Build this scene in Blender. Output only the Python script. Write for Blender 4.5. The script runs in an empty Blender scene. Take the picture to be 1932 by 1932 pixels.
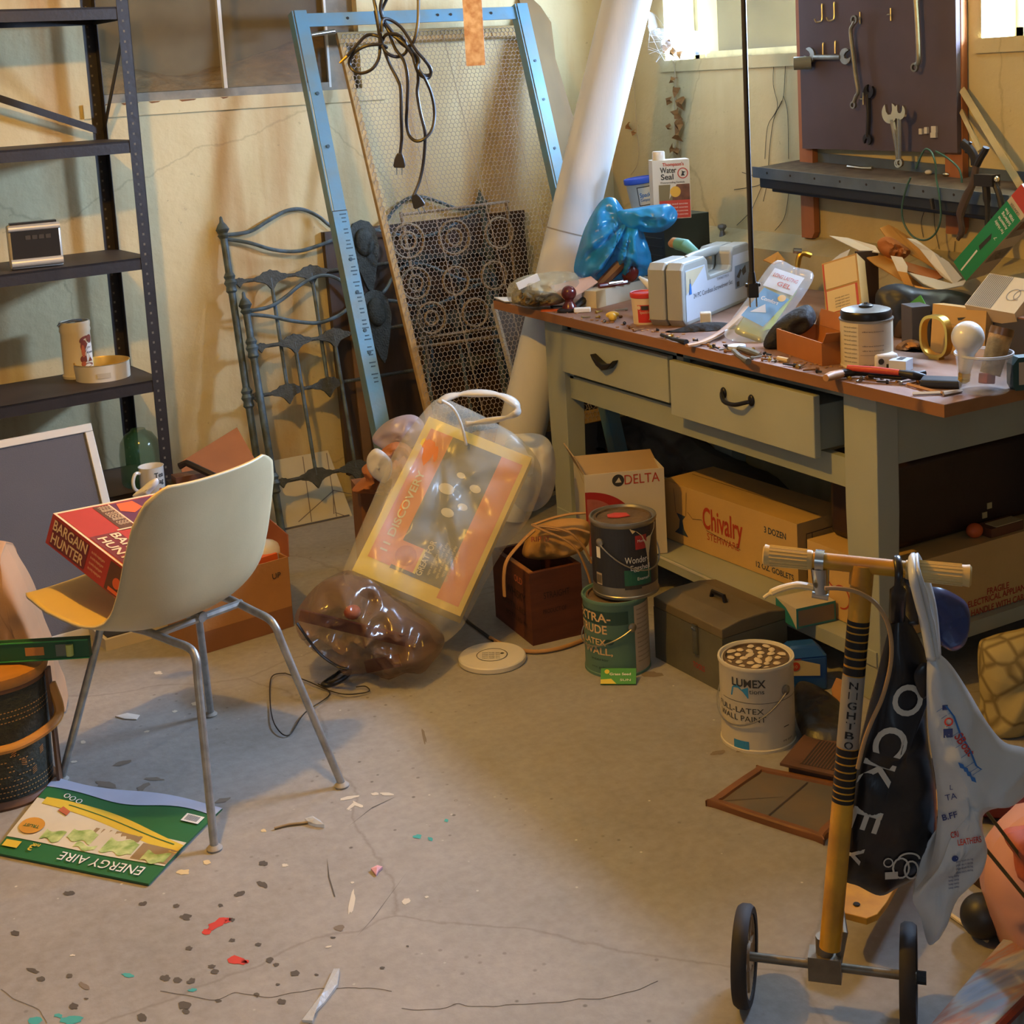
import bpy, math, random
from mathutils import Vector, Matrix, noise
from math import sin, cos, pi, radians, sqrt, atan2
random.seed(7)
# ---------------------------------------------------------------- camera
FL, PX, PY, CH = 2700.0, 966.0, 538.0, 1.48
YAW, PITCH, ROLL = radians(28.8), radians(8.5), radians(3.3)
FW = Vector((sin(YAW)*cos(PITCH), cos(YAW)*cos(PITCH), -sin(PITCH)))
_r = Vector((cos(YAW), -sin(YAW), 0)); _u = _r.cross(FW)
RT = _r*cos(ROLL) - _u*sin(ROLL); UP = _u*cos(ROLL) + _r*sin(ROLL)
EYE = Vector((0, 0, CH)); HF = Vector((sin(YAW), cos(YAW), 0)); HR = Vector((cos(YAW), -sin(YAW), 0))
sc = bpy.context.scene
COL = sc.collection
cam = bpy.data.cameras.new('camera'); camo = bpy.data.objects.new('camera', cam); COL.objects.link(camo)
cam.sensor_width = 36; cam.lens = FL/1932*36; cam.shift_y = (PY-966)/1932; cam.clip_start = 0.02
m = Matrix((RT, UP, -FW)).transposed().to_4x4(); m.translation = EYE
camo.matrix_world = m; sc.camera = camo
# ---------------------------------------------------------------- light
sc.view_settings.view_transform = 'Standard'; sc.view_settings.look = 'None'
sc.view_settings.gamma = 1; sc.view_settings.use_curve_mapping = False
sc.view_settings.exposure = 0.0
w = bpy.data.worlds.new('world'); sc.world = w; w.use_nodes = True
w.node_tree.nodes['Background'].inputs[0].default_value = (0.75, 0.85, 1.0, 1)
w.node_tree.nodes['Background'].inputs[1].default_value = 0.13
def lamp(name, kind, loc, energy, col, size, target=None, size_y=None):
    d = bpy.data.lights.new(name, kind); d.energy = energy; d.color = col
    o = bpy.data.objects.new(name, d); COL.objects.link(o); o.location = loc
    if kind == 'AREA':
        d.size = size
        if size_y: d.shape = 'RECTANGLE'; d.size_y = size_y
    else: d.shadow_soft_size = size
    if target is not None:
        o.rotation_euler = (Vector(target)-Vector(loc)).to_track_quat('-Z', 'Y').to_euler()
    return o
lamp('ceiling_bulb_light', 'POINT', (0.52, 2.55, 2.14), 84, (1, .53, .06), .03)
for _y, _h, _e in ((3.94, .72, 85), (2.44, .70, 275)):          # daylight in the two openings of the right wall
    lamp('window_daylight', 'AREA', (3.22, _y, 1.64), _e, (.44, .64, 1), _h, (2.0, _y, 1.64), .30)
lamp('cool_fill_light', 'AREA', (-1.1, -1.3, 2.0), 12, (.6, .8, 1), 1.3, (1.2, 3.0, .6), .9)  # soft cool fill added behind the camera, no window stands there
# ---------------------------------------------------------------- pixel -> place
def ray(u, v): return RT*((u-PX)/FL) - UP*((v-PY)/FL) + FW
def AZ(u, v, z): d = ray(u, v); return EYE + d*((z-CH)/d.z)
def AX(u, v, x): d = ray(u, v); return EYE + d*(x/d.x)
def AY(u, v, y): d = ray(u, v); return EYE + d*(y/d.y)
def AH(u, v, k): d = ray(u, v); return EYE + d*(k/d.dot(HF))       # upright plane k metres ahead
# ---------------------------------------------------------------- materials
def lin(h):
    if isinstance(h, str):
        h = h.lstrip('#'); c = [int(h[i:i+2], 16)/255 for i in (0, 2, 4)]
    else: c = h
    return tuple(x/12.92 if x <= .04045 else ((x+.055)/1.055)**2.4 for x in c)
MATS = {}
def mat(name, col, rough=.6, metal=0, var=0, vscale=8, col2=None, bump=0, bscale=60, alpha=1, trans=0, spec=.5, stretch=None, ridged=0):
    if name in MATS: return MATS[name]
    M = bpy.data.materials.new(name); M.use_nodes = True; n = M.node_tree.nodes; l = M.node_tree.links
    b = n['Principled BSDF']; c = lin(col)
    b.inputs['Base Color'].default_value = (*c, 1); b.inputs['Roughness'].default_value = rough
    b.inputs['Metallic'].default_value = metal; b.inputs['Specular IOR Level'].default_value = spec
    if alpha < 1: b.inputs['Alpha'].default_value = alpha
    if trans: b.inputs['Transmission Weight'].default_value = trans; b.inputs['IOR'].default_value = 1.3
    tc = n.new('ShaderNodeTexCoord'); src = tc.outputs['Object']
    if stretch:
        mp = n.new('ShaderNodeMapping'); mp.inputs['Scale'].default_value = stretch; l.new(src, mp.inputs[0]); src = mp.outputs[0]
    if var or col2:
        t = n.new('ShaderNodeTexNoise'); t.inputs['Scale'].default_value = vscale; t.inputs['Detail'].default_value = 5
        l.new(src, t.inputs['Vector'])
        r = n.new('ShaderNodeValToRGB'); c2 = lin(col2) if col2 else tuple(x*(1-var) for x in c)
        r.color_ramp.elements[0].position = .35; r.color_ramp.elements[1].position = .65
        r.color_ramp.elements[0].color = (*c2, 1); r.color_ramp.elements[1].color = (*c, 1)
        l.new(t.outputs['Fac'], r.inputs[0]); l.new(r.outputs[0], b.inputs['Base Color'])
    if bump:
        t2 = n.new('ShaderNodeTexNoise'); t2.inputs['Scale'].default_value = bscale; t2.inputs['Detail'].default_value = 4
        l.new(src, t2.inputs['Vector']); bp = n.new('ShaderNodeBump'); bp.inputs['Strength'].default_value = bump
        bp.inputs['Distance'].default_value = .01
        l.new(t2.outputs['Fac'], bp.inputs['Height']); l.new(bp.outputs[0], b.inputs['Normal'])
    if ridged:
        t2 = n.new('ShaderNodeTexNoise'); t2.noise_type = 'RIDGED_MULTIFRACTAL'; t2.inputs['Scale'].default_value = ridged; t2.inputs['Detail'].default_value = 2
        t2.inputs['Distortion'].default_value = .6
        l.new(src, t2.inputs['Vector']); bp = n.new('ShaderNodeBump'); bp.inputs['Strength'].default_value = .8; bp.inputs['Distance'].default_value = .012
        l.new(t2.outputs['Fac'], bp.inputs['Height']); l.new(bp.outputs[0], b.inputs['Normal'])
    MATS[name] = M; return M
def film(name, col, alpha=.5, rough=.25, bump=.4, bscale=25):
    """thin plastic film: part see-through, part milky"""
    return mat(name, col, rough, alpha=alpha, bump=bump, bscale=bscale, var=.12, vscale=12)
def P(name): return MATS[name]
# ---------------------------------------------------------------- matrices
def T(x, y=0, z=0):
    return Matrix.Translation((x, y, z)) if not isinstance(x, Vector) else Matrix.Translation(x)
def RZ(a): return Matrix.Rotation(radians(a), 4, 'Z')
def RX(a): return Matrix.Rotation(radians(a), 4, 'X')
def RY(a): return Matrix.Rotation(radians(a), 4, 'Y')
def FR(o, x, y):
    """frame with origin o, x axis x, y axis near y"""
    x = Vector(x).normalized(); y = Vector(y); z = x.cross(y).normalized(); y = z.cross(x)
    m = Matrix((x, y, z)).transposed().to_4x4(); m.translation = Vector(o); return m
I4 = Matrix.Identity(4)
_txt = {}
def glyphs(s, bold):
    k = (s, bold)
    if k not in _txt:
        c = bpy.data.curves.new('lettering', 'FONT'); c.body = s; c.resolution_u = 4; c.offset = .018 if bold else 0
        o = bpy.data.objects.new('lettering', c); COL.objects.link(o)
        me = bpy.data.meshes.new_from_object(o.evaluated_get(bpy.context.evaluated_depsgraph_get()))
        _txt[k] = ([v.co.xy.copy() for v in me.vertices], [tuple(p.vertices) for p in me.polygons])
        bpy.data.objects.remove(o); bpy.data.curves.remove(c); bpy.data.meshes.remove(me)
    return _txt[k]
class MB:
    def __init__(s, material=None):
        s.v = []; s.f = []; s.fm = []; s.mats = []; s.mi = 0; s.M = I4
        if material: s.m(material)
    def m(s, material):
        if isinstance(material, str): material = MATS[material]
        if material not in s.mats: s.mats.append(material)
        s.mi = s.mats.index(material); return s
    def at(s, M): s.M = M; return s
    def add(s, vs, fs):
        o = len(s.v); s.v += [s.M @ Vector(p) for p in vs]
        for f in fs: s.f.append([i+o for i in f]); s.fm.append(s.mi)
        return s
    def box(s, c, d, M=None):
        x, y, z = d[0]/2, d[1]/2, d[2]/2; c = Vector(c)
        vs = [Vector((a*x, b*y, e*z)) for a in (-1, 1) for b in (-1, 1) for e in (-1, 1)]
        vs = [c + (M @ p if M else p) for p in vs]
        return s.add(vs, [(0,1,3,2),(4,6,7,5),(0,4,5,1),(2,3,7,6),(0,2,6,4),(1,5,7,3)])
    def tube(s, pts, r, n=8, closed=False, cap=True, flat=1):
        pts = [Vector(p) for p in pts]; N = len(pts); rs = r if isinstance(r, (list, tuple)) else [r]*N
        vs = []; ref = None
        for i, p in enumerate(pts):
            a = pts[(i-1) % N] if closed or i else p; b = pts[(i+1) % N] if closed or i < N-1 else p
            t = (b-a).normalized() if (b-a).length > 1e-9 else Vector((0, 0, 1))
            if ref is None: ref = Vector((0, 0, 1)) if abs(t.z) < .9 else Vector((1, 0, 0))
            x = (ref - t*ref.dot(t)); x = x.normalized() if x.length > 1e-6 else t.orthogonal().normalized(); y = t.cross(x); ref = x
            for k in range(n):
                q = 2*pi*k/n; vs.append(p + x*(rs[i]*cos(q)*flat) + y*(rs[i]*sin(q)))
        fs = []
        for i in range(N if closed else N-1):
            j = (i+1) % N
            for k in range(n): fs.append((i*n+k, i*n+(k+1) % n, j*n+(k+1) % n, j*n+k))
        if cap and not closed: fs.append(tuple(range(n))[::-1]); fs.append(tuple((N-1)*n+k for k in range(n)))
        return s.add(vs, fs)
    def cyl(s, a, b, r, n=16): return s.tube([a, b], r, n)
    def lathe(s, prof, n=32, sx=1, sy=1, cap=True):
        vs = []; fs = []; N = len(prof)
        for r, z in prof:
            for k in range(n): q = 2*pi*k/n; vs.append((r*cos(q)*sx, r*sin(q)*sy, z))
        for i in range(N-1):
            for k in range(n): fs.append((i*n+k, i*n+(k+1) % n, (i+1)*n+(k+1) % n, (i+1)*n+k))
        if prof[0] == prof[-1]: cap = False
        if cap and prof[0][0] > 1e-5: fs.append(tuple(range(n))[::-1])
        if cap and prof[-1][0] > 1e-5: fs.append(tuple((N-1)*n+k for k in range(n)))
        return s.add(vs, fs)
    def ell(s, c, r, n=20, k=12):
        o = s.M; s.M = o @ T(*c)
        if not isinstance(r, (tuple, list)): r = (r, r, r)
        vs = []; fs = []
        for i in range(k+1):
            a = pi*i/k
            for j in range(n): q = 2*pi*j/n; vs.append((r[0]*sin(a)*cos(q), r[1]*sin(a)*sin(q), -r[2]*cos(a)))
        for i in range(k):
            for j in range(n): fs.append((i*n+j, i*n+(j+1) % n, (i+1)*n+(j+1) % n, (i+1)*n+j))
        s.add(vs, fs); s.M = o; return s
    def poly(s, pts): return s.add(pts, [tuple(range(len(pts)))])
    def prism(s, p2, d, M=I4):
        """outline in the local xy plane, d thick along +z"""
        n = len(p2); vs = [M @ Vector((x, y, 0)) for x, y in p2] + [M @ Vector((x, y, d)) for x, y in p2]
        return s.add(vs, [tuple(range(n))[::-1], tuple(range(n, 2*n))] + [(i, (i+1) % n, n+(i+1) % n, n+i) for i in range(n)])
    def sheet(s, fn, nu, nv, th=0):
        vs = [Vector(fn(i/nu, j/nv)) for j in range(nv+1) for i in range(nu+1)]
        q = lambda i, j: j*(nu+1)+i
        fs = [(q(i, j), q(i+1, j), q(i+1, j+1), q(i, j+1)) for j in range(nv) for i in range(nu)]
        if th:
            n = len(vs); nn = []
            for j in range(nv+1):
                for i in range(nu+1):
                    a = vs[q(min(i+1, nu), j)]-vs[q(max(i-1, 0), j)]; b = vs[q(i, min(j+1, nv))]-vs[q(i, max(j-1, 0))]
                    c = a.cross(b); nn.append(c.normalized() if c.length > 1e-12 else Vector((0, 0, 1)))
            vs += [p - c*th for p, c in zip(vs, nn)]
            fs += [tuple(k+n for k in f[::-1]) for f in fs]
            e = [q(i, 0) for i in range(nu+1)] + [q(nu, j) for j in range(1, nv+1)] + [q(i, nv) for i in range(nu-1, -1, -1)] + [q(0, j) for j in range(nv-1, 0, -1)]
            fs += [(e[(i+1) % len(e)], e[i], e[i]+n, e[(i+1) % len(e)]+n) for i in range(len(e))]
        return s.add(vs, fs)
    # flat print on a surface: S maps (u, v) to a point just above it
    def rect(s, S, u0, v0, u1, v1, nu=1, nv=1):
        vs = [S(u0+(u1-u0)*i/nu, v0+(v1-v0)*j/nv) for j in range(nv+1) for i in range(nu+1)]
        return s.add(vs, [(j*(nu+1)+i, j*(nu+1)+i+1, (j+1)*(nu+1)+i+1, (j+1)*(nu+1)+i) for j in range(nv) for i in range(nu)])
    def shape(s, S, pts): return s.add([S(*p) for p in pts], [tuple(range(len(pts)))])
    def disc(s, S, u, v, r, n=20, ry=None): return s.shape(S, [(u+r*cos(2*pi*k/n), v+(ry or r)*sin(2*pi*k/n)) for k in range(n)])
    def ring(s, S, u, v, r, wd, n=28, ry=None, a0=0, a1=360):
        ry = ry or r; vs = []; full = a1-a0 >= 360; q = n if full else n+1
        for k in range(q):
            a = radians(a0+(a1-a0)*k/n); vs += [S(u+r*cos(a), v+ry*sin(a)), S(u+(r-wd)*cos(a), v+(ry-wd)*sin(a))]
        return s.add(vs, [(2*k, 2*((k+1) % q), 2*((k+1) % q)+1, 2*k+1) for k in range(n)])
    def text(s, S, t, u, v, h, w=None, align='c', bold=False, rot=0, sx=1):
        vs, fs = glyphs(t, bold)
        if not vs: return s
        x0 = min(p.x for p in vs); x1 = max(p.x for p in vs); k = h/.72
        kx = (w/(x1-x0)) if w else k*sx
        W = (x1-x0)*kx; off = {'c': -W/2, 'l': 0, 'r': -W}[align]; c, d = cos(radians(rot)), sin(radians(rot))
        out = []
        for p in vs:
            x = (p.x-x0)*kx+off; y = p.y*k
            out.append(S(u+x*c-y*d, v+x*d+y*c))
        return s.add(out, fs)
    def build(s, name, parent=None, smooth=40, bevel=0, sub=0, loc=None, weld=False):
        me = bpy.data.meshes.new(name); me.from_pydata([tuple(p) for p in s.v], [], s.f); me.update()
        for a in s.mats: me.materials.append(a)
        me.polygons.foreach_set('material_index', s.fm)
        if smooth:
            me.shade_smooth()
            if smooth < 180: me.set_sharp_from_angle(angle=radians(smooth))
        o = bpy.data.objects.new(name, me); COL.objects.link(o)
        if parent is not None: o.parent = parent
        if loc is not None: o.location = loc
        if bevel:
            b = o.modifiers.new('bevel', 'BEVEL'); b.width = bevel; b.segments = 2; b.limit_method = 'ANGLE'; b.angle_limit = radians(50)
        if sub: d = o.modifiers.new('sub', 'SUBSURF'); d.levels = sub; d.render_levels = sub
        return o
def tag(o, label, cat, group=None, kind=None):
    if label: o['label'] = label
    if cat: o['category'] = cat
    if group: o['group'] = group
    if kind: o['kind'] = kind
    return o
def thing(name, label, cat, M=I4, group=None):
    o = bpy.data.objects.new(name, None); COL.objects.link(o); o.empty_display_size = .05
    o.matrix_world = M; return tag(o, label, cat, group)
def single(mb, name, label, cat, M=I4, group=None, **k):
    o = mb.build(name, **k); o.matrix_world = M; return tag(o, label, cat, group)
def struct(mb, name, **k): o = mb.build(name, **k); o['kind'] = 'structure'; return o
def plane(M, e=.0008): return lambda u, v: M @ Vector((u, v, e))
def cylS(r, e=.0006, zero=-90):
    """print surface wrapped round a z cylinder: u is arc length from the angle zero"""
    z0 = radians(zero); R = r+e
    return lambda u, v: Vector((R*cos(z0+u/r), R*sin(z0+u/r), v))
def boxface(d, side):
    """frame on a face of a box (dims d, base at z=0, centred): u right, v up seen from outside; origin lower left"""
    x, y, z = d
    return {'f': FR((-x/2, -y/2, 0), (1, 0, 0), (0, 0, 1)), 'b': FR((x/2, y/2, 0), (-1, 0, 0), (0, 0, 1)),
            'r': FR((x/2, -y/2, 0), (0, 1, 0), (0, 0, 1)), 'l': FR((-x/2, y/2, 0), (0, -1, 0), (0, 0, 1)),
            't': FR((-x/2, -y/2, z), (1, 0, 0), (0, 1, 0))}[side]
def spline(pts, k=8, closed=False):
    pts = [Vector(p) for p in pts]; n = len(pts); out = []
    g = (lambda i: pts[i % n]) if closed else (lambda i: pts[max(0, min(n-1, i))])
    for i in range(n if closed else n-1):
        a, b, c, d = g(i-1), g(i), g(i+1), g(i+2)
        for j in range(k):
            t = j/k
            out.append(.5*((2*b)+(c-a)*t+(2*a-5*b+4*c-d)*t*t+(3*b-a-3*c+d)*t*t*t))
    if not closed: out.append(pts[-1])
    return out
def nz(p, s=1, o=0): return noise.noise(Vector(p)*s + Vector((o, o*1.7, -o)))
def crease(q, s, o): return 1-2.4*abs(nz(q, s, o))
def pillow(mb, pts, thick, wr=.3, seed=0, rings=7, back=1, fold=14, sub=3, pw=2, apex=None, fan=0):
    """puffed closed body over a 3-D outline (roughly planar): crumpled bags"""
    sub = max(sub, 3)+2; rings = rings+6
    pts = spline(pts, sub, True); n = len(pts); c = sum(pts, Vector())/n
    nrm = Vector()
    for i in range(n): nrm += (pts[i]-c).cross(pts[(i+1) % n]-c)
    nrm.normalize()
    if nrm.dot(EYE-c) < 0: nrm = -nrm
    vs = []; fs = []
    for sgn in (1, -back):
        o = len(vs)
        for k in range(rings):
            t = 1-k/rings
            for p in pts:
                q = c+(p-c)*t; w_ = q+Vector((nz(q, 9, 3), nz(q, 9, 7), nz(q, 9, 11)))*.03; a = crease(w_, fold*.6, seed); a2 = crease(w_, fold*1.7, seed+5)
                if apex is not None:
                    e = q-apex; e -= nrm*e.dot(nrm); g = atan2(e.dot(nrm.cross(Vector((0, 0, 1)))), e.z); a += fan*crease((g*1.6, e.length*1.2, seed), 3.2, seed)*min(1, e.length*5)
                d = thick*sgn*(max(0, 1-t**pw)**.5*(1+wr*(a-.3)*.9)+ (wr*.5*(a2-.3)*(1-t**6)))
                vs.append(q+nrm*d)
        vs.append(c+nrm*thick*sgn)
        for k in range(rings-1):
            for i in range(n):
                f = (o+k*n+i, o+k*n+(i+1) % n, o+(k+1)*n+(i+1) % n, o+(k+1)*n+i)
                fs.append(f if sgn > 0 else f[::-1])
        for i in range(n):
            f = (o+(rings-1)*n+i, o+(rings-1)*n+(i+1) % n, o+rings*n); fs.append(f if sgn > 0 else f[::-1])
    return mb.add(vs, fs), c, nrm
def pxs(f, *uv): return [f(u, v) for u, v in uv]
# ================================================================ materials of the setting
YA, XB = 4.68, 3.05            # inner faces of the left wall (y) and the right wall (x)
def nodes(name):
    M = bpy.data.materials.new(name); M.use_nodes = True; MATS[name] = M
    return M.node_tree.nodes, M.node_tree.links, M.node_tree.nodes['Principled BSDF']
def ramp(n, l, src, stops):
    r = n.new('ShaderNodeValToRGB'); e = r.color_ramp.elements
    while len(e) < len(stops): e.new(.5)
    for k, (p, c) in enumerate(stops): e[k].position = p; e[k].color = (*lin(c), 1) if isinstance(c, str) else (c, c, c, 1)
    l.new(src, r.inputs[0]); return r.outputs[0]
def mixc(n, l, fac, a, b, mode='MIX'):
    x = n.new('ShaderNodeMix'); x.data_type = 'RGBA'; x.blend_type = mode
    for s, k in ((fac, 0), (a, 6), (b, 7)):
        if isinstance(s, (int, float)): x.inputs[k].default_value = s
        elif isinstance(s, str): x.inputs[k].default_value = (*lin(s), 1)
        else: l.new(s, x.inputs[k])
    return x.outputs[2]
def noise_n(n, l, scale, detail=5, stretch=None, rough=.55):
    tc = n.new('ShaderNodeTexCoord'); src = tc.outputs['Object']
    if stretch:
        mp = n.new('ShaderNodeMapping'); mp.inputs['Scale'].default_value = stretch; l.new(src, mp.inputs[0]); src = mp.outputs[0]
    t = n.new('ShaderNodeTexNoise'); t.inputs['Scale'].default_value = scale; t.inputs['Detail'].default_value = detail
    t.inputs['Roughness'].default_value = rough; l.new(src, t.inputs['Vector']); return t.outputs['Fac'], t.outputs['Color']
def bump_n(n, l, b, h, st=.2, d=.01):
    bp = n.new('ShaderNodeBump'); bp.inputs['Strength'].default_value = st; bp.inputs['Distance'].default_value = d
    l.new(h, bp.inputs['Height']); l.new(bp.outputs[0], b.inputs['Normal'])
# concrete floor
n, l, b = nodes('concrete'); b.inputs['Roughness'].default_value = .75
f, fc = noise_n(n, l, 1.6, 8, rough=.65); base = ramp(n, l, f, [(.3, '#817c74'), (.5, '#918c85'), (.7, '#a09b94')])
f2, _ = noise_n(n, l, 45, 5); base = mixc(n, l, .16, base, ramp(n, l, f2, [(.35, '#726d66'), (.65, '#aea9a2')]))
tc = n.new('ShaderNodeTexCoord')
vo = n.new('ShaderNodeTexVoronoi'); vo.inputs['Scale'].default_value = 26; l.new(tc.outputs['Object'], vo.inputs['Vector'])
f3, _ = noise_n(n, l, 1.3, 3)
sp = n.new('ShaderNodeMath'); sp.operation = 'MULTIPLY'; l.new(ramp(n, l, vo.outputs['Distance'], [(.06, 1.0), (.13, 0.0)]), sp.inputs[0])
l.new(ramp(n, l, f3, [(.50, 0.0), (.62, .75)]), sp.inputs[1]); base = mixc(n, l, sp.outputs[0], base, '#4a4239')
vo2 = n.new('ShaderNodeTexVoronoi'); vo2.inputs['Scale'].default_value = 21; l.new(tc.outputs['Object'], vo2.inputs['Vector'])
f4, _ = noise_n(n, l, 2.1, 3, stretch=(1, 1, 3))
sp = n.new('ShaderNodeMath'); sp.operation = 'MULTIPLY'; l.new(ramp(n, l, vo2.outputs['Distance'], [(.03, 1.0), (.07, 0.0)]), sp.inputs[0])
l.new(ramp(n, l, f4, [(.48, 0.0), (.6, .7)]), sp.inputs[1]); base = mixc(n, l, sp.outputs[0], base, '#d8d0c4')
wv = n.new('ShaderNodeMix'); wv.data_type = 'VECTOR'; wv.inputs[0].default_value = .09
_, nc = noise_n(n, l, 5, 6); l.new(tc.outputs['Object'], wv.inputs[4]); l.new(nc, wv.inputs[5])
vc = n.new('ShaderNodeTexVoronoi'); vc.feature = 'DISTANCE_TO_EDGE'; vc.inputs['Scale'].default_value = .85; l.new(wv.outputs[1], vc.inputs['Vector'])
base = mixc(n, l, ramp(n, l, vc.outputs['Distance'], [(.001, .35), (.003, 0.0)]), base, '#5f564c')
l.new(base, b.inputs['Base Color']); bump_n(n, l, b, f2, .12)
# painted cellar wall
def wallmat(name, c0, c1, stain, streak):
    n, l, b = nodes(name); b.inputs['Roughness'].default_value = .8
    f, _ = noise_n(n, l, 2.2, 6); base = ramp(n, l, f, [(.3, c0), (.7, c1)])
    f2, _ = noise_n(n, l, 2.6, 5, stretch=(2.2, 2.2, .28)); base = mixc(n, l, ramp(n, l, f2, [(.5, 0.0), (.72, streak)]), base, stain)
    f3, _ = noise_n(n, l, 38, 4); base = mixc(n, l, ramp(n, l, f3, [(.68, 0.0), (.76, .5)]), base, '#8d7c5c')
    tc = n.new('ShaderNodeTexCoord'); wv = n.new('ShaderNodeMix'); wv.data_type = 'VECTOR'; wv.inputs[0].default_value = .12
    _, nc = noise_n(n, l, 4, 6); l.new(tc.outputs['Object'], wv.inputs[4]); l.new(nc, wv.inputs[5])
    vc = n.new('ShaderNodeTexVoronoi'); vc.feature = 'DISTANCE_TO_EDGE'; vc.inputs['Scale'].default_value = .9; l.new(wv.outputs[1], vc.inputs['Vector'])
    base = mixc(n, l, ramp(n, l, vc.outputs['Distance'], [(.0012, .3), (.0035, 0.0)]), base, '#7c6a4a')
    l.new(base, b.inputs['Base Color']); f4, _ = noise_n(n, l, 16, 6); bump_n(n, l, b, f4, .35, .012)
wallmat('cream_wall', '#cbba8c', '#dccd9f', '#b0834a', .75)
wallmat('cream_wall_right', '#c2b07f', '#d3c394', '#b09868', .35)
wallmat('dirty_wall', '#b0a47c', '#beb28a', '#8b7d58', .4)
mat('dirt', '#b8935f', .95, var=.35, vscale=14, bump=1, bscale=30)
mat('grey_plaster', '#8f7f5e', .9, var=.25, vscale=6)
mat('steel_frame', '#8a7f69', .55, var=.3, vscale=20, bump=.1)
mat('rust', '#8a5c34', .9, var=.4, vscale=30)
mat('white_paint', '#d9d5ca', .6, var=.08)
mat('glass_dirty', '#a8956c', .35, alpha=.15, var=.3, vscale=6)
mat('ceiling_paint', '#b7aa8e', .9, var=.1)
mat('cobweb', '#e8ecf0', .9, alpha=.10, var=.3, vscale=40)
mat('cobweb_dense', '#f0f2f4', .9, alpha=.3, var=.3, vscale=30)
# ================================================================ setting
fl = MB('concrete'); fl.box((.6, 1.35, -.05), (5.4, 7.2, .1))
def flS(u0, v0):                       # decal in pixel offsets laid on the floor
    return lambda u, v: AZ(u0+u, v0+v, .0006)
mat('paint_red', '#c03a30', .6); mat('paint_teal', '#3f9a94', .6); mat('stain_dark', '#514a41', .7); mat('paint_drip', '#c9c0ae', .6); mat('stain_mid', '#76695a', .8); mat('paint_cream', '#cfb98a', .7)
def blot(mb, u, v, a, bb, seed=0, rot=0, n=14, jag=.35):
    pts = []
    for k in range(n):
        q = 2*pi*k/n; r = 1+jag*nz((cos(q)*1.3, sin(q)*1.3, seed*1.37), 1.5)*1.6
        x, y = a*r*cos(q), bb*r*sin(q); c, d = cos(radians(rot)), sin(radians(rot)); pts.append((x*c-y*d, x*d+y*c))
    mb.shape(flS(u, v), pts[::-1])
k = 0
for (mm, lst) in (('paint_red', [(412, 1742, 22, 7, -28), (390, 1758, 9, 6, 0), (430, 1737, 8, 4, -30), (447, 1812, 20, 7, 8), (462, 1814, 9, 4, 0)]),
                  ('paint_teal', [(788, 1578, 8, 4, 0), (812, 1583, 5, 3, 30), (364, 1868, 9, 3, 0), (65, 1925, 15, 6, 0), (135, 1924, 22, 8, 0), (110, 1916, 8, 4, 0), (242, 1840, 11, 4, 10), (842, 1548, 4, 3, 0)]),
                  ('stain_dark', [(350, 1730, 11, 6, 0), (28, 1760, 9, 5, 0), (77, 1847, 8, 5, 0), (131, 1841, 6, 4, 0), (139, 1898, 9, 6, 0), (349, 1896, 12, 8, 0), (351, 1908, 7, 5, 0), (312, 1845, 9, 6, 0), (335, 1849, 8, 5, 0), (361, 1851, 9, 6, -20), (400, 1823, 8, 4, 0), (405, 1833, 7, 5, 0), (357, 1789, 7, 4, 0), (438, 1774, 6, 4, 0), (488, 1782, 6, 4, 0), (508, 1811, 8, 5, 0), (521, 1820, 5, 3, 0), (557, 1836, 8, 5, 0), (484, 1877, 6, 4, 0), (531, 1890, 8, 5, 0), (412, 1888, 6, 3, 0), (268, 1919, 9, 8, 0), (437, 1735, 6, 4, 0), (497, 1629, 8, 5, 0), (452, 1686, 11, 5, -20), (495, 1668, 11, 5, 20), (416, 1708, 5, 3, 0), (333, 1709, 6, 4, 0), (269, 1705, 8, 4, -20), (130, 1685, 10, 4, 0), (62, 1831, 12, 4, 20), (722, 1826, 5, 3, 0), (769, 1785, 3, 2, 0), (628, 1769, 5, 2, 0), (524, 1857, 4, 2, 0), (597, 1839, 4, 2, 0), (163, 1884, 4, 2, 0)]),
                  ('stain_mid', [(640, 1750, 10, 6, 0), (200, 1480, 20, 6, 10), (270, 1485, 14, 5, -30), (230, 1440, 18, 4, -15), (420, 1510, 16, 4, -15), (1230, 1272, 20, 5, 0), (1355, 1420, 14, 4, -10), (1400, 1416, 12, 3, -8), (158, 1860, 12, 5, 30), (800, 1390, 16, 3, 80), (290, 1470, 18, 3, 0)]),
                  ('paint_drip', [(660, 1505, 16, 3, -10), (675, 1518, 12, 4, 30), (662, 1522, 9, 3, -40), (730, 1498, 14, 3, 5), (708, 1498, 8, 3, 0), (766, 1700, 10, 5, -10), (663, 1705, 5, 22, 12), (538, 1632, 6, 3, 0), (665, 1665, 3, 2, 0), (805, 1692, 4, 2, 0), (137, 1802, 5, 2, 0), (620, 1786, 6, 2, -8), (240, 1353, 4, 2, 0), (330, 1342, 5, 2, 0), (157, 1400, 5, 3, 0), (140, 1437, 6, 2, -10), (277, 1380, 5, 2, 0), (298, 1270, 8, 3, 0), (368, 1328, 7, 3, -10)]),
                  ('paint_cream', [(345, 1645, 14, 5, 0), (390, 1627, 8, 4, 0), (498, 1567, 5, 3, 0)])):
    fl.m(mm)
    for (u, v, a, bb, r) in lst: k += 1; blot(fl, u, v, a, bb, k, r)
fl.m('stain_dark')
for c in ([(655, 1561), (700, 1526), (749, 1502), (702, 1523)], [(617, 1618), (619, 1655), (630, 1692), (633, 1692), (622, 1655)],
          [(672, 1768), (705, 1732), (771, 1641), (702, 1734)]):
    fl.poly([AZ(u, v, .0005) for u, v in c][::-1])
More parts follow.
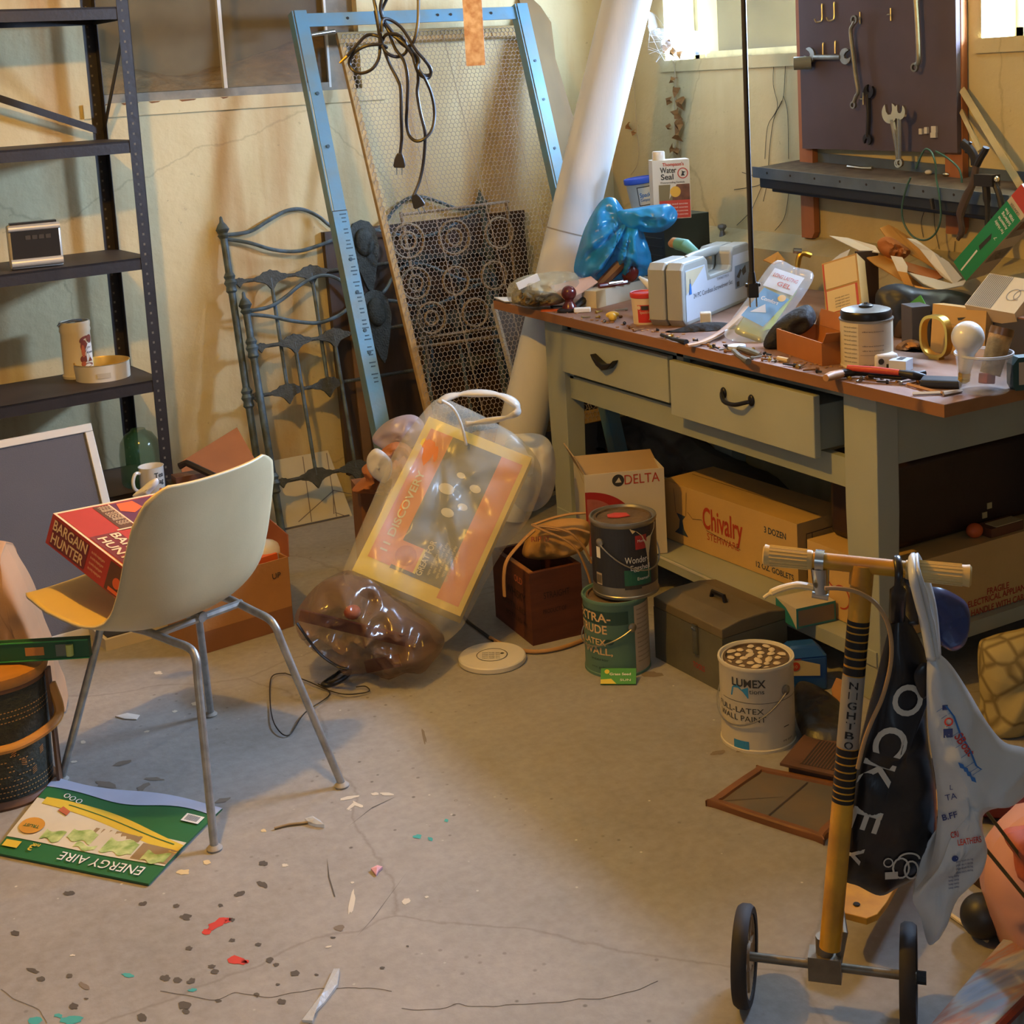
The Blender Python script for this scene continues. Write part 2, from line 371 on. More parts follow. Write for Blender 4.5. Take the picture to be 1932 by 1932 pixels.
for c in ([(300, 1868), (400, 1886), (450, 1871), (500, 1882), (560, 1872), (680, 1862), (740, 1871)], [(0, 1868), (45, 1893), (80, 1908), (85, 1932)], [(760, 1903), (830, 1904), (860, 1895), (900, 1898), (1000, 1893), (1150, 1880), (1240, 1850)]):
    q = spline([AZ(u, v, .0007) for u, v in c], 8)
    q = [p + Vector((.006*nz(p, 30), .006*nz(p, 30, 4), 0)) for p in q]
    fl.m('stain_mid'); fl.tube(q, .0004, 3)
struct(fl, 'floor', smooth=0)
W1 = (3.58, 4.30, 1.485, 1.80); _a = AX(1852, 72, XB); W2 = (_a.y-.7, _a.y, _a.z, 1.80); W3 = (1.09, 2.02, 1.45, 2.06)
HC = 2.32
wl = MB('cream_wall')
for x0, x1, z0, z1 in ((-2.1, W3[0], 0, HC), (W3[1], 3.3, 0, HC), (W3[0], W3[1], 0, W3[2]), (W3[0], W3[1], W3[3], HC)):
    wl.box(((x0+x1)/2, YA+.1, (z0+z1)/2), (x1-x0, .2, z1-z0))
wl.box((1.58, YA-.006, W3[2]-.022), (1.06, .012, .044))
wl.m('rust')
for a, bb in ((1.10, 1.13), (1.17, 1.23), (1.26, 1.30), (1.36, 1.42), (1.5, 1.53)): wl.poly([(a, YA-.013, W3[2]-.001), (a+.01, YA-.013, W3[2]-.006-.01*(bb-a)*3), (bb-.008, YA-.013, W3[2]-.005), (bb, YA-.013, W3[2]-.001)])
struct(wl, 'wall_left', smooth=0)
wr = MB('cream_wall_right')
segs = [(-2.2, W2[0]), (W2[1], W1[0]), (W1[1], 4.88)]
for y0, y1 in segs: wr.box((XB+.12, (y0+y1)/2, HC/2), (.24, y1-y0, HC))
for W in (W1, W2):
    wr.box((XB+.12, (W[0]+W[1])/2, W[2]/2), (.24, W[1]-W[0], W[2])); wr.box((XB+.12, (W[0]+W[1])/2, (W[3]+HC)/2), (.24, W[1]-W[0], HC-W[3]))
    wr.box((XB-.004, (W[0]+W[1])/2, W[2]-.02), (.014, W[1]-W[0]+.04, .04))
struct(wr, 'wall_right', smooth=0)
lg = MB('dirty_wall'); lg.add([(XB-.10, -2.2, 0), (XB, -2.2, 0), (XB, YA-.01, 0), (XB-.10, YA-.01, 0), (XB-.10, -2.2, .86), (XB-.001, -2.2, .90), (XB-.001, YA-.01, .90), (XB-.10, YA-.01, .86)],
       [(0, 3, 2, 1), (4, 5, 6, 7), (0, 1, 5, 4), (3, 7, 6, 2), (0, 4, 7, 3), (1, 2, 6, 5)])
struct(lg, 'trim_1', smooth=0)
ce = MB('ceiling_paint'); ce.box((.6, 1.35, HC+.05), (5.4, 7.2, .1)); struct(ce, 'ceiling', smooth=0)
# windows
for i, W in enumerate((W1, W2)):
    y0, y1, z0, z1 = W; x = XB+.15
    f = MB('steel_frame')
    for c, d in ((((x, (y0+y1)/2, z0+.012)), (.03, y1-y0, .024)), ((x, (y0+y1)/2, z1-.012), (.03, y1-y0, .024)), ((x, y0+.012, (z0+z1)/2), (.03, .024, z1-z0)), ((x, y1-.012, (z0+z1)/2), (.03, .024, z1-z0))): f.box(c, d)
    if i == 1: f.box((x, y1-.22, (z0+z1)/2), (.03, .03, z1-z0))
    f.m('glass_dirty'); f.box((x+.002, (y0+y1)/2, (z0+z1)/2), (.004, y1-y0-.04, z1-z0-.04))
    struct(f, 'window_%d' % (i+1), smooth=0)
# crawl-space window with heaped dirt behind the pane
x0, x1, z0, z1 = W3; y = YA+.06
f = MB('steel_frame')
f.box(((x0+x1)/2, y, z0+.014), (x1-x0, .05, .028)); f.box((x0+.012, y, (z0+z1)/2), (.024, .04, z1-z0)); f.box(((x0+x1)/2, y, z1-.012), (x1-x0, .04, .024))
f.box((x1-.05, y, (z0+z1)/2), (.10, .04, z1-z0)); f.m('white_paint'); f.box((AY(416, 90, y).x, y-.012, (z0+z1)/2), (.012, .022, z1-z0-.02)); f.box((x1-.105, y-.02, (z0+z1)/2), (.008, .012, z1-z0-.02))
f.m('glass_dirty'); f.box(((x0+x1)/2, y+.004, (z0+z1)/2), (x1-x0-.04, .004, z1-z0-.03)); struct(f, 'window_3', smooth=0)
dm = MB('dirt')
def heap(s, t):
    x = x0-.1+s*(x1-x0+.3); h = .05+.17*abs((s-.42)*1.9)**1.2; yy = YA+.12+t*.4
    return (x, yy, z0+.01+min(h*1.0, .02+t*1.5*h)+.012*nz((x, yy, 0), 22)*(t > 0) + .02*t)
dm.sheet(heap, 40, 10); o = single(dm, 'dirt_heap', 'brown dirt heaped behind the pane of the high window over the bed ends', 'dirt', smooth=180); o['kind'] = 'stuff'
bk = MB('grey_plaster'); bk.box(((x0+x1)/2, YA+.5, 1.75), (1.4, .06, .75)); bk.box(((x0+x1)/2, YA+.35, z0-.02), (1.4, .3, .04)); bk.box((x0-.2, YA+.35, 1.75), (.06, .3, .75)); bk.box((x1+.2, YA+.35, 1.75), (.06, .3, .75)); struct(bk, 'trim_2', smooth=0)
# ================================================================ left side: shelving, chair and what stands round them
mat('black_steel', '#2c2521', .45, var=.3, vscale=12, bump=.08); mat('shelf_top', '#453a33', .55, var=.3, vscale=7)
mat('hole', '#8d8474', .6); mat('chrome', '#c9c6c0', .22, 1, var=.15, vscale=30); mat('screw_white', '#d8d2c4', .5)
SY, SX1, SX0 = 4.27, 1.12, .18; SD = .33; SZ = [AY(u, v, 4.27).z for u, v in ((318, 915), (303, 715), (284, 484), (264, 264), (238, 12))]
sh = thing('metal_shelving_unit', 'black perforated steel shelving unit with five shelves against the cream wall', 'shelving unit', T(SX1, SY, 0) @ RZ(5) @ T(SX0-SX1, 0, 0)); SW = SX1-SX0
for ix, x in enumerate((0, SW)):
    for iy, y in enumerate((0, SD)):
        sx = 1 if ix == 0 else -1; sy = 1 if iy == 0 else -1
        b = MB('black_steel'); b.box((x+sx*.018, y+sy*.001, .9), (.036, .002, 1.8)); b.box((x+sx*.001, y+sy*.018, .9), (.002, .036, 1.8))
        b.m('hole')
        for k in range(58):
            z = .04+k*.03
            for f in (-1, 1): b.box((x+sx*.021, y+sy*.001, z), (.006, .0024, .007))
        b.build('post', sh, smooth=0)
for z in SZ:
    b = MB('shelf_top'); b.box((SW/2, SD/2, z-.003), (SW-.004, SD-.004, .006)); b.m('black_steel')
    b.box((SW/2, .0035, z-.018), (SW-.002, .003, .036)); b.box((SW/2, SD-.0035, z-.018), (SW-.002, .003, .036)); b.box((.0035, SD/2, z-.018), (.003, SD-.006, .036)); b.box((SW-.0035, SD/2, z-.018), (.003, SD-.006, .036))
    b.build('shelf', sh, smooth=0)
def strip(parent, a, b_, wd, th, mm, name, nrm=(0, 1, 0)):
    b = MB(mm); a = Vector(a); b_ = Vector(b_); M = FR(a, b_-a, Vector(nrm).cross(b_-a)); L = (b_-a).length
    b.at(M).box((L/2, 0, 0), (L, wd, th)); return b.build(name, parent, smooth=0)
strip(sh, (.01, SD-.004, 1.735), (SW-.01, SD-.004, 1.365), .022, .003, 'black_steel', 'brace')
strip(sh, (SW-.003, .012, 1.71), (SW-.003, SD-.012, 1.37), .018, .003, 'black_steel', 'brace', (1, 0, 0))
# clock radio
mat('silver_plastic', '#c9c4b8', .35, .3); mat('dark_face', '#2a2724', .3); mat('face_grid', '#453f38', .35)
p = AZ(72, 506, SZ[2]); r = thing('clock_radio', 'silver and black clock radio standing on the middle black shelf', 'radio', T(p.x, p.y, SZ[2]) @ RZ(-4))
b = MB('silver_plastic'); b.box((0, .02, .066), (.148, .045, .128)); b.build('case', r, bevel=.006)
b = MB('dark_face'); b.box((0, -.003, .070), (.134, .004, .088)); b.m('face_grid')
for k in range(4): b.box((-.02+k*.019, -.0055, .092), (.014, .001, .012))
b.build('display', r, smooth=0)
for z_, r_ in ((.020, .012), (.120, .008)): b = MB('silver_plastic'); b.cyl((-.072, -.004, z_), (.072, -.004, z_), r_); b.build('trim_bar', r)
b = MB('dark_face'); b.box((0, .02, .133), (.13, .03, .006)); b.build('button_strip', r)
# crested jar
mat('stoneware', '#d5c8ab', .35, var=.06); mat('print_brown', '#7c3a28', .6); mat('print_dark', '#2d2a28', .6); mat('print_rust', '#b5603a', .6); mat('print_white', '#e6e2d8', .6); mat('pewter', '#8c8f92', .35, .8)
p = AZ(150, 710, SZ[1]); j = thing('beer_stein', 'tall cream stoneware jar with a red-brown crest on the shelf behind the tin', 'jar', T(p.x, p.y, SZ[1]))
b = MB('stoneware'); b.lathe([(.001, 0), (.049, 0), (.050, .008), (.046, .014), (.045, .14), (.048, .148), (.046, .156), (.048, .168), (.046, .176), (.041, .176), (.040, .03), (.001, .025)], 40)
S = cylS(.0462); o = .024
b.m('print_brown')
for u, v, a, c in ((o, .118, .024, .014), (o-.01, .100, .012, .02), (o+.012, .122, .012, .012), (o-.014, .06, .012, .012), (o+.0, .040, .022, .006)): b.disc(S, u, v, a, 12, c)
b.m('print_rust'); b.disc(S, o-.014, .085, .006, 10, .02); b.disc(S, o-.016, .045, .008, 10, .008)
b.m('print_white'); S2 = cylS(.0462, .0012); b.shape(S2, [(o-.004, .05), (o+.022, .05), (o+.024, .105), (o+.004, .108), (o-.006, .09)])
S3 = cylS(.0462, .0018); b.m('print_dark'); b.text(S3, 'zur', o+.009, .092, .008); b.text(S3, 'Krone', o+.009, .076, .007, bold=True)
b.m('print_brown'); b.shape(S3, [(o, .05), (o+.009, .064), (o+.018, .05)])
b.build('body', j)
b = MB('pewter'); b.tube([(-.052, -.01, .166), (-.045, -.01, .172), (-.01, -.02, .180), (.02, -.02, .179)], [.004, .005, .004, .003], 8); b.build('lid_lever', j)
# open tin
mat('tin_cream', '#d9d0bb', .4, var=.08); mat('tin_gold', '#c9a24a', .38, .45); mat('sticker', '#bfb39b', .6)
p = AZ(195, 712, SZ[1]); b = MB('tin_cream'); b.lathe([(.082, 0), (.083, .05), (.085, .052)], 48, cap=False); b.m('tin_gold'); b.lathe([(.085, .052), (.082, .053), (.0805, .05), (.080, .003), (.001, .003)], 48, cap=False); b.m('tin_cream'); b.lathe([(.001, 0), (.082, 0)], 48)
b.m('sticker'); b.rect(cylS(.0835), -.035, .012, .005, .028, 8, 1)
single(b, 'cake_tin', 'round open cream tin with a gold inside on the lower shelf', 'tin', T(p.x, p.y, SZ[1]))
# jug and mug on the bottom shelf
mat('green_glass', '#3c6a4c', .12, alpha=.45, var=.2)
p = AZ(283, 921, SZ[0]); b = MB('green_glass'); b.lathe([(.001, .002), (.058, .002), (.063, .012), (.063, .10), (.058, .135), (.042, .160), (.024, .170), (.022, .176), (.001, .177)], 36); pass
single(b, 'glass_jug', 'domed green glass jug behind the white mug on the bottom shelf', 'jug', T(p.x-.005, p.y+.06, SZ[0]), smooth=60)
mat('white_glaze', '#ded8cb', .25)
p = AZ(286, 928, SZ[0]); mg = thing('mug', 'white mug with black lettering standing on the bottom shelf', 'mug', T(p.x, p.y-.02, SZ[0]))
b = MB('white_glaze'); b.lathe([(.001, 0), (.034, 0), (.037, .004), (.037, .082), (.0385, .086), (.0365, .086), (.0345, .08), (.0345, .008), (.001, .006)], 36)
b.m('print_dark'); S = cylS(.0372, zero=-108); b.text(S, 'Tea', .026, .056, .015, bold=True); b.text(S, 'Tag', .026, .036, .015, bold=True); b.m('print_rust'); b.disc(S, .026, .018, .005); b.build('body', mg)
q = spline([(-.036, -.012, .072), (-.052, -.018, .074), (-.062, -.022, .055), (-.06, -.022, .032), (-.046, -.016, .018), (-.035, -.012, .016)], 6); b = MB('white_glaze'); b.tube(q, .0055, 8); b.build('handle', mg)
# window screen leaning on the shelves
mat('screen_mesh', '#57555a', .8, var=.12, vscale=3, bump=.2, bscale=400); mat('alu_frame', '#c9c2b4', .4, .3)
TR = AY(180, 797, 4.165); BR = AZ(262, 1176, .0); BR.z = .004
ex = (Vector((.97, .10, 0))).normalized(); ey = (TR-BR); L = ey.length; H_ = FR(BR, ex, ey); WD = .62
scn = thing('window_screen', 'large grey window screen in a pale metal frame leaning on the black shelves', 'window screen', H_)
for c, d in (((-WD/2, .012, 0), (WD, .024, .014)), ((-WD/2, L-.012, 0), (WD, .024, .014)), ((-.012, L/2, 0), (.024, L-.048, .014)), ((-WD+.012, L/2, 0), (.024, L-.048, .014))):
    b = MB('alu_frame'); b.box(c, d); b.build('frame_bar', scn, bevel=.002)
b = MB('screen_mesh'); b.box((-WD/2, L/2, -.001), (WD-.044, L-.044, .003)); b.build('mesh', scn, smooth=0)
# chair
mat('fibreglass', '#d2c096', .42, var=.10, vscale=9, bump=.03, bscale=300); mat('chair_inside', '#d8bd72', .45, var=.08); mat('zinc', '#b4b2ad', .38, .6, var=.3, vscale=40); mat('foot_cap', '#9a9388', .6)
TH = 24; CHX, CHY = .70, 2.985
ch = thing('shell_chair', 'cream moulded shell chair on splayed steel tube legs with a game box on its seat', 'chair', T(CHX, CHY, 0) @ RZ(TH))
prof = [(.200, .400), (.195, .422), (.15, .425), (.06, .405), (-.06, .388), (-.14, .392), (-.19, .425), (-.222, .49), (-.245, .57), (-.262, .64), (-.275, .69), (-.283, .718)]
wid = [.10, .155, .19, .212, .218, .214, .206, .200, .196, .188, .168, .125]
crv = [0, .004, .016, .03, .04, .05, .055, .052, .046, .038, .028, .015]
ctr = spline([Vector((0, y, z)) for y, z in prof], 4); N = len(ctr)
def samp(a, t):
    x = t*(len(a)-1); i = min(int(x), len(a)-2); f = x-i; return a[i]*(1-f)+a[i+1]*f
def shell(s, t):
    i = min(int(t*(N-1)), N-2); f = t*(N-1)-i; c = ctr[i].lerp(ctr[i+1], f); tg = (ctr[i+1]-ctr[i]).normalized(); up = Vector((0, tg.z, -tg.y))
    a = (s-.5)*2; wv = samp(wid, t); k = samp(crv, t)
    x = wv*(a*(1-.06*a*a*0)); return c + Vector((x, 0, 0)) + up*(k*abs(a)**2.6)
b = MB('fibreglass'); vs0 = len(b.v); b.sheet(shell, 28, 44, .006)
so = b.build('shell', ch, smooth=180); so.data.materials.append(P('chair_inside'))
for pl in so.data.polygons:
    pl.use_smooth = True
nf = 28*44
for i, pl in enumerate(so.data.polygons):
    pl.material_index = 0 if i < nf else (1 if i < 2*nf else 0)
Mi = ch.matrix_world.inverted()
feet = [(405, 1603), (645, 1484), (117, 1473), (398, 1350)]; tops = [(-.12, -.10), (.12, -.10), (-.12, .10), (.12, .10)]
gs = [Mi @ AZ(u, v, 0) for u, v in feet]; Cf = sum(gs, Vector())/4; kn = [Vector((Cf.x+(g.x-Cf.x)*.60, Cf.y+(g.y-Cf.y)*.60, .366)) for g in gs]; mid_ = [(kn[0]+kn[2])/2, (kn[1]+kn[3])/2]
for i_, g in enumerate(gs):
    g.z = 0; knee = kn[i_]; d = g-knee; mm_ = mid_[i_ % 2]+Vector((0, 0, .008))
    q = spline([mm_, mm_.lerp(knee, .5), mm_.lerp(knee, .88), knee+d*.04, knee+d*.12, knee+d*.25, g+Vector((0, 0, .006))], 6)
    b = MB('zinc'); b.tube(q, .0085, 10); lg_ = b.build('leg', ch)
    b = MB('foot_cap'); b.lathe([(.001, 0), (.015, 0), (.016, .004), (.010, .010), (.001, .012)], 16); b.build('glide', lg_, loc=g)
b = MB('zinc'); b.tube([mid_[0]+Vector((0, -.03, .008)), mid_[1]+Vector((0, -.03, .008))], .0085, 8); b.tube([mid_[0]+Vector((0, .05, .008)), mid_[1]+Vector((0, .05, .008))], .0085, 8); b.tube([(mid_[0]+mid_[1])/2+Vector((0, -.04, .012)), (mid_[0]+mid_[1])/2+Vector((0, .06, .012))], .012, 8); b.build('seat_bracket', ch)
# board game on the seat
mat('game_red', '#a8362a', .5, var=.12); mat('game_maroon', '#6e2a28', .5); mat('game_cream', '#d8b98d', .55); mat('game_orange', '#cf5b2c', .5); mat('game_brown', '#5c3a26', .5); mat('game_pink', '#b06a62', .5); mat('game_plum', '#5f2d40', .5)
A = AH(100, 969, 2.93); B = AH(252, 1086, 2.78); C = AH(283, 925, 3.17)
L1 = (B-A).length; M = FR(A, B-A, C-A); L2 = (C-A).length; TK = .07
g = thing('board_game', 'red board game box lying tilted on the seat of the shell chair', 'board game', M)
b = MB('game_red'); b.box((L1/2, L2/2, -TK/2), (L1, L2, TK))
S = plane(FR((0, 0, -TK), (1, 0, 0), (0, 0, 1)) @ T(0, 0, 0))
b.m('game_maroon'); b.rect(S, .012, .006, L1*.48, TK-.006)
S = plane(FR((0, 0, -TK), (1, 0, 0), (0, 0, 1)), .0014); b.m('game_cream'); b.text(S, 'BARGAIN', L1*.255, .040, .023, L1*.42, bold=True); b.text(S, 'HUNTER', L1*.255, .011, .023, L1*.40, bold=True)
for k in range(4): b.text(S, 'the thrifty shopping game', L1*.60, .052-k*.012, .006, L1*.16)
b.m('game_brown'); b.rect(S, L1*.74, .003, L1*.98, TK-.003)
b.m('game_orange'); S2 = plane(FR((0, 0, -TK), (1, 0, 0), (0, 0, 1)), .002); b.disc(S2, L1*.86, .03, .012); b.rect(S2, L1*.78, .006, L1*.94, .014)
S = plane(I4); S2 = plane(I4, .0014); S3 = plane(I4, .002)
b.m('game_cream'); b.rect(S, 0, 0, L1, L2)
b.m('game_red'); b.rect(S2, .006, .006, L1-.006, L2-.006)
b.m('game_plum'); b.rect(S3, .010, L2*.5, L1*.40, L2-.010); b.m('game_brown'); b.rect(S3, .010, L2*.34, L1*.42, L2*.48)
b.m('game_maroon'); b.rect(S3, L1*.42, .008, L1*.98, L2*.30)
S4 = plane(I4, .0026); b.m('game_orange'); b.shape(S4, [(.014, L2*.56), (L1*.16, L2*.52), (L1*.22, L2*.62), (L1*.16, L2*.74), (.014, L2*.72)])
b.m('game_cream'); b.rect(S4, L1*.40, L2*.30, L1*.415, L2); b.rect(S4, .01, L2*.485, L1, L2*.5); b.rect(S4, L1*.26, L2*.80, L1*.36, L2*.90); b.rect(S4, L1*.5, L2*.75, L1*.75, L2*.84)
b.m('game_orange'); b.rect(S4, L1*.5, L2*.6, L1*.7, L2*.7); b.m('game_pink'); b.rect(S4, L1*.72, L2*.55, L1*.95, L2*.66); b.disc(S4, L1*.30, L2*.68, .015)
b.m('game_cream'); S5 = plane(I4, .003); b.text(S5, 'BARGAIN', L1*.70, L2*.20, L2*.09, L1*.52, rot=0, bold=True); b.text(S5, 'HUNTER', L1*.70, L2*.07, L2*.09, L1*.48, bold=True)
for k in range(4): b.text(S5, 'THE GAME OF', L1*.2, L2*(.46-k*.03), .008, L1*.3)
b.build('box', g, smooth=0)
# white bag scrap on the game box
mat('bag_white', '#d9d8d6', .35, alpha=.85, ridged=9, var=.06)
b = MB('bag_white'); pillow(b, pxs(lambda u, v: AH(u, v, 3.22), (250, 935), (268, 920), (282, 908), (296, 902), (299, 912), (288, 926), (278, 936), (262, 940)), .012, .5, 3, 5)
single(b, 'plastic_bag_scrap', 'white twist of plastic bag poking up behind the red game box', 'plastic bag', smooth=180)
# kraft paper bag
mat('kraft', '#b98f68', .85, var=.18, vscale=6, ridged=4)
b = MB('kraft'); pillow(b, pxs(lambda u, v: AH(u, v, 3.30), (-70, 1012), (-30, 1015), (8, 1022), (12, 1030), (32, 1068), (52, 1112), (75, 1180), (98, 1235), (108, 1290), (122, 1334), (118, 1344), (60, 1348), (-70, 1352)), .06, .35, 1, 7, sub=2, fold=5, pw=9)
single(b, 'paper_bag', 'brown kraft paper bag standing behind the basket at the left edge', 'paper bag', smooth=50)
# lidded basket
mat('basket_weave', '#3a3b30', .7, var=.3, vscale=60, bump=.4, bscale=120); mat('basket_slot', '#b98b52', .7); mat('basket_gold', '#bf7d38', .6); mat('honey_wood', '#c0833a', .5, var=.25, vscale=5, stretch=(1, 8, 1)); mat('dark_wood', '#6e4a30', .55, var=.3, vscale=8)
p = AZ(14, 1487, 0); bk_ = thing('lidded_basket', 'dark green pierced basket with a honey wood lid at the left edge', 'basket', T(p.x, p.y, 0))
RB = .104
b = MB('basket_weave'); b.lathe([(.001, .012), (RB-.006, .012), (RB-.003, .10), (RB+.001, .20), (RB+.002, .262), (.001, .262)], 48)
b.m('basket_slot')
for row in range(22):
    z = .025+row*.011; S = cylS(RB-.005+.007*(z/.26), .0006, -61)
    for k in range(-26, 26):
        u = k*.0075+(row % 2)*.003
        a = ((u+.08)/.075, (z-.085)/.055); m_ = abs(abs(a[0])+abs(a[1])-1) < .16 or abs(abs(a[0])+abs(a[1])-.45) < .12
        if (m_ or row < 3 or 15 <= row < 18): b.rect(S, u, z, u+.0042, z+.0022)
b.m('basket_gold'); S = cylS(RB-.002, .0012, -61)
for u, z, d in ((-.022, .13, 1), (.012, .13, -1), (-.03, .09, -1), (.016, .095, 1), (-.008, .06, 1), (.02, .175, -1), (-.05, .115, 1), (.008, .165, 1)):
    for k in range(4): b.shape(S, [(u, z+k*.004), (u+.011, z+.004*d+k*.004), (u+.011, z+.004*d+k*.004+.0014), (u, z+k*.004+.0014)])
b.build('woven_body', bk_)
b = MB('dark_wood'); b.lathe([(.001, 0), (RB+.004, 0), (RB+.006, .006), (RB, .016), (.001, .016)], 40); b.build('base_rim', bk_)
b = MB('honey_wood'); b.lathe([(.001, .262), (RB+.004, .262), (RB+.008, .272), (RB+.006, .286), (RB-.02, .296), (.001, .300)], 40); b.m('dark_wood'); b.lathe([(RB+.003, .256), (RB+.005, .256), (RB+.005, SZ[0]), (RB+.003, SZ[0])], 40); b.build('lid', bk_)
b = MB('dark_wood'); q = [(cos(radians(a))*(RB+.012), sin(radians(a))*(RB+.012)) for a in (-29,)]; x, y = q[0]
b.at(T(x, y, 0) @ RZ(-29)).box((0, 0, .14), (.006, .022, .26)); b.build('side_strap', bk_)
q = spline([(x*1.03, y*1.03, .235), (x*1.12, y*1.2, .17), (.07, -.105, .152), (-.01, -.128, .145), (-.09, -.10, .16), (-x*1.03, -y*1.03, .235)], 8)
b = MB('honey_wood'); b.tube(q, .007, 8, flat=1.5); b.build('bail_handle', bk_)
# spirit level across the lid
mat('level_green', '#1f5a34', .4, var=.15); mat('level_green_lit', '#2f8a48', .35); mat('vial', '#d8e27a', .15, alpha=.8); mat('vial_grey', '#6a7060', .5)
kk = Vector((p.x, p.y, 0)).dot(HF); A = AH(-150, 1251, kk-.02); B = AH(176, 1250, kk-.02); zz = .302; A.z = B.z = zz
M = FR(A, B-A, (0, 0, 1)); L = (B-A).length
lv = thing('spirit_level', 'green spirit level lying across the lid of the basket', 'spirit level', M); b = MB('level_green'); hh = .043
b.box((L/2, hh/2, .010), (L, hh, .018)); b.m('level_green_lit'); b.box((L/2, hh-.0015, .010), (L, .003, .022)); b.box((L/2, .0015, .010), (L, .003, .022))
b.build('beam', lv, bevel=.001)
b = MB('vial_grey'); b.box((L-.052, hh/2, .0175), (.036, .026, .006)); b.m('vial'); b.cyl((L-.040, hh/2-.012, .021), (L-.040, hh/2+.012, .021), .008); b.build('end_vial', lv, smooth=60)
b = MB('basket_gold'); b.box((L-.115, hh/2, .0192), (.040, .018, .001)); b.build('hand_slot', lv)
# flattened carton on the floor
mat('ea_green', '#2b6a3c', .5, var=.12); mat('ea_cream', '#d6cbb0', .55, var=.12, vscale=10); mat('ea_yellow', '#d9b83c', .5); mat('ea_leaf', '#7f9a48', .6, var=.4, vscale=40, col2='#c5cf8a'); mat('ea_tan', '#9a8058', .6, var=.2); mat('ea_back', '#b9bfd2', .6, var=.1); mat('ea_amber', '#c98f34', .6)
c00, c10, c11, c01 = AZ(-12, 1613, 0), AZ(281, 1673, 0), AZ(420, 1528, 0), AZ(105, 1480, 0)
def EA(e):
    def f(u, v):
        q = c00.lerp(c10, u).lerp(c01.lerp(c11, u), v); q.z = .006+e+.006*sin(u*7+v*3)*v+.010*v*v*(1-u); return q
    return f
b = MB('ea_green'); b.sheet(EA(0), 24, 12, .004)
def band(e, mm, f0, f1, n=24, u0=0, u1=1):
    b.m(mm); S = EA(e); vs = []
    for k in range(n+1): u = u0+(u1-u0)*k/n; vs += [S(u, f0(u)), S(u, f1(u))]
    b.add(vs, [(2*k, 2*k+2, 2*k+3, 2*k+1) for k in range(n)])
cst = lambda c: (lambda u: c)
swp = lambda a, k: (lambda u: a-k*(u-.1)**2 if u > .1 else a)
band(.0012, 'ea_back', lambda u: .86+.03*sin(u*9), cst(1.0)); band(.0012, 'ea_cream', cst(.20), lambda u: .70-.20*u+.03*sin(u*6))
band(.0018, 'ea_yellow', lambda u: .64-.24*u+.05*sin(u*5), lambda u: .72-.22*u+.05*sin(u*5)+.05*sin(u*3.1), u0=.05)
band(.0024, 'ea_green', lambda u: .695-.22*u+.05*sin(u*5), lambda u: .705-.22*u+.05*sin(u*5), u0=.2, u1=.95)
band(.0018, 'ea_tan', cst(.22), lambda u: .50-.12*u, u0=.78, u1=1); band(.0018, 'ea_tan', cst(.40), lambda u: .50, u0=.45, u1=.75)
for u0, u1, v0, v1 in ((.2, .32, .24, .36), (.34, .5, .30, .44), (.42, .55, .22, .28), (.58, .77, .24, .40), (.84, .98, .21, .32)): band(.0024, 'ea_leaf', lambda u: v0+.02*sin(u*60), lambda u: v1+.02*sin(u*47), 10, u0, u1)
S = EA(.003); b.m('ea_amber'); b.disc(S, .10, .36, .075, 20, .10); b.m('print_rust'); b.shape(S, [(.17, .60), (.24, .56), (.24, .62), (.18, .66)])
b.m('ea_yellow'); b.rect(S, .02, .08, .12, .16); b.text(S, '3', .20, .15, .07, .03, rot=180, bold=True); b.text(S, 'PAK', .215, .17, .03, .05, rot=180, bold=True)
b.m('print_white'); b.text(S, 'ENERGY AIRE', .655, .145, .10, .52, rot=180); b.rect(S, .87, .72, .97, .82)
for u, v in ((.15, .80), (.19, .785), (.235, .77)): b.ring(S, u, v, .018, .006, 14, .03)
b.m('ea_green'); b.text(EA(.0036), 'TRUST', .10, .37, .035, .10, rot=180, bold=True); b.m('print_dark')
for k in range(9): b.rect(EA(.0036), .885+k*.008, .735, .889+k*.008, .805)
single(b, 'flattened_carton', 'flattened green and yellow carton with leafy pictures lying under the chair leg', 'carton', smooth=60)
# low tray-like box and dark frame behind the chair
mat('box_cream', '#c9bda2', .7, var=.15, vscale=5)
p = AZ(268, 1210, 0); b = MB('box_cream'); b.box((0, .09, .016), (.20, .18, .032)); b.m('print_dark'); b.box((0, .09, .0335), (.18, .16, .003))
single(b, 'shallow_carton', 'shallow cream carton with a dark top lying on the floor behind the shell chair', 'carton', T(p.x, p.y, 0) @ RZ(6))
# open brown carton right of the chair
mat('cardboard', '#b07c48', .85, var=.15, vscale=5, bump=.15, bscale=50); mat('cardboard_dark', '#8a5b38', .85, var=.2, vscale=6); mat('cardboard_red', '#9a5a3c', .85, var=.2, vscale=6); mat('orange_stuff', '#d8622c', .6)
def open_box(parent, d, mm, th=.004, inner=None):
    x, y, z = d; b = MB(mm)
    for c, s in (((0, -y/2+th/2, z/2), (x, th, z)), ((0, y/2-th/2, z/2), (x, th, z)), ((-x/2+th/2, 0, z/2), (th, y-2*th, z)), ((x/2-th/2, 0, z/2), (th, y-2*th, z)), ((0, 0, th/2), (x-2*th, y-2*th, th))): b.box(c, s)
    return b.build('box', parent, smooth=0)
p = AZ(551, 1188, 0); cb = thing('open_carton', 'brown open carton of orange odds and ends on the floor right of the shell chair', 'carton', T(p.x-.14, p.y+.10, 0) @ RZ(8))
open_box(cb, (.28, .20, .20), 'cardboard'); b = MB('cardboard_red'); b.at(T(.14, -.10, .20)).prism([(0, -.0), (.20, 0), (.20, .075), (.03, .055)], .004, FR((0, 0, 0), (.06, 1, 0), (.30, 0, 1))); b.build('side_flap', cb)
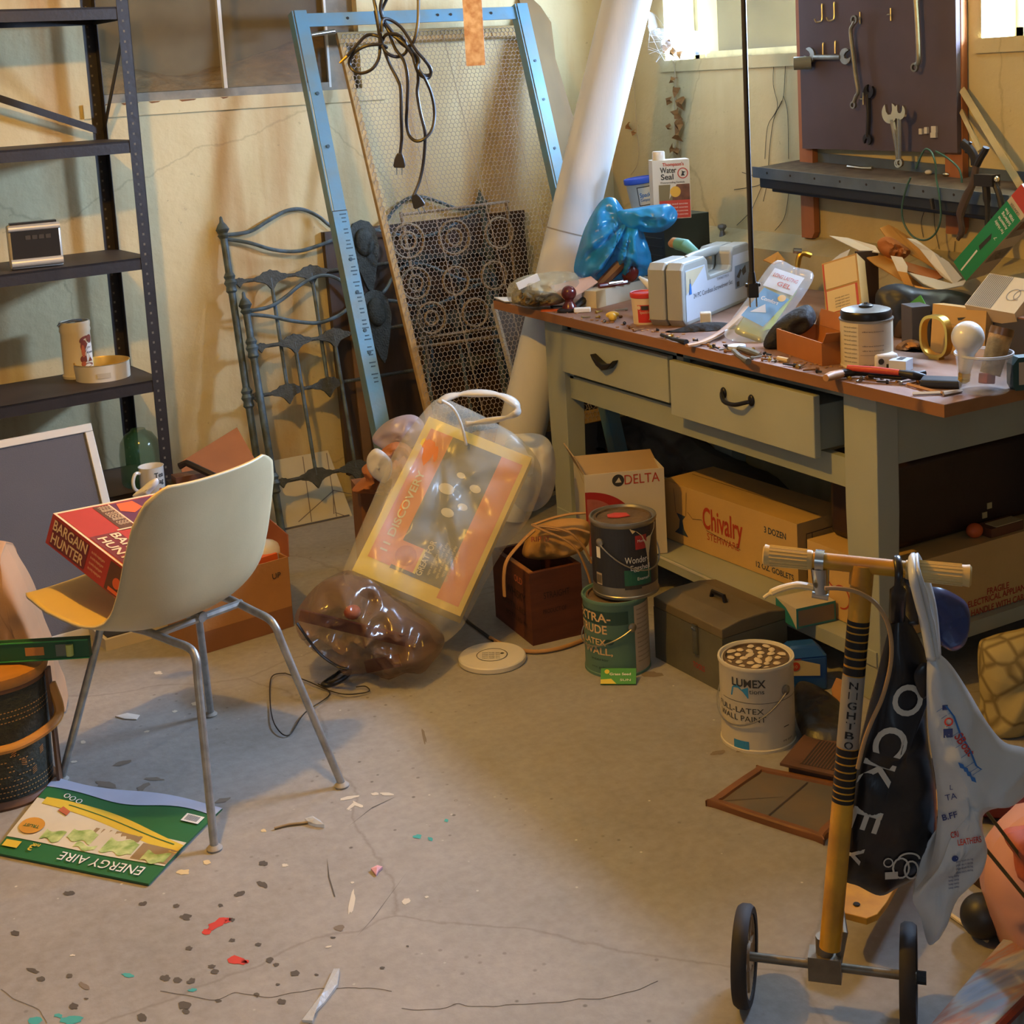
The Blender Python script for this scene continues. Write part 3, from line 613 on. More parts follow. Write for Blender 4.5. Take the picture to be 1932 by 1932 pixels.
b = MB('cardboard_dark'); b.rect(plane(boxface((.28, .20, .2), 'r') , .001), .001, .001, .199, .199); b.rect(plane(boxface((.28, .20, .2), 'f'), .001), .001, .001, .279, .06); b.m('print_dark'); b.text(plane(boxface((.28, .20, .2), 'f'), .002), 'UP', .24, .15, .016); b.build('print', cb)
b = MB('orange_stuff'); b.box((-.02, 0, .155), (.20, .15, .06)); single(b, 'orange_box', 'small orange box standing in the open brown carton', 'box', T(p.x-.10, p.y+.11, .02) @ RZ(14))
b = MB('bag_white'); b.ell((0, 0, 0), (.045, .04, .045)); single(b, 'white_bundle', 'white rounded bundle sticking out of the open brown carton', 'bundle', T(p.x-.02, p.y+.10, .19), smooth=180)
# folded board by the wall behind the chair
mat('fold_brown', '#a8683a', .85, var=.2, vscale=5)
b = MB('fold_brown'); vs = [AY(340, 872, 4.40), AY(447, 806, 4.47), AY(475, 862, 4.40), AY(500, 900, 4.28), AY(350, 930, 4.25)]; n_ = Vector((-.15, -.8, .55)).normalized()*.012
nn = len(vs); b.add(vs+[q+n_*-1 for q in vs], [tuple(range(nn)), tuple(range(nn, 2*nn))[::-1]]+[(i, nn+i, nn+(i+1) % nn, (i+1) % nn) for i in range(nn)])
single(b, 'folded_cardboard', 'brown folded cardboard sheet propped against the cream wall behind the chair', 'cardboard')
b = MB('black_steel'); zq = AH(350, 900, 4.05).z; q = [AH(338, 880, 4.05), AH(352, 873, 4.05), AH(402, 897, 4.0), AH(415, 915, 3.98)]; b.tube(q, .010, 6); b.m('print_dark'); c = AH(360, 905, 4.06); b.box((c.x, c.y, c.z/2), (.12, .09, c.z)); b.m('game_brown'); b.box((c.x, c.y, c.z+.01), (.10, .05, .02))
single(b, 'dark_toolbag', 'dark bag with a thin frame squeezed between the shelving post and the chair back', 'bag')
# ---- floor litter
mat('scrap_white', '#d8d2c6', .7); mat('scrap_clear', '#d9dcdc', .3, alpha=.55, bump=.4); mat('scrap_pink', '#d8a0a8', .7); mat('wire', '#3a332c', .5, .6)
def scrap(name, label, cat, pts, mm, h=.004, seed=0, grp=None):
    b = MB(mm); q = [AZ(u, v, .001) for u, v in pts]; n = len(q); c = sum(q, Vector())/n
    top = [p+Vector((0, 0, h*(.4+abs(nz(p, 40, seed))))) for p in q]; cc = c+Vector((0, 0, h*1.2))
    b.add(q+top+[cc], [(i, (i+1) % n, n+(i+1) % n, n+i) for i in range(n)]+[(n+i, n+(i+1) % n, 2*n) for i in range(n)]+[tuple(range(n))[::-1]])
    return single(b, name, label, cat, group=grp, smooth=0)
scrap('paper_scrap', 'pale diamond of paper on the floor under the shell chair', 'paper scrap', [(218, 1352), (240, 1346), (264, 1350), (258, 1358), (235, 1357)][::-1], 'scrap_white', .003)
scrap('tape_strip', 'long crumpled strip of clear tape at the bottom of the photo', 'tape', [(570, 1928), (588, 1905), (612, 1870), (630, 1832), (641, 1833), (637, 1862), (612, 1895), (592, 1915), (590, 1931)][::-1], 'scrap_clear', .008, 2)
scrap('pink_scrap', 'pink scrap of paper lying on the open floor', 'paper scrap', [(700, 1642), (712, 1636), (722, 1639), (714, 1646), (710, 1653)][::-1], 'scrap_pink', .006, 3)
scrap('plastic_wisp', 'torn wisp of white plastic on the floor right of the chair', 'plastic scrap', [(575, 1548), (590, 1545), (605, 1552), (612, 1562), (596, 1560), (582, 1556)][::-1], 'scrap_clear', .010, 4)
q = spline([AZ(u, v, .003) for u, v in ((518, 1563), (545, 1556), (572, 1553), (590, 1550))], 6); b = MB('ea_tan'); b.tube(q, .003, 6); single(b, 'dry_twig', 'thin dry twig beside the torn plastic on the floor', 'twig')
def wirepath(pts, h, r=.0016, cl=False): return spline([AZ(u, v, h+.004*(i % 2)) for i, (u, v) in enumerate(pts)], 8, cl)
b = MB('wire'); b.tube(wirepath([(538, 1270), (512, 1278), (510, 1330), (520, 1370), (545, 1387), (575, 1345), (622, 1310), (600, 1290)], .004), .0015, 6); b.tube(wirepath([(538, 1270), (580, 1285), (622, 1303), (655, 1310), (695, 1305), (690, 1295), (672, 1296)], .006), .0015, 6)
single(b, 'wire_hanger', 'bent dark wire hanger lying on the floor beside the chair', 'wire hanger')
# ================================================================ things leaning on the left wall
def onplane(M):
    Mi = M.inverted(); o = M.translation; z = M.col[2].xyz
    def f(u, v):
        d = ray(u, v); t = (o-EYE).dot(z)/d.dot(z); q = Mi @ (EYE+d*t); return Vector((q.x, q.y, 0))
    return f
mat('blue_iron', '#5f7380', .5, .25, var=.35, vscale=25, col2='#4a5048', bump=.1); mat('old_iron', '#4d4f48', .65, .2, var=.3, vscale=40, bump=.4, bscale=150)
def casting(mb, x, y, s=1.0, t=.012, flip=1):
    h = [(-.085, .0), (-.065, .012), (-.045, .016), (-.03, .028), (-.01, .030), (0, .036), (.01, .030), (.03, .028), (.045, .016), (.065, .012), (.085, 0), (.06, -.012), (.035, -.018), (.02, -.028), (.008, -.045), (0, -.056), (-.008, -.045), (-.02, -.028), (-.035, -.018), (-.06, -.012)]
    mb.prism([(x+a*s, y+flip*c*s) for a, c in h][::(1 if flip > 0 else -1)], t, T(0, 0, -t/2))
def knob(mb, x, y, s=1.0):
    o = mb.M; mb.M = o @ T(x, y, 0) @ RX(-90)
    mb.lathe([(.001, -.03*s), (.012*s, -.028*s), (.02*s, -.016*s), (.015*s, -.008*s), (.023*s, .004*s), (.015*s, .02*s), (.007*s, .03*s), (.005*s, .046*s), (.001, .05*s)], 16); mb.M = o
def collar(mb, x, y, s=1.0):
    o = mb.M; mb.M = o @ T(x, y, 0) @ RX(-90); mb.lathe([(.013, -.035*s), (.019*s, -.028*s), (.016*s, -.012*s), (.022*s, 0), (.016*s, .012*s), (.02*s, .022*s), (.013, .035*s)], 14); mb.M = o
def bed_end(label, y0, z1, y1, xl, xr, px, name='bed_end'):
    M = FR((xl, y0, 0), (1, 0, 0), (0, y1-y0, z1)); t = thing(name, label, 'bed end', M); f = onplane(M); W = xr-xl; cx = W/2
    tp = f(*px['top']).y
    for x in (0, W):
        b = MB('blue_iron'); b.tube([(x, 0.01, 0), (x, tp-.02, 0)], .0125, 12); knob(b, x, tp); collar(b, x, f(*px['r1'][0]).y); collar(b, x, f(*px['r2'][0]).y)
        b.build('post', t)
    for key in ('arch', 'sag'):
        q = [f(*p) for p in px[key]]; q[0].x = 0; r = [Vector((W-p.x, p.y, 0)) for p in q[::-1] if p.x < cx-.04]
        b = MB('blue_iron'); b.tube(spline(q+r, 7), .0065, 8); b.build('curved_rod', t)
    xs = [f(*p).x for p in px['cast']]; xs = xs+[W-x for x in xs[::-1]]
    y1_, y2_ = f(*px['r1'][0]).y, f(*px['r2'][0]).y
    for y in (y1_, y2_):
        b = MB('old_iron'); b.tube([(0, y, 0), (W, y, 0)], .0065, 8)
        for x in xs: casting(b, x, y, .8)
        for x in (.03, W-.03): casting(b, x, y, .38)
        b.build('cross_rod', t)
    for x in xs:
        b = MB('blue_iron'); b.tube([(x, y1_, 0), (x, y2_, 0)], .0065, 8); b.build('spindle', t)
    b = MB('old_iron'); ya = f(*px['arch'][-1]).y; b.at(T(cx, ya-.06, .004)).prism([(-.05, .06), (-.03, .09), (0, .10), (.03, .09), (.05, .06), (.055, .0), (.035, -.07), (.012, -.14), (0, -.16), (-.012, -.14), (-.035, -.07), (-.055, 0)], .016)
    b.ell((0, .02, .02), (.035, .05, .014)); b.build('centre_casting', t)
    return t
bed_end('taller blue iron bed end with a curved top leaning on the cream wall', 4.45, 1.05, 4.665, AY(425, 460, 4.64).x, 2.45, dict(top=(418, 436), r1=[(440, 533)], r2=[(458, 752)], cast=[(511, 525), (587, 513)],
    arch=[(428, 443), (470, 437), (505, 417), (540, 398), (570, 395), (600, 408), (620, 424), (640, 436), (655, 440)], sag=[(428, 450), (470, 458), (515, 471), (560, 474), (605, 462), (640, 446), (655, 440)]))
bed_end('shorter blue iron bed end leaning in front of the taller one', 4.40, .85, 4.605, AY(467, 600, 4.57).x, 2.41, dict(top=(462, 578), r1=[(488, 655)], r2=[(528, 910)], cast=[(556, 647), (630, 634)],
    arch=[(472, 586), (505, 580), (535, 563), (570, 535), (600, 521), (625, 521), (650, 534), (675, 556), (695, 570)], sag=[(472, 592), (510, 597), (555, 606), (600, 609), (635, 597), (665, 578), (695, 570)]))
# white scored panel at the foot of the wall
mat('panel_white', '#c3b794', .75, var=.1, vscale=5)
pz = AY(600, 853, 4.64).z; M = FR((1.15, 4.455, 0), (1, 0, 0), (0, .185, pz)); Lx = AZ(668, 975, 0).x-1.15; Hy = sqrt(pz*pz+.185*.185)
b = MB('panel_white'); b.at(M).box((Lx/2, Hy/2, -.008), (Lx, Hy, .016)); b.m('stain_mid'); f = onplane(M); S = plane(I4, .001)
for p0, p1 in (((571, 862), (588, 985)), ((616, 855), (635, 975)), ((676, 845), (680, 870)), ((563, 985), (630, 925)), ((630, 970), (628, 925)), ((628, 925), (665, 933)), ((632, 967), (655, 975))):
    a = f(*p0); c = f(*p1); d = (c-a).normalized(); n_ = Vector((-d.y, d.x, 0))*.0016
    b.add([S(*(q.xy)) for q in (a-n_, c-n_, c+n_, a+n_)], [(0, 1, 2, 3)])
b.m('stain_dark'); b.box((Lx/2, .004, .0), (Lx-.02, .006, .004))
single(b, 'scored_panel', 'low cream panel with scored lines along the wall foot under the bed ends', 'panel', smooth=0)
# dark brown headboard panel behind the iron
mat('walnut', '#4d3a2a', .5, var=.4, vscale=5, stretch=(6, 1, 1)); mat('oak_strip', '#80603f', .55, var=.3, vscale=6)
M = FR(AY(692, 860, 4.585), (1, 0, .0), (0, .06, .8)); f = onplane(M); a = f(612, 438); WP = .80
b = MB('walnut'); b.at(M @ T(0, 0, -.035)); b.prism([(a.x+.0, -.06), (a.x+WP, -.06), (a.x+WP, a.y), (a.x, a.y)], .028); b.m('oak_strip'); b.box((a.x+.075, a.y/2-.08, .030), (.035, a.y*.85, .012)); b.m('walnut'); b.box((a.x+WP/2, a.y-.02, .03), (WP, .04, .016))
single(b, 'brown_headboard', 'dark brown wooden bed panel standing behind the blue iron bed ends', 'panel', smooth=0)
# wire-mesh screen
mat('raw_wood', '#b0905c', .75, var=.25, vscale=7, stretch=(1, 6, 6)); mat('mesh_wire', '#a2968a', .6, .2)
TL = AX(634, 62, 1.925); dx_ = AY(1012, 30, TL.y)-TL; BL = AX(797, 755, 1.925); BL = TL + (BL-TL)*((TL.z-.27)/(TL.z-BL.z)); dx_.z = dx_.y = 0
M = FR(BL, dx_, TL-BL); f = onplane(M); Wm = dx_.length; Hm = (M.inverted() @ TL).y
ms = thing('wire_mesh_screen', 'tall wooden frame covered in hexagonal wire mesh leaning in the corner', 'wire mesh screen', M)
ang = []
for c, d in (((Wm/2, Hm-.022, -.004), (Wm, .044, .02)), ((Wm/2, .022, -.004), (Wm, .044, .02)), ((.012, Hm/2, -.004), (.024, Hm-.088, .02)), ((Wm-.02, Hm/2, -.004), (.04, Hm-.088, .02))):
    b = MB('raw_wood'); b.box(c, d); b.build('frame_bar', ms, bevel=.002)
b = MB('mesh_wire'); hx = .0165; hy = hx*.62; r = .0009; seen = set()
def wire(a, c):
    d = (c-a).normalized(); n1 = Vector((-d.y, d.x, 0))*r; up = Vector((0, 0, r)); o = len(b.v)
    b.v += [a-n1, c-n1, c+up, a+up, a+n1, c+n1]; b.f += [(o, o+1, o+2, o+3), (o+3, o+2, o+5, o+4)]; b.fm += [0, 0]
ny = int(Hm/(hy*1.5)); nx = int(Wm/hx)
for j in range(ny):
    for i in range(nx):
        x = (i+.5*(j % 2))*hx+.008; y = j*hy*1.5+.01
        a1 = Vector((x, y+hy*.5, .008)); a2 = Vector((x+hx/2, y+hy, .008)); a3 = Vector((x+hx, y+hy*.5, .008)); a0 = Vector((x, y-hy*.5, .008))
        wire(a0, a1); wire(a1, a2); wire(a2, a3)
for k in (.25, .5, .75): b.tube([(Wm*k, .02, .009), (Wm*k, Hm-.02, .009)], .0012, 4)
o = b.build('wire_mesh', ms, smooth=0); o['kind'] = 'stuff'
# pale scrollwork panel behind the mesh
mat('scroll_tan', '#8d7a5e', .6, var=.2)
b = MB('scroll_tan'); M = FR(AY(700, 800, 4.47), (1, 0, 0), (0, .07, 1)); f = onplane(M); b.at(M)
def circ(u, v, r, w_=.006, a0=0, a1=360):
    c = f(u, v); q = [Vector((c.x+r*cos(radians(a0+(a1-a0)*k/24)), c.y+r*sin(radians(a0+(a1-a0)*k/24)), .008)) for k in range(25)]; b.tube(q, w_, 6)
for u, v, r in ((768, 455, .060), (768, 455, .03), (855, 448, .06), (855, 448, .03), (782, 535, .055), (782, 535, .028), (858, 530, .05), (812, 600, .055), (812, 600, .025), (895, 590, .05), (940, 440, .055), (930, 520, .05)): circ(u, v, r)
for p0, p1 in (((760, 405), (960, 380)), ((790, 640), (955, 615)), ((785, 655), (960, 632)), ((756, 400), (812, 700)), ((955, 380), (985, 640))): b.tube([f(*p0), f(*p1)], .006, 6)
single(b, 'scrollwork_panel', 'tan scrollwork iron panel seen through the wire mesh', 'ironwork', smooth=60)
# blue angle-iron bed frame
mat('blue_paint', '#5d8aa3', .45, .1, var=.22, vscale=9, col2='#6d7f80', bump=.05); mat('blue_ink', '#2f4a58', .6)
topL = AX(563, 35, 1.735); botL = AX(706, 750, 1.735); botL = topL + (botL-topL)*((topL.z-.005)/(topL.z-botL.z)); topR = AY(972, 2, topL.y); topR.z = topL.z
M = FR(botL, topR-topL, topL-botL); f = onplane(M); HB = f(563, 35).y; XR = f(985, 40).x-f(563, 35).x; SK = f(563, 35).x
bf = thing('blue_bed_frame', 'pale blue angle-iron bed frame with two long rails leaning over the wire mesh', 'bed frame', M)
def rail(x0, x1, marks):
    a = Vector((x1, 0, .02)); c = Vector((x0, HB+.02, .02)); d = c-a; L = d.length; Mr = FR(a, Vector((d.y, -d.x, 0)), d)
    b = MB('blue_paint'); b.at(Mr); b.box((0, L*.31, .002), (.050, L*.62, .004)); b.box((.003, L*.81, .0), (.042, L*.38, .004)); b.box((-.024, L/2, -.02), (.004, L, .04))
    b.m('blue_ink')
    if marks:
        for k in range(46):
            y = L*.30+k*.0125
            if k % 7 not in (0, 4): b.box((.008, y, .0046), (.014 if k % 3 else .022, .0035, .0012))
        for y in (L*.36, L*.40, L*.47, L*.53, L*.74, L*.84): b.cyl((.004, y, .003), (.004, y, .0065), .006, 10)
        for k in range(8): b.box((.008, L*.06+k*.02, .0046), (.014, .003, .0012))
    else:
        for y in (L*.7, L*.8, L*.88): b.cyl((.004, y, .001), (.004, y, .004), .005, 10)
    b.m('wire'); b.box((0, L*.62, .003), (.05, .003, .003))
    return b.build('long_rail', bf, smooth=0)
rail(SK, 0, True); rail(SK+XR, XR, False)
b = MB('blue_paint'); b.box((SK+XR/2, HB-.012, .012), (XR, .045, .004)); b.box((SK+XR/2, HB+.010, -.006), (XR, .004, .036)); b.m('wire')
for k in (.2, .35, .6, .66, .85): b.cyl((SK+XR*k, HB-.01, .012), (SK+XR*k, HB-.01, .016), .005, 10)
b.build('head_rail', bf, smooth=0)
b = MB('chrome'); b.cyl((SK+.03, HB-.06, .005), (SK+.115, HB-.05, .005), .007, 10); b.build('bolt', bf)
# plywood boards between mesh and corner
mat('plywood', '#8f744d', .75, var=.35, vscale=4, stretch=(1, 1, .3)); mat('plywood_edge', '#5b4a33', .8)
p0 = AY(985, 5, 4.66); q0 = AX(1072, 340, p0.x); q0 = p0+(q0-p0)*2.6; M = FR(q0, (1, 0, 0), p0-q0); f = onplane(M)
b = MB('plywood'); pts = [f(u, v).xy for u, v in ((975, -30), (1020, 12), (1040, 42), (1048, 110), (1098, 275))]; e = Vector((pts[4].x, pts[4].y))+(Vector((pts[4]))-Vector((pts[3])))*2.2
pl = [tuple(q) for q in pts]+[tuple(e), (e.x-.25, e.y)]
b.at(M @ T(0, 0, -.012)).prism(pl[::-1], .012); b.m('plywood_edge')
single(b, 'plywood_offcut', 'worn brown plywood sheet leaning between the wire mesh and the white tube', 'board', smooth=0)
# thick white tube
mat('tube_card', '#e6e6e4', .6, var=.10, vscale=2.5, stretch=(3, 3, .4), bump=.05); mat('tube_seam', '#a89f90', .7)
pa = AH(1183, 0, 4.72); pb = AH(984, 815, 4.62); d = (pa-pb).normalized(); foot = pb - d*((pb.z-.02)/d.z); top = pa + d*((HC-.02-pa.z)/d.z)
L = (top-foot).length; R_ = .079; ux = HR-d*HR.dot(d); M = FR(foot, ux, d)
b = MB('tube_card'); b.at(M @ RX(-90)); b.lathe([(R_-.006, .003), (R_, .003), (R_, L-.01), (R_-.006, L-.01), (R_-.006, .003)], 48)
b.m('tube_seam'); b.lathe([(R_+.0004, L*.405), (R_+.0008, L*.406), (R_+.0004, L*.407)], 48)
single(b, 'white_tube', 'thick pale cardboard tube slanting up to the ceiling behind the workbench', 'tube')
# grey framed screen behind the bench end
k_ = AY(935, 650, 4.25).dot(HF); A = AH(913, 577, k_+.02); Bm = AH(957, 718, k_-.02); d = (A-Bm).normalized(); foot = Bm-d*((Bm.z-.03)/d.z); M = FR(foot, (.95, .3, 0), d); L = (M.inverted() @ A).y
fs = thing('framed_screen', 'narrow grey window screen with a white frame standing behind the left end of the workbench', 'window screen', M)
mat('screen_grey', '#6a6462', .8, var=.1)
for c, dd in (((.005, L/2, 0), (.012, L, .016)), ((.2, L-.005, 0), (.38, .012, .016)), ((.395, L/2, 0), (.012, L, .016)), ((.2, .006, 0), (.38, .012, .016))):
    b = MB('alu_frame'); b.box(c, dd); b.build('frame_bar', fs, smooth=0)
b = MB('screen_grey'); b.box((.2, L/2, -.001), (.38, L-.02, .003)); b.build('mesh', fs, smooth=0)
# knotted extension cord from the ceiling
mat('black_rubber', '#26221e', .45, var=.15); mat('brass', '#c9a24a', .3, .9)
KC = 3.55; cd = thing('extension_cord', 'tangled black extension cord hanging from the ceiling before the wire mesh', 'cord', T(AH(735, 0, KC)))
org = cd.matrix_world.translation.copy()
def cp(u, v, dk=0): return AH(u, v, KC+dk)-org
zt = AH(735, 0, KC).z
b = MB('black_rubber')
for i, pts in enumerate(([(690, -240), (697, -120), (703, -20), (710, 20), (716, 55), (722, 85), (735, 120), (750, 150), (756, 170), (757, 220), (758, 260), (755, 290)],
        [(722, -240), (724, -120), (722, -20), (718, 20), (730, 50), (745, 90), (762, 115), (769, 150), (768, 200), (767, 230), (772, 255), (785, 266), (800, 262), (815, 245), (820, 215), (815, 180), (803, 150), (790, 130), (783, 105), (770, 85)],
        [(752, -240), (745, -120), (735, -20), (720, 25), (735, 60), (765, 85), (785, 120), (789, 150), (787, 175), (793, 212), (801, 245), (802, 265), (799, 305), (792, 340), (781, 368)],
        [(722, 72), (705, 66), (690, 68), (672, 86), (655, 106)],
        [(730, 90), (718, 84), (690, 87), (668, 100), (659, 118), (667, 133), (683, 138), (702, 130), (714, 112), (717, 90), (715, 60), (708, 20)],
        [(722, 60), (722, 38), (735, 37), (755, 50), (770, 70), (785, 95), (805, 118), (813, 135), (808, 147), (795, 143), (787, 128), (790, 112), (775, 95), (755, 80), (740, 60), (728, 45)],
        [(800, -240), (795, -120), (790, -20), (789, 40), (782, 75), (772, 88)], [(716, 70), (722, 88), (730, 100), (745, 107), (760, 104), (768, 92), (760, 72), (745, 64), (728, 66), (720, 80)], [(778, 100), (788, 135), (800, 142), (812, 140), (812, 128), (800, 112)])):
    q = spline([cp(u, v, .012*sin(i*2.1+j*1.3)) for j, (u, v) in enumerate(pts)], 6); b.tube(q, .0042, 7)
b.build('cable', cd)
def plug(parent, M, mm='black_rubber', prong='chrome', s=1):
    b = MB(mm); b.at(M); b.prism([(-.006*s, .0), (-.012*s, -.014*s), (-.015*s, -.030*s), (-.013*s, -.036*s), (.013*s, -.036*s), (.015*s, -.030*s), (.012*s, -.014*s), (.006*s, 0)][::-1], .014*s, T(0, 0, -.007*s)); o = b.build('plug', parent, bevel=.002)
    b = MB(prong); b.at(M)
    for x in (-.0065, .0065): b.box((x*s, -.044*s, 0), (.002*s, .018*s, .005*s))
    b.build('prong', o, smooth=0)
c = cp(754, 289); plug(cd, FR(c, HR+Vector((0, 0, -.08)), (0, 0, 1)), 'black_rubber'); c = cp(781, 366)
plug(cd, FR(c, (HR*.9+Vector((0, 0, .35))), (0, 0, 1)))
b = MB('brass'); b.tube([cp(655, 106), cp(641, 119)], [.004, .003], 8); b.build('jack_tip', cd)
# pink slat from the ceiling
mat('pink_slat', '#d6c8d6', .75, var=.35, vscale=60, col2='#b08f8c')
a = AH(898, 124, 3.4); c = AH(880, -5, 3.4); d = (c-a).normalized(); L = (HC-.01-a.z)/d.z; b = MB('pink_slat'); b.box((0, L/2, 0), (.045, L, .012))
single(b, 'pink_plank', 'speckled pink wooden plank hanging down from the ceiling at the top of the photo', 'plank', FR(a, HR, d), smooth=0)
# plug hanging over the bench
a = AH(1419, 532, 2.80); c = AH(1403, -5, 2.80); d = (c-a).normalized(); L = (HC-a.z)/d.z; M = FR(a, HR, d)
hp = thing('hanging_plug', 'single black cord with a two-prong plug hanging down over the workbench', 'cord', M)
b = MB('black_rubber'); b.tube([(0, -.003, 0), (0, L*.25, .002), (.002, L*.6, 0), (0, L, 0)], .0052, 8); b.tube([(0, -.002, 0), (0, .02, 0)], [.009, .006], 8); b.build('cable', hp)
b = MB('black_rubber'); b.box((.001, -.016, 0), (.021, .030, .016)); b.box((.001, -.006, 0), (.030, .007, .01)); o = b.build('plug', hp, bevel=.002)
b = MB('steel_frame')
for x in (-.0055, .0075): b.box((x, -.040, 0), (.002, .020, .006))
b.build('prong', o, smooth=0)
# ================================================================ right wall: tool board, tray, odds and ends
mat('tool_board', '#55474c', .7, var=.18, vscale=5); mat('batten', '#a8683c', .6, var=.2, vscale=5, stretch=(6, 6, 1)); mat('hook_metal', '#d3c9a8', .35, .7); mat('wrench_steel', '#9b9688', .35, .85, var=.3, vscale=30); mat('wrench_bright', '#d8d0bb', .22, 1); mat('wrench_dark', '#33302f', .5, .6)
XP = XB-.045
a = AX(1514, 284, XP); c = AX(1806, 279, XP); PB0, PB1, PZ = c.y, a.y, (a.z+c.z)/2-.004
pb = thing('tool_board', 'dark brown tool board on orange battens fixed to the wall between the two windows', 'tool board', T(XP, 0, 0))
b = MB('tool_board'); b.box((.008, (PB0+PB1)/2, (PZ+1.95)/2), (.016, PB1-PB0, 1.95-PZ)); b.build('panel', pb, smooth=0)
for u0, u1, vb in ((1516, 1540, 447), (1789, 1822, 440)):
    y1 = AX(u0, 400, XB-.018).y; y0 = AX(u1, 400, XB-.018).y; zb = AX(u0, vb, XB-.018).z
    b = MB('batten'); yc = (y0+y1)/2; b.at(T(.017, yc, 0)).prism([(-(y1-y0)/2, zb+.02), (-(y1-y0)/2+.012, zb), ((y1-y0)/2, zb), ((y1-y0)/2, 1.98), (-(y1-y0)/2, 1.98)], .022, FR((0, 0, 0), (0, 1, 0), (0, 0, 1))); b.build('batten', pb, smooth=0)
def pw(u, v, off=0): p = AX(u, v, XP-off); return p-Vector((XP, 0, 0))
def hook(u, v, h=.05, jj=True):
    b = MB('hook_metal'); p = pw(u, v); q = [p+Vector((0, 0, h*.5)), p+Vector((-.004, 0, h*.5)), p+Vector((-.005, 0, -h*.35))]
    if jj: q += [p+Vector((-.012, .004, -h*.5)), p+Vector((-.022, .008, -h*.5)), p+Vector((-.026, .010, -h*.3))]
    b.tube(spline(q, 4), .0028, 6); b.build('hook', pb)
hook(1553, 25); hook(1576, 22); hook(1555, 95, .04, False); hook(1578, 92, .04, False)
for u, v in ((1682, 27), (1624, 34), (1690, 224), (1630, 186)):
    b = MB('hook_metal'); p = pw(u, v); b.tube([p+Vector((-.003, 0, .018)), p+Vector((-.003, 0, -.018))], .0022, 6); b.tube([p+Vector((-.003, .014, 0)), p+Vector((-.02, -.01, 0))], .0022, 6); b.build('hook', pb)
def ring_end(mb, p, r, t=.008, hole=.6, ax_=(-1, 0, 0)):
    o = mb.M; mb.M = o @ T(p) @ RY(-90); mb.lathe([(r*hole, -t/2), (r, -t/2), (r, t/2), (r*hole, t/2), (r*hole, -t/2)], 18); mb.M = o
def jaw(mb, p, dirv, s=.022, t=.008):
    """open jaw in the wall plane, mouth along dirv (y, z)"""
    d = Vector((0, dirv[0], dirv[1])).normalized(); M = FR(p, Vector((0, d.z, -d.y)), d); o = mb.M
    mb.M = o @ M; k = s
    mb.prism([(k*sin(radians(a)), k*cos(radians(a))) for a in range(28, 333, 16)]+[(-.42*k, .2*k), (-.2*k, -.15*k), (.2*k, -.15*k), (.42*k, .2*k)], t, T(0, 0, -t/2)); mb.M = o
def W(mb, pts, r, off=.025, n=8, flat=1): mb.tube(spline([AX(u, v, XP-off) for u, v in pts], 5), r, n, flat=flat)
b = MB('wrench_steel'); W(b, [(1613, 40), (1610, 46), (1605, 58), (1608, 90), (1614, 140), (1619, 172), (1615, 182), (1611, 194)], .006); ring_end(b, AX(1612, 37, XP-.025), .013); ring_end(b, AX(1610, 198, XP-.025), .011)
single(b, 'box_wrench', 'thin cranked box wrench hanging near the middle of the tool board', 'wrench')
b = MB('wrench_steel'); W(b, [(1537, 108), (1586, 108)], [.008]*6, .018); jaw(b, AX(1528, 104, XP-.018), (1, .5), .024); jaw(b, AX(1596, 106, XP-.018), (-1, .35), .024)
single(b, 'open_end_wrench', 'short open-ended wrench lying across two pegs at the left of the tool board', 'wrench')
mat('grey_rubber', '#76786c', .6)
b = MB('grey_rubber'); b.cyl(AX(1498, 120, XP-.05), AX(1531, 118, XP-.012), .020, 20); single(b, 'socket_tube', 'stubby grey tube poking out past the left edge of the tool board', 'socket')
b = MB('wrench_steel'); W(b, [(1727, -40), (1728, 0), (1731, 50), (1733, 112), (1728, 122)], .007); ring_end(b, AX(1726, 127, XP-.025), .013)
single(b, 'ring_wrench', 'long ring wrench hanging at the upper right of the tool board', 'wrench')
b = MB('wrench_dark'); W(b, [(1637, 178), (1639, 220), (1637, 258)], [.007]*11, .012); jaw(b, AX(1640, 172, XP-.012), (-.3, 1), .02); jaw(b, AX(1637, 263, XP-.012), (.3, -1), .017)
single(b, 'dark_wrench', 'small blackened wrench hanging low on the tool board', 'wrench')
b = MB('wrench_bright'); W(b, [(1684, 226), (1690, 262), (1694, 300)], [.0085, .008, .008, .008, .008, .007, .007, .006, .006, .006, .006], .035); jaw(b, AX(1680, 213, XP-.035), (.12, 1), .030, .010); ring_end(b, AX(1695, 308, XP-.035), .013)
single(b, 'combination_wrench', 'large bright combination wrench standing on the wall tray, the left one of the pair', 'wrench')
b = MB('wrench_bright'); W(b, [(1697, 224), (1697, 262), (1697, 300)], .007, .05); jaw(b, AX(1699, 211, XP-.05), (-.1, 1), .022, .009); ring_end(b, AX(1698, 307, XP-.05), .012)
single(b, 'combination_wrench', 'slimmer bright combination wrench close to the right of the large one on the wall tray', 'wrench')
mat('tag_pale', '#c9c0ac', .5)
b = MB('tag_pale')
for u, v, w_, h_ in ((1738, 248, .012, .016), (1748, 246, .011, .018), (1763, 244, .018, .018), (1762, 255, .02, .014)): b.box(AX(u, v, XP-.004), (.008, w_, h_))
single(b, 'bit_holder', 'row of small pale bits stuck on the lower right of the tool board', 'tool bits', smooth=0)
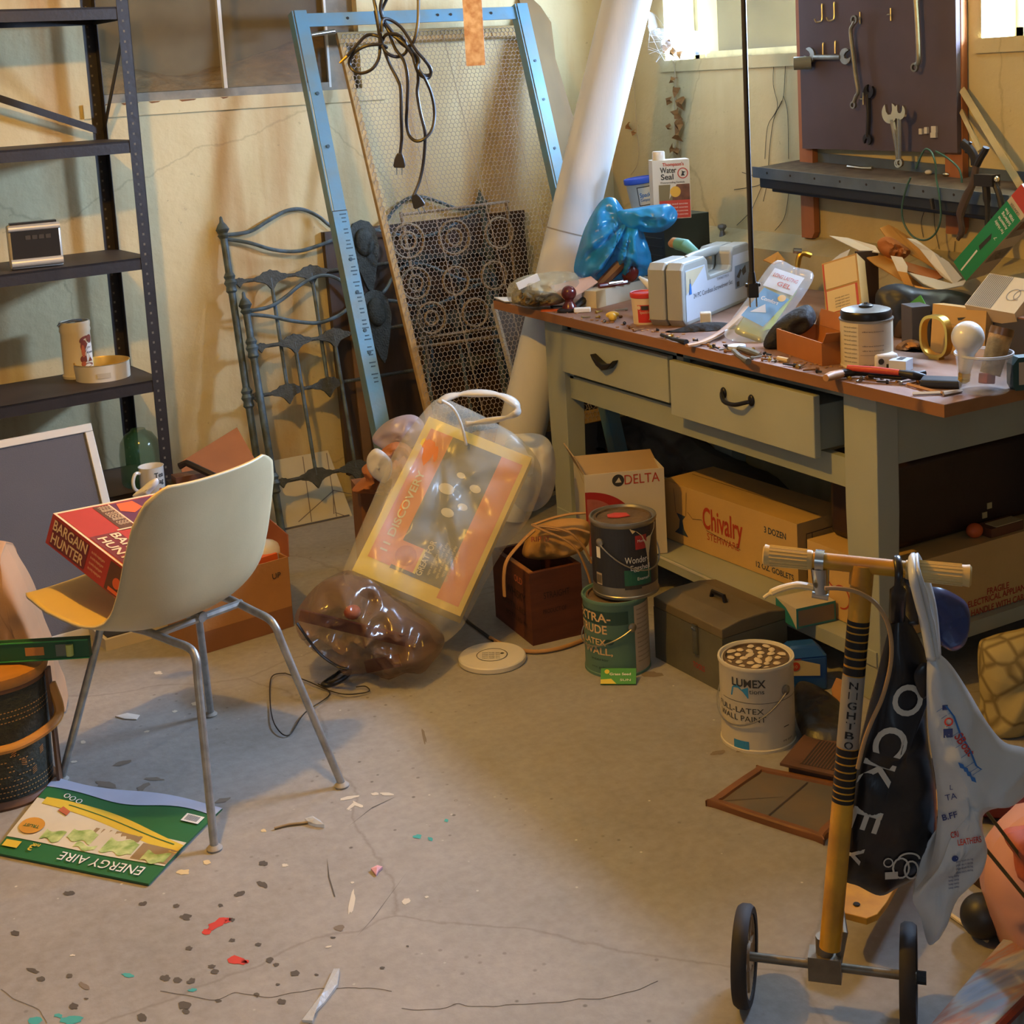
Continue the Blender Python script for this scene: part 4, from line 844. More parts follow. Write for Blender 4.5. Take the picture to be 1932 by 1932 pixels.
# wall tray
mat('tray_steel', '#66737f', .5, .3, var=.25, vscale=12); mat('tray_rust', '#6b5c4c', .8, var=.4, vscale=25); mat('tray_dark', '#30353d', .5, .3)
XF = 2.86; fl_ = AX(1421, 317, XF); fr_ = AX(1906, 372, XF); bl_ = AX(1461, 299, XB-.02); br_ = AX(1898, 308, XB-.02)
ty0, ty1 = fr_.y, fl_.y; M = FR(fl_, fr_-fl_, (bl_-fl_)); LT = (fl_-fr_).length; DT = .19
tr = thing('wall_tray', 'long blue-grey steel tray fixed to the battens under the tool board', 'wall tray', M)
b = MB('tray_rust'); b.box((LT/2, DT/2, -.003), (LT, DT, .006)); b.m('tray_steel'); b.box((LT/2, -.002, -.012), (LT, .004, .034)); b.box((LT/2, DT-.002, .012), (LT-.05, .004, .034))
for k in range(9): b.m('wire'); b.cyl((LT*(.07+.107*k), -.0045, -.01), (LT*(.07+.107*k), -.003, -.01), .004, 8)
b.build('tray', tr, smooth=0)
b = MB('tray_dark'); b.box((LT*.49, .05, -.045), (LT*.95, .08, .035)); b.box((LT*.48, .085, -.065), (LT*.9, .08, .03)); b.build('lower_channel', tr, bevel=.003)
def onT(u, v, h=0): q = AZ(u, v, 1.10); d = ray(u, v); z = M.col[2].xyz; t = (M.translation+z*h-EYE).dot(z)/d.dot(z); return EYE+d*t
b = MB('wrench_bright'); b.tube([onT(1600, 314, .006), onT(1625, 317, .006), onT(1646, 318, .006)], [.006, .004, .007], 8); single(b, 'small_wrench', 'small bright wrench lying in the wall tray left of the standing pair', 'wrench')
for i, (u, v) in enumerate(((1752, 325), (1785, 329), (1790, 300), (1868, 331), (1893, 333))):
    b = MB('wrench_bright' if i % 2 else 'tag_pale'); b.ell(onT(u, v, .007), (.009, .013, .007), 10, 6); single(b, 'tray_fitting', ['loose pale fitting in the wall tray under the wire loop', 'tiny steel fitting in the wall tray just right of the wire loop', 'pale fitting at the back of the wall tray behind the wire loop', 'steel fitting at the right end of the wall tray by the black pliers', 'pale fitting at the far right corner of the wall tray'][i], 'fitting', group='loose fittings in the wall tray')
# green wire loop
mat('green_wire', '#34584c', .5)
X_ = XF-.012; q = [AX(u, v, X_) for u, v in ((1728, 318), (1735, 300), (1745, 282), (1757, 287), (1765, 310), (1766, 335), (1772, 370), (1775, 410), (1765, 440), (1745, 453), (1722, 446), (1705, 420), (1702, 390), (1710, 355), (1718, 335))]
b = MB('green_wire'); b.tube(spline(q, 6), .0028, 7); b.tube(spline([AX(u, v, X_+.01) for u, v in ((1765, 285), (1790, 300), (1810, 320), (1815, 345))], 6), .003, 6); b.m('black_rubber'); b.cyl(AX(1757, 375, X_), AX(1760, 395, X_), .006, 8)
single(b, 'wire_loop', 'dark green wire looped over the front of the wall tray', 'wire')
# black shears, curved handle, pliers hanging from the tray's right end
b = MB('wrench_dark'); q = lambda *p: spline([AX(u, v, XF-.03) for u, v in p], 5)
b.tube(q((1840, 312), (1838, 295), (1828, 280), (1816, 270)), [.014]*16, 8, flat=.6); b.tube(q((1843, 312), (1850, 298), (1858, 285), (1861, 278)), .009, 8); b.tube(q((1822, 288), (1832, 268)), .004, 6); b.m('walnut'); b.tube(q((1842, 310), (1836, 345), (1822, 375), (1812, 405), (1815, 435), (1807, 452)), [.011]*8+[.013]*8+[.010]*7+[.006]*3, 8, flat=.7)
single(b, 'leather_punch', 'black-headed hand tool with a curved brown handle hanging before the right batten', 'hand tool')
b = MB('wrench_dark'); b.tube(q((1858, 335), (1861, 360), (1863, 400), (1863, 428)), [.010]*8+[.007]*8, 8); b.tube(q((1872, 335), (1884, 365), (1892, 398)), .008, 8); b.box(AX(1862, 340, XF-.03), (.03, .06, .03)); b.m('wrench_bright'); b.ell(AX(1880, 338, XF-.035), .008, 10, 6)
single(b, 'black_pliers', 'black pliers hanging handles down at the right end of the wall tray', 'pliers')
mat('pale_lath', '#b29c6d', .7, var=.2)
b = MB('pale_lath')
for p0, p1, wd in (((1816, 170), (1940, 375), .022), ((1812, 205), (1850, 285), .014)):
    a_ = AX(*p0, XB-.02); c_ = AX(*p1, XB-.10); b.tube([a_, c_], wd*.6, 4)
single(b, 'wooden_lath', 'pale wooden lath slanting down the wall right of the tool board', 'lath', smooth=0)
# dry vine, hair wires, cobwebs
mat('dry_leaf', '#9b6a34', .8, var=.3, vscale=30); mat('pale_stem', '#b9a684', .8)
vn = thing('dry_vine', 'dried vine with curled brown leaves hanging below the left window corner', 'vine', T(AX(1275, 115, XB-.02))); o = vn.matrix_world.translation.copy()
b = MB('pale_stem')
for pts in ([(1278, 95), (1272, 140), (1276, 190), (1280, 240), (1283, 300), (1290, 345)], [(1268, 110), (1275, 150), (1272, 210), (1274, 260)], [(1240, 100), (1258, 108), (1275, 118)], [(1195, 130), (1200, 220), (1205, 300), (1190, 330)], [(1283, 240), (1268, 300), (1270, 340)]): b.tube(spline([AX(u, v, XB-.012-.006*(i % 2))-o for i, (u, v) in enumerate(pts)], 5), .0014, 5)
b.build('stem', vn)
for i, (u, v, s) in enumerate(((1274, 172, 14), (1284, 192, 18), (1262, 190, 9), (1277, 215, 16), (1281, 235, 16), (1279, 254, 18), (1262, 240, 8), (1268, 280, 11), (1277, 285, 10), (1270, 150, 9), (1262, 78, 12), (1255, 90, 12), (1270, 98, 12), (1282, 104, 11), (1185, 237, 11), (1196, 250, 7))):
    b = MB('dry_leaf'); c = AX(u, v, XB-.018)-o; r = s/2700*4.9; a0 = i*1.9
    pts = [c+Vector((.012*sin(k*2.3+i), r*cos(a0+2*pi*k/7)*(1 if k % 2 else .55), r*sin(a0+2*pi*k/7)*(1 if k % 2 else .6))) for k in range(7)]
    b.add(pts+[c+Vector((-.012, 0, 0))], [(k, (k+1) % 7, 7) for k in range(7)]); b.build('leaf', vn, smooth=0)
b = MB('wire')
for pts in ([(1482, 110), (1480, 160), (1476, 190), (1462, 215), (1448, 240), (1443, 300)], [(1475, 190), (1460, 225), (1452, 280), (1448, 340), (1440, 380)], [(1460, 120), (1459, 160), (1467, 200), (1455, 225)], [(1478, 180), (1486, 215), (1488, 300)], [(1440, 345), (1425, 380), (1415, 400), (1390, 425)], [(1400, 325), (1415, 330), (1428, 331)], [(1443, 340), (1430, 350), (1385, 358)], [(1488, 365), (1480, 410), (1462, 435)], [(1775, 350), (1783, 390), (1790, 430)], [(1745, 395), (1738, 420), (1742, 448)], [(1762, 395), (1764, 430), (1772, 470)], [(1802, 455), (1800, 475)]): b.tube(spline([AX(u, v, XB-.004) for u, v in pts], 5), .0011, 4)
o_ = single(b, 'dry_rootlets', 'thin dry rootlets creeping down the wall beside the tool board', 'rootlets'); o_['kind'] = 'stuff'
b = MB('cobweb'); A_ = [AX(u, v, x) for u, v, x in ((1222, 20, XB-.06), (1225, 60, XB-.08), (1262, 40, XB+.08), (1318, 60, XB+.1), (1300, 104, XB+.02), (1250, 96, XB-.05), (1340, 100, XB+.08), (1222, 100, XB-.05), (1250, 130, XB-.02))]
for t in ((0, 1, 2), (1, 2, 3), (1, 3, 4), (1, 4, 5), (3, 4, 6), (1, 5, 7), (5, 7, 8), (5, 4, 8)): b.poly([A_[k] for k in t])
b.m('cobweb_dense')
for i in range(26):
    p = A_[(i*5) % 9]; q_ = A_[(i*7+2) % 9]; t = (i*.37) % 1; c = p.lerp(q_, t); e = A_[(i*4+1) % 9].lerp(A_[(i+3) % 9], (i*.61) % 1); b.tube([c, c.lerp(e, .5)+Vector((0, 0, -.012)), e], .0005, 4)
for u, v, s in ((1255, 80, .03), (1275, 95, .035), (1290, 102, .03), (1240, 60, .03), (1262, 100, .03)): b.ell(AX(u, v, XB-.01), (.012, s*.6, s*.45), 10, 6)
o_ = single(b, 'cobwebs', 'dusty white cobwebs in the left corner of the bright window', 'cobweb'); o_['kind'] = 'stuff'
mat('branch_dark', '#5d5648', .8)
b = MB('pewter'); p = AX(1363, 447, XB-.05); b.at(T(p.x, p.y, p.z-.0)); b.lathe([(.001, -.01), (.014, -.01), (.010, .012), (.007, .022), (.016, .034), (.014, .042), (.001, .046)], 16)
single(b, 'wooden_finial', 'small turned finial standing on the wall ledge behind the tool case', 'finial')
# ================================================================ workbench
mat('bench_paint', '#9da291', .55, var=.10, vscale=5, bump=.03); mat('bench_paint2', '#a6aa9a', .55, var=.08, vscale=6); mat('bench_top', '#7c5a48', .6, var=.35, vscale=9, col2='#9a7a6a', stretch=(1, .5, 1)); mat('bench_edge', '#96653c', .6, var=.3, vscale=8, stretch=(1, .15, 2)); mat('handle_black', '#231f1c', .35, .4)
BX0, BX1, BY0, BY1, BZ = 2.12, 2.915, 2.066, 3.985, .76
wb = thing('workbench', 'long olive-painted workbench with two drawers and a brown top along the right wall', 'workbench', T(BX0, BY0, 0)); LX, LY = BX1-BX0, BY1-BY0
b = MB('bench_edge'); b.box((LX/2, LY/2, BZ-.014), (LX, LY, .026)); b.m('bench_top'); b.box((LX/2, LY/2, BZ-.0005), (LX-.002, LY-.002, .001)); b.build('tabletop', wb, smooth=0)
y0, y1, x0, x1 = .25, LY-.23, .05, LX-.06
for x in (x0, x1-.065):
    for y in (y0, y1-.105):
        b = MB('bench_paint2'); b.at(T(x+.0325, y+.0525, 0)); b.add([(a*.0325*k, c*.0525*k, z) for z, k in ((0, .82), (.45, 1), (.732, 1)) for a, c in ((-1, -1), (1, -1), (1, 1), (-1, 1))],
            [(0, 3, 2, 1), (8, 9, 10, 11)]+[(4*i+k, 4*i+(k+1) % 4, 4*i+4+(k+1) % 4, 4*i+4+k) for i in (0, 1) for k in range(4)]); b.build('leg', wb, smooth=0, bevel=.002)
b = MB('bench_paint'); b.box((x0+.030, (y0+y1)/2, .5225), (.022, y1-y0-.2, .07)); b.box((x0+.030, (y0+y1)/2, .716), (.022, y1-y0-.2, .03))
for y in (y0+.11, y1-.11, (3.075-BY0)): b.box((x0+.030, y, .63), (.022, .03, .16))
b.box(((x0+x1)/2, y0+.02, .645), (x1-x0-.1, .022, .175)); b.box(((x0+x1)/2, y1-.02, .645), (x1-x0-.1, .022, .175)); b.box((x1-.03, (y0+y1)/2, .645), (.022, y1-y0-.2, .175))
b.build('apron', wb, smooth=0)
def drawer(ya, yb, z0, z1, out):
    yc = (ya+yb)/2-BY0; b = MB('bench_paint2'); b.box((x0-out+.01, yc, (z0+z1)/2), (.02, yb-ya, z1-z0)); b.m('bench_paint'); b.box((x0-out+.02+.2, yc, (z0+z1)/2-.01), (.4, yb-ya-.04, z1-z0-.04)); return b.build('drawer', wb, smooth=0, bevel=.002), yc, x0-out
d1, yc, xf = drawer(3.102, 3.656, .572, .700, .004)
b = MB('handle_black'); b.at(T(xf, yc+.02, .640)); b.prism([(-.06, .018), (-.05, .004), (-.03, -.012), (0, -.022), (.03, -.012), (.05, .004), (.06, .016), (.045, .006), (.02, .0), (0, -.004), (-.02, .002)], .022, FR((0, 0, 0), (0, -1, 0), (0, 0, 1))); b.build('cup_pull', d1, bevel=.002)
d2, yc, xf = drawer(2.488, 3.056, .553, .702, .03)
b = MB('handle_black'); b.at(T(xf, yc-.005, .645)); b.tube(spline([(0, .055, .012), (-.012, .05, .008), (-.026, .025, -.004), (-.028, 0, -.006), (-.026, -.025, -.004), (-.012, -.05, .004), (0, -.055, .004)], 5), .0055, 8)
for y in (.055, -.055): b.ell((-.003, y, .008), (.006, .011, .015), 12, 8)
b.build('bow_pull', d2)
b = MB('bench_paint2'); b.box((x0+.26, (y0+y1)/2, .108), (.52, y1-y0-.03, .035)); b.m('white_paint'); b.box((x0-.0005, LY/2-.02, .118), (.002, .62, .006)); b.build('lower_shelf', wb, smooth=0)
# ================================================================ middle floor: bags, game, crate
mat('milky_film', '#d9d5c8', .24, alpha=.32, ridged=5, var=.08); mat('milky_dense', '#dcd8cc', .3, alpha=.8, ridged=9, var=.08); mat('brown_film', '#7d5f48', .16, alpha=.5, ridged=5); mat('lilac_film', '#b3a3a8', .3, alpha=.7, ridged=9)
mat('game_yellow', '#dcc04e', .5); mat('game_salmon', '#d07a45', .5); mat('game_slate', '#4f5a50', .5, var=.15); mat('game_print', '#c9bd8e', .5); mat('card_brown', '#6a3f26', .6)
A = AH(664, 1076, 3.52); B = AH(868, 1163, 3.45); C = AH(800, 782, 3.80); M = FR(A, B-A, C-A); WB = (B-A).length; HBx = (M.inverted() @ C).y
gm = thing('activity_box', 'yellow and orange boxed game seen through a milky plastic bag on the floor', 'game box', M)
b = MB('game_yellow'); b.box((WB/2, HBx/2, -.03), (WB, HBx, .06)); S = plane(I4)
b.m('game_salmon'); b.rect(S, .02, .05, .085, HBx-.03); b.rect(S, WB-.075, .02, WB-.014, HBx-.03)
b.m('game_slate'); b.rect(S, .085, .045, WB-.075, HBx-.03); S2 = plane(I4, .0016)
b.m('game_salmon'); b.rect(S2, .075, .055, .145, .125); b.m('game_yellow'); b.rect(S2, .145, .055, .152, .125); b.m('print_rust'); S3 = plane(I4, .0024); b.disc(S3, .11, .09, .028)
b.m('game_print'); b.text(S3, 'GREAT FOR', .168, .105, .016, .10, rot=90, bold=True)
for k in range(5): b.text(S3, 'ages and stages of play', .185+k*.012, .11+.01*(k % 2), .007, .09, rot=90)
b.text(S3, '11 DISCOVERY', .06, .20, .020, .24, rot=90, bold=True)
for u, v, r in ((.16, .24, .018), (.13, .30, .022), (.19, .27, .014), (.15, .35, .012), (.20, .33, .016)): b.disc(S2, u, v, r, 12, r*.7)
b.build('box', gm, smooth=0)
pb_ = thing('plastic_bag', 'milky see-through plastic bag tied round the yellow game box', 'plastic bag')
b = MB('milky_film'); mid = (M @ Vector((WB/2, HBx/2, -.03))).dot(HF)
f = onplane(M @ T(0, 0, -.03)); Mp = M @ T(0, 0, -.03)
out = [Mp @ f(u, v) for u, v in ((828, 752), (792, 785), (745, 850), (700, 950), (662, 1040), (648, 1085), (672, 1118), (735, 1150), (800, 1182), (828, 1215), (868, 1188), (890, 1150), (945, 1045), (1000, 975), (1022, 890), (985, 830), (930, 795), (870, 765))]
pillow(b, out, .046, .45, 3, 9, fold=8, pw=8, apex=AH(830, 752, mid), fan=.9)
b.build('bag_body', pb_, smooth=180)
b = MB('milky_dense'); kq = (M @ Vector((WB, HBx, 0))).dot(HF)
b.tube(spline([AH(u, v, kq+.02*sin(i)) for i, (u, v) in enumerate(((828, 760), (850, 748), (890, 742), (940, 745), (972, 762), (975, 778), (955, 788), (915, 795), (880, 800)))], 6), [.010+.008*abs(sin(k*.35)) for k in range(49)], 8, flat=.5)
b.tube(spline([AH(u, v, kq-.02) for u, v in ((832, 755), (855, 770), (870, 800), (880, 840))], 6), .008, 6, flat=.5); b.build('bag_handle', pb_, smooth=180)
b = MB('milky_dense'); pillow(b, pxs(lambda u, v: AH(u, v, kq+.10), (955, 830), (985, 818), (1025, 822), (1045, 850), (1048, 905), (1035, 945), (1005, 965), (975, 955), (950, 900)), .05, .5, 9, 7)
single(b, 'crumpled_bag', 'crumpled white plastic bag between the game box and the bench leg', 'plastic bag', smooth=180)
br = thing('brown_bag', 'shiny see-through brown plastic bag slumped on the floor under the game box', 'plastic bag')
kb_ = 3.42
b = MB('brown_film'); pillow(b, pxs(lambda u, v: AH(u, v, kb_), (556, 1168), (575, 1130), (605, 1100), (650, 1085), (700, 1095), (740, 1130), (790, 1165), (835, 1195), (832, 1230), (795, 1262), (740, 1272), (670, 1266), (610, 1240), (575, 1212)), .07, 1.1, 5, 9, fold=12, pw=4)
for v_ in range(len(b.v)): b.v[v_].z = max(b.v[v_].z, .004)
b.build('bag_body', br, smooth=180)
b = MB('black_rubber'); b.tube(spline([AH(u, v, kb_-.10) for u, v in ((560, 1175), (600, 1230), (635, 1256), (655, 1262))]+[AZ(u, v, .008) for u, v in ((640, 1268), (618, 1282), (608, 1290), (625, 1290), (650, 1278), (662, 1264))], 6), .006, 8, flat=.5); b.build('carry_strap', br)
mat('dark_red_strip', '#5e2a20', .5)
for i, (p0, p1, wd, lb) in enumerate((((565, 1160), (780, 1212), .028, 'long dark red strip across the top inside the brown plastic bag'), ((690, 1262), (755, 1245), .03, 'short dark red strip low inside the brown plastic bag'))):
    a_ = AH(*p0, kb_-.02); c_ = AH(*p1, kb_-.02); a_.z = max(a_.z, .03); c_.z = max(c_.z, .03); b = MB('dark_red_strip'); M_ = FR(a_, c_-a_, (0, 0, 1)); b.at(M_).box(((c_-a_).length/2, 0, 0), ((c_-a_).length, wd, .01)); single(b, 'leather_strip', lb, 'strip', smooth=0)
b = MB('orange_stuff'); b.ell(AH(665, 1155, kb_), (.022, .02, .018)); single(b, 'orange_ball', 'small orange ball inside the brown plastic bag', 'ball')
# torn kraft paper heap left behind the game
kt = 3.95
b = MB('fold_brown'); pillow(b, pxs(lambda u, v: AH(u, v, kt), (700, 868), (740, 835), (775, 845), (790, 900), (770, 935), (700, 930), (664, 924), (690, 905), (682, 885)), .05, .9, 4, 7, fold=20)
single(b, 'torn_paper_bag', 'torn brown paper sack bunched up behind the game box', 'paper bag', smooth=30)
p = AH(725, 985, kt+.03); b = MB('cardboard_dark'); b.box((0, .06, .16), (.13, .14, .32)); single(b, 'tall_carton', 'tall brown carton under the torn paper sack behind the game box', 'carton', T(p.x, p.y, 0) @ RZ(-12))
b = MB('bag_white'); pillow(b, pxs(lambda u, v: AH(u, v, kt-.10), (695, 858), (712, 846), (738, 868), (738, 895), (725, 912), (702, 898), (692, 878)), .03, .4, 6, 5); single(b, 'white_wad', 'white wad of plastic beside the torn paper sack', 'plastic wad', smooth=180)
b = MB('lilac_film'); pillow(b, pxs(lambda u, v: AH(u, v, kt+.05), (702, 828), (730, 795), (775, 782), (800, 800), (790, 835), (755, 850), (725, 848)), .035, .5, 8, 6); single(b, 'lilac_bag', 'greyish lilac plastic bag above the torn paper sack', 'plastic bag', smooth=180)
# wooden crate with straps
mat('crate_wood', '#62321f', .65, var=.35, vscale=6, stretch=(1, 1, 6)); mat('crate_raw', '#b0743a', .6, var=.2); mat('crate_ink', '#2a1610', .7); mat('strap_tan', '#b3854e', .6, var=.15); mat('kraft_yellow', '#b98a46', .6, ridged=9, var=.2)
Nn, Ll, Rr = AZ(1006, 1219, 0), AZ(905, 1180, 0), AZ(1103, 1196, 0); ex = (Rr-Nn).normalized(); M = FR(Nn, ex, Ll-Nn); CW = (Rr-Nn).length; CD = .24; HC_ = .195
cr = thing('wooden_crate', 'dark brown wooden crate with worn stamped lettering on the floor before the bench leg', 'crate', M)
b = MB('crate_wood')
for c, s in (((CW/2, .007, HC_/2), (CW, .014, HC_)), ((CW/2, CD-.007, HC_/2), (CW, .014, HC_)), ((.007, CD/2, HC_/2), (.014, CD-.028, HC_)), ((CW-.007, CD/2, HC_/2), (.014, CD-.028, HC_)), ((CW/2, CD/2, .006), (CW-.028, CD-.028, .012))): b.box(c, s)
b.m('crate_raw'); b.box((.007, CD*.3, HC_+.001), (.0135, CD*.55, .003)); b.m('crate_ink')
S = plane(FR((0, CD, 0), (0, -1, 0), (0, 0, 1))); b.text(S, 'WHISKY', CD*.62, .105, .022, CD*.5, bold=True); b.text(S, 'DISTILLED', CD*.55, .07, .014, CD*.6); b.text(S, 'BOTTLED IN', CD*.6, .04, .012, CD*.55); b.m('print_rust'); b.text(S, 'OLD', CD*.7, .15, .018, .05, bold=True)
S = plane(FR((0, 0, 0), (1, 0, 0), (0, 0, 1))); b.m('crate_ink'); b.text(S, 'STRAIGHT', CW*.5, .12, .018, CW*.5); b.text(S, 'PRODUCT OF', CW*.45, .08, .012, CW*.45)
b.build('box', cr, smooth=0)
b = MB('kraft_yellow'); c0 = M @ Vector((CW*.5, CD*.45, HC_)); kk = c0.dot(HF)
pillow(b, pxs(lambda u, v: AH(u, v, kk-.02), (985, 1045), (1000, 1005), (1035, 985), (1075, 978), (1110, 985), (1112, 1020), (1095, 1040), (1050, 1052), (1010, 1055)), .05, .4, 11, 6)
for q in b.v: q.z = max(q.z, HC_+.002)
b.m('print_rust'); n_ = (EYE-c0).normalized(); S = plane(FR(AH(1006, 1022, kk-.085), HR, (0, 0, 1))); b.text(S, 'RIP IT', .02, 0, .014, .05, bold=True)
single(b, 'paper_packet', 'crumpled yellow paper packet lying in the top of the wooden crate', 'packet', smooth=180)
b = MB('strap_tan'); up_ = lambda u, v, k: AH(u, v, k)
b.tube(spline([up_(952, 1125, kk-.16), up_(951, 1085, kk-.16), up_(958, 1055, kk-.15), up_(985, 1022, kk-.12), up_(1008, 1000, kk-.1)], 6), .0065, 8, flat=.6)
for k, pts in enumerate((((1003, 990), (1030, 1003), (1065, 1018), (1090, 1040), (1108, 1080), (1114, 1100)), ((1005, 992), (1040, 995), (1075, 1005), (1100, 1030), (1116, 1062)), ((1003, 991), (1040, 978), (1075, 970), (1105, 968)), ((1012, 993), (1050, 1000), (1085, 998), (1112, 1005)))): b.tube(spline([up_(u, v, kk-.10+.012*k) for u, v in pts], 6), .0055, 8, flat=.6)
single(b, 'tan_strap', 'tan strap looped over the wooden crate and the yellow packet', 'strap'); b = MB('strap_tan'); b.tube(spline([AZ(u, v, .007) for u, v in ((925, 1203), (945, 1214), (985, 1227), (1020, 1229), (1060, 1222), (1104, 1206))], 6), .0055, 8)
single(b, 'tan_rope', 'tan rope lying along the floor at the foot of the wooden crate', 'rope')
b = MB('black_rubber'); b.tube(spline([AZ(u, v, .006) for u, v in ((870, 1160), (890, 1178), (915, 1196), (932, 1210))], 6), .004, 6); single(b, 'floor_cable', 'short black cable on the floor left of the wooden crate', 'cable')
# round white lid
mat('lid_white', '#d8d0be', .5, var=.05); mat('lid_ink', '#4c4a40', .6)
p = AZ(929, 1247, 0); b = MB('lid_white'); b.lathe([(.001, 0), (.083, 0), (.086, .003), (.086, .013), (.083, .016), (.001, .016)], 56); S = plane(RZ(-28), .0168); b.m('lid_ink'); b.ring(S, 0, 0, .040, .002, 40)
for k in range(4): b.text(S, 'keep tightly sealed', -.002, .014-k*.011, .006, .045, rot=172)
b.disc(S, .026, .006, .005); single(b, 'bucket_lid', 'round white plastic lid with a printed ring lying on the open floor', 'lid', T(p.x, p.y, 0))
# ---- paint cans
mat('can_metal', '#a49f94', .35, .8, var=.2, vscale=20); mat('can_teal', '#5b7f70', .45, var=.1); mat('can_teal_dark', '#24443f', .5); mat('can_peach', '#d9b27f', .5); mat('can_beige', '#b9a68c', .6, var=.08); mat('can_navy', '#2a2c34', .4, var=.2, vscale=14); mat('can_green', '#1f5a48', .5); mat('can_red', '#a02c2c', .5); mat('can_drip', '#cbb68a', .5); mat('can_white', '#d3c8ae', .5, var=.1, vscale=5); mat('can_blue', '#2f86b8', .5); mat('can_ink', '#33312c', .6); mat('lid_dirty', '#6b5438', .7, var=.4, vscale=30, bump=.4); mat('paint_lump', '#cdb892', .7)
def paint_can(label, p, z, rot, bodym, lidm, r=.0825, h=.192, name='paint_can'):
    t = thing(name, label, 'paint can', T(p.x, p.y, z) @ RZ(rot)); b = MB(bodym); b.lathe([(.001, .002), (r-.002, .002), (r, 0), (r, .006), (r-.002, .008), (r-.002, h-.012), (r, h-.009), (r+.001, h-.004), (r, h), (r-.004, h), (r-.007, h-.006), (r-.012, h-.008)], 48)
    o = b.build('body', t); l = MB(lidm); l.lathe([(r-.010, h-.012), (r-.011, h-.004), (r-.016, h-.003), (r-.018, h-.008), (.001, h-.007)], 40); l.build('lid', t)
    return t, MB(), r-.002, h
def can_print(t, b, r): b.build('label', t, smooth=0)
def ear(t, a, z, r, sag, a2=None):
    q = radians(a-90); c = Vector((r*cos(q), r*sin(q), z)); b = MB('can_metal'); b.at(FR(c, (-sin(q), cos(q), 0), (0, 0, 1))); b.lathe([(.011, 0), (.011, .004), (.006, .007), (.001, .008)], 16); b.at(I4)
    R2 = r+.006; a2 = a2 if a2 is not None else a-180; n = 24; b.tube([(R2*cos(radians(a+(a2-a)*k/n-90)), R2*sin(radians(a+(a2-a)*k/n-90)), z-sag*sin(pi*k/n)) for k in range(n+1)], .0018, 6)
    b.build('bail', t)
ROT = -26
pc = AZ(1166, 1254, 0); t, b, r, h = paint_can('teal paint can standing on the floor under the dark paint can', pc, 0, ROT, 'can_teal', 'lid_dirty')
S = cylS(r, .0006); S2 = cylS(r, .0012)
b.m('can_teal_dark'); b.rect(S, -.125, .135, .022, .168, 16, 1); b.m('can_beige'); b.rect(S, .038, .004, .14, h-.014, 16, 1)
b.m('can_peach'); b.text(S2, 'EXTRA-', -.022, .142, .022, .115, align='r', bold=True); b.text(S2, 'TRUDE', -.032, .112, .022, .09, align='r', bold=True); b.text(S2, 'LATEX', -.036, .082, .016, .07, align='r', bold=True); b.text(S2, 'WALL,', -.020, .058, .018, .085, align='r', bold=True); b.m('can_teal_dark'); b.text(S2, 'interior', -.03, .042, .007, .05, align='r'); b.text(S2, 'one gallon', -.03, .022, .006, .05, align='r'); b.disc(S2, -.028, .092, .012, 16, .007)
b.m('can_ink')
for k in range(12): b.text(S2, 'directions for use and care', .068, .165-k*.012, .004, .045)
can_print(t, b, r); ear(t, 22, .125, r, .05)
pc2 = AZ(1181, 1110, .192); t, b, r, h = paint_can('dark blue-black eggshell paint can stacked on the teal can', pc2, .192, ROT, 'can_metal', 'lid_dirty')
S = cylS(r, .0006); S2 = cylS(r, .0012); S3 = cylS(r, .0018)
b.m('can_navy'); b.rect(S, -.125, .03, .125, h-.014, 30, 1); b.m('can_green'); b.rect(S2, -.012, .035, .06, .075, 8, 1); b.m('can_red'); b.rect(S2, .018, .125, .05, .16, 4, 1); b.m('can_drip'); b.shape(S3, [(.005, h-.013), (.012, .166), (.02, .172), (.035, .158), (.045, .135), (.05, .10), (.0515, .05), (.0535, .05), (.056, .11), (.066, .15), (.085, .165), (.09, h-.013)][::-1])
b.m('print_white'); b.text(S3, 'Wonder-', .022, .092, .017, .062); b.text(S3, 'Eggshell', .030, .074, .013, .052); b.text(S3, 'Enamel', .035, .048, .008, .03); b.text(S3, 'Mona', .034, .143, .007, .02); b.m('can_beige'); b.rect(S2, -.092, .032, -.072, .062, 3, 1); b.m('print_white'); b.rect(S2, -.088, .10, -.074, .128, 3, 1)
b.m('can_ink'); b.rect(S3, -.012, .026, .03, .036, 3, 1)
for k in range(6): b.rect(S3, -.090+k*.003, .036, -.0885+k*.003, .058)
can_print(t, b, r); b = MB('paint_red'); b.at(T(-.012, .01, h-.006)).prism([(-.025, -.012), (.0, -.02), (.03, -.012), (.024, .012), (-.004, .018), (-.024, .008)], .002); b.build('paint_blotch', t); ear(t, -52, .14, r, .07, 128)
pc3 = AZ(1431, 1390, 0); t, b, r, h = paint_can('white latex wall paint can with a messy crusted lid on the floor before the toolbox', pc3, 0, ROT-4, 'can_white', 'lid_dirty')
S = cylS(r, .0006); S2 = cylS(r, .0012); b.m('can_ink'); b.text(S2, 'LUMEX', -.030, .150, .018, .075, align='c', bold=True); b.text(S2, 'tions', -.012, .136, .011, .032); b.m('can_blue'); b.shape(S, [(-.072, .125), (-.030, .125), (-.030, .150), (-.045, .143), (-.055, .155), (-.068, .145)]); b.rect(S, -.068, .006, -.032, .026, 4, 1)
b.m('can_ink'); b.rect(S, -.10, .1135, .10, .1145, 20, 1); b.text(S2, 'FULL-LATEX', .002, .090, .013, .115, align='r'); b.text(S2, 'WALL PAINT', .006, .072, .013, .115, align='r'); b.text(S2, 'one quart', .06, .02, .006, .03); b.rect(S2, .048, .052, .064, .054)
can_print(t, b, r); ear(t, 40, .135, r, .075, -140)
b = MB('paint_lump')
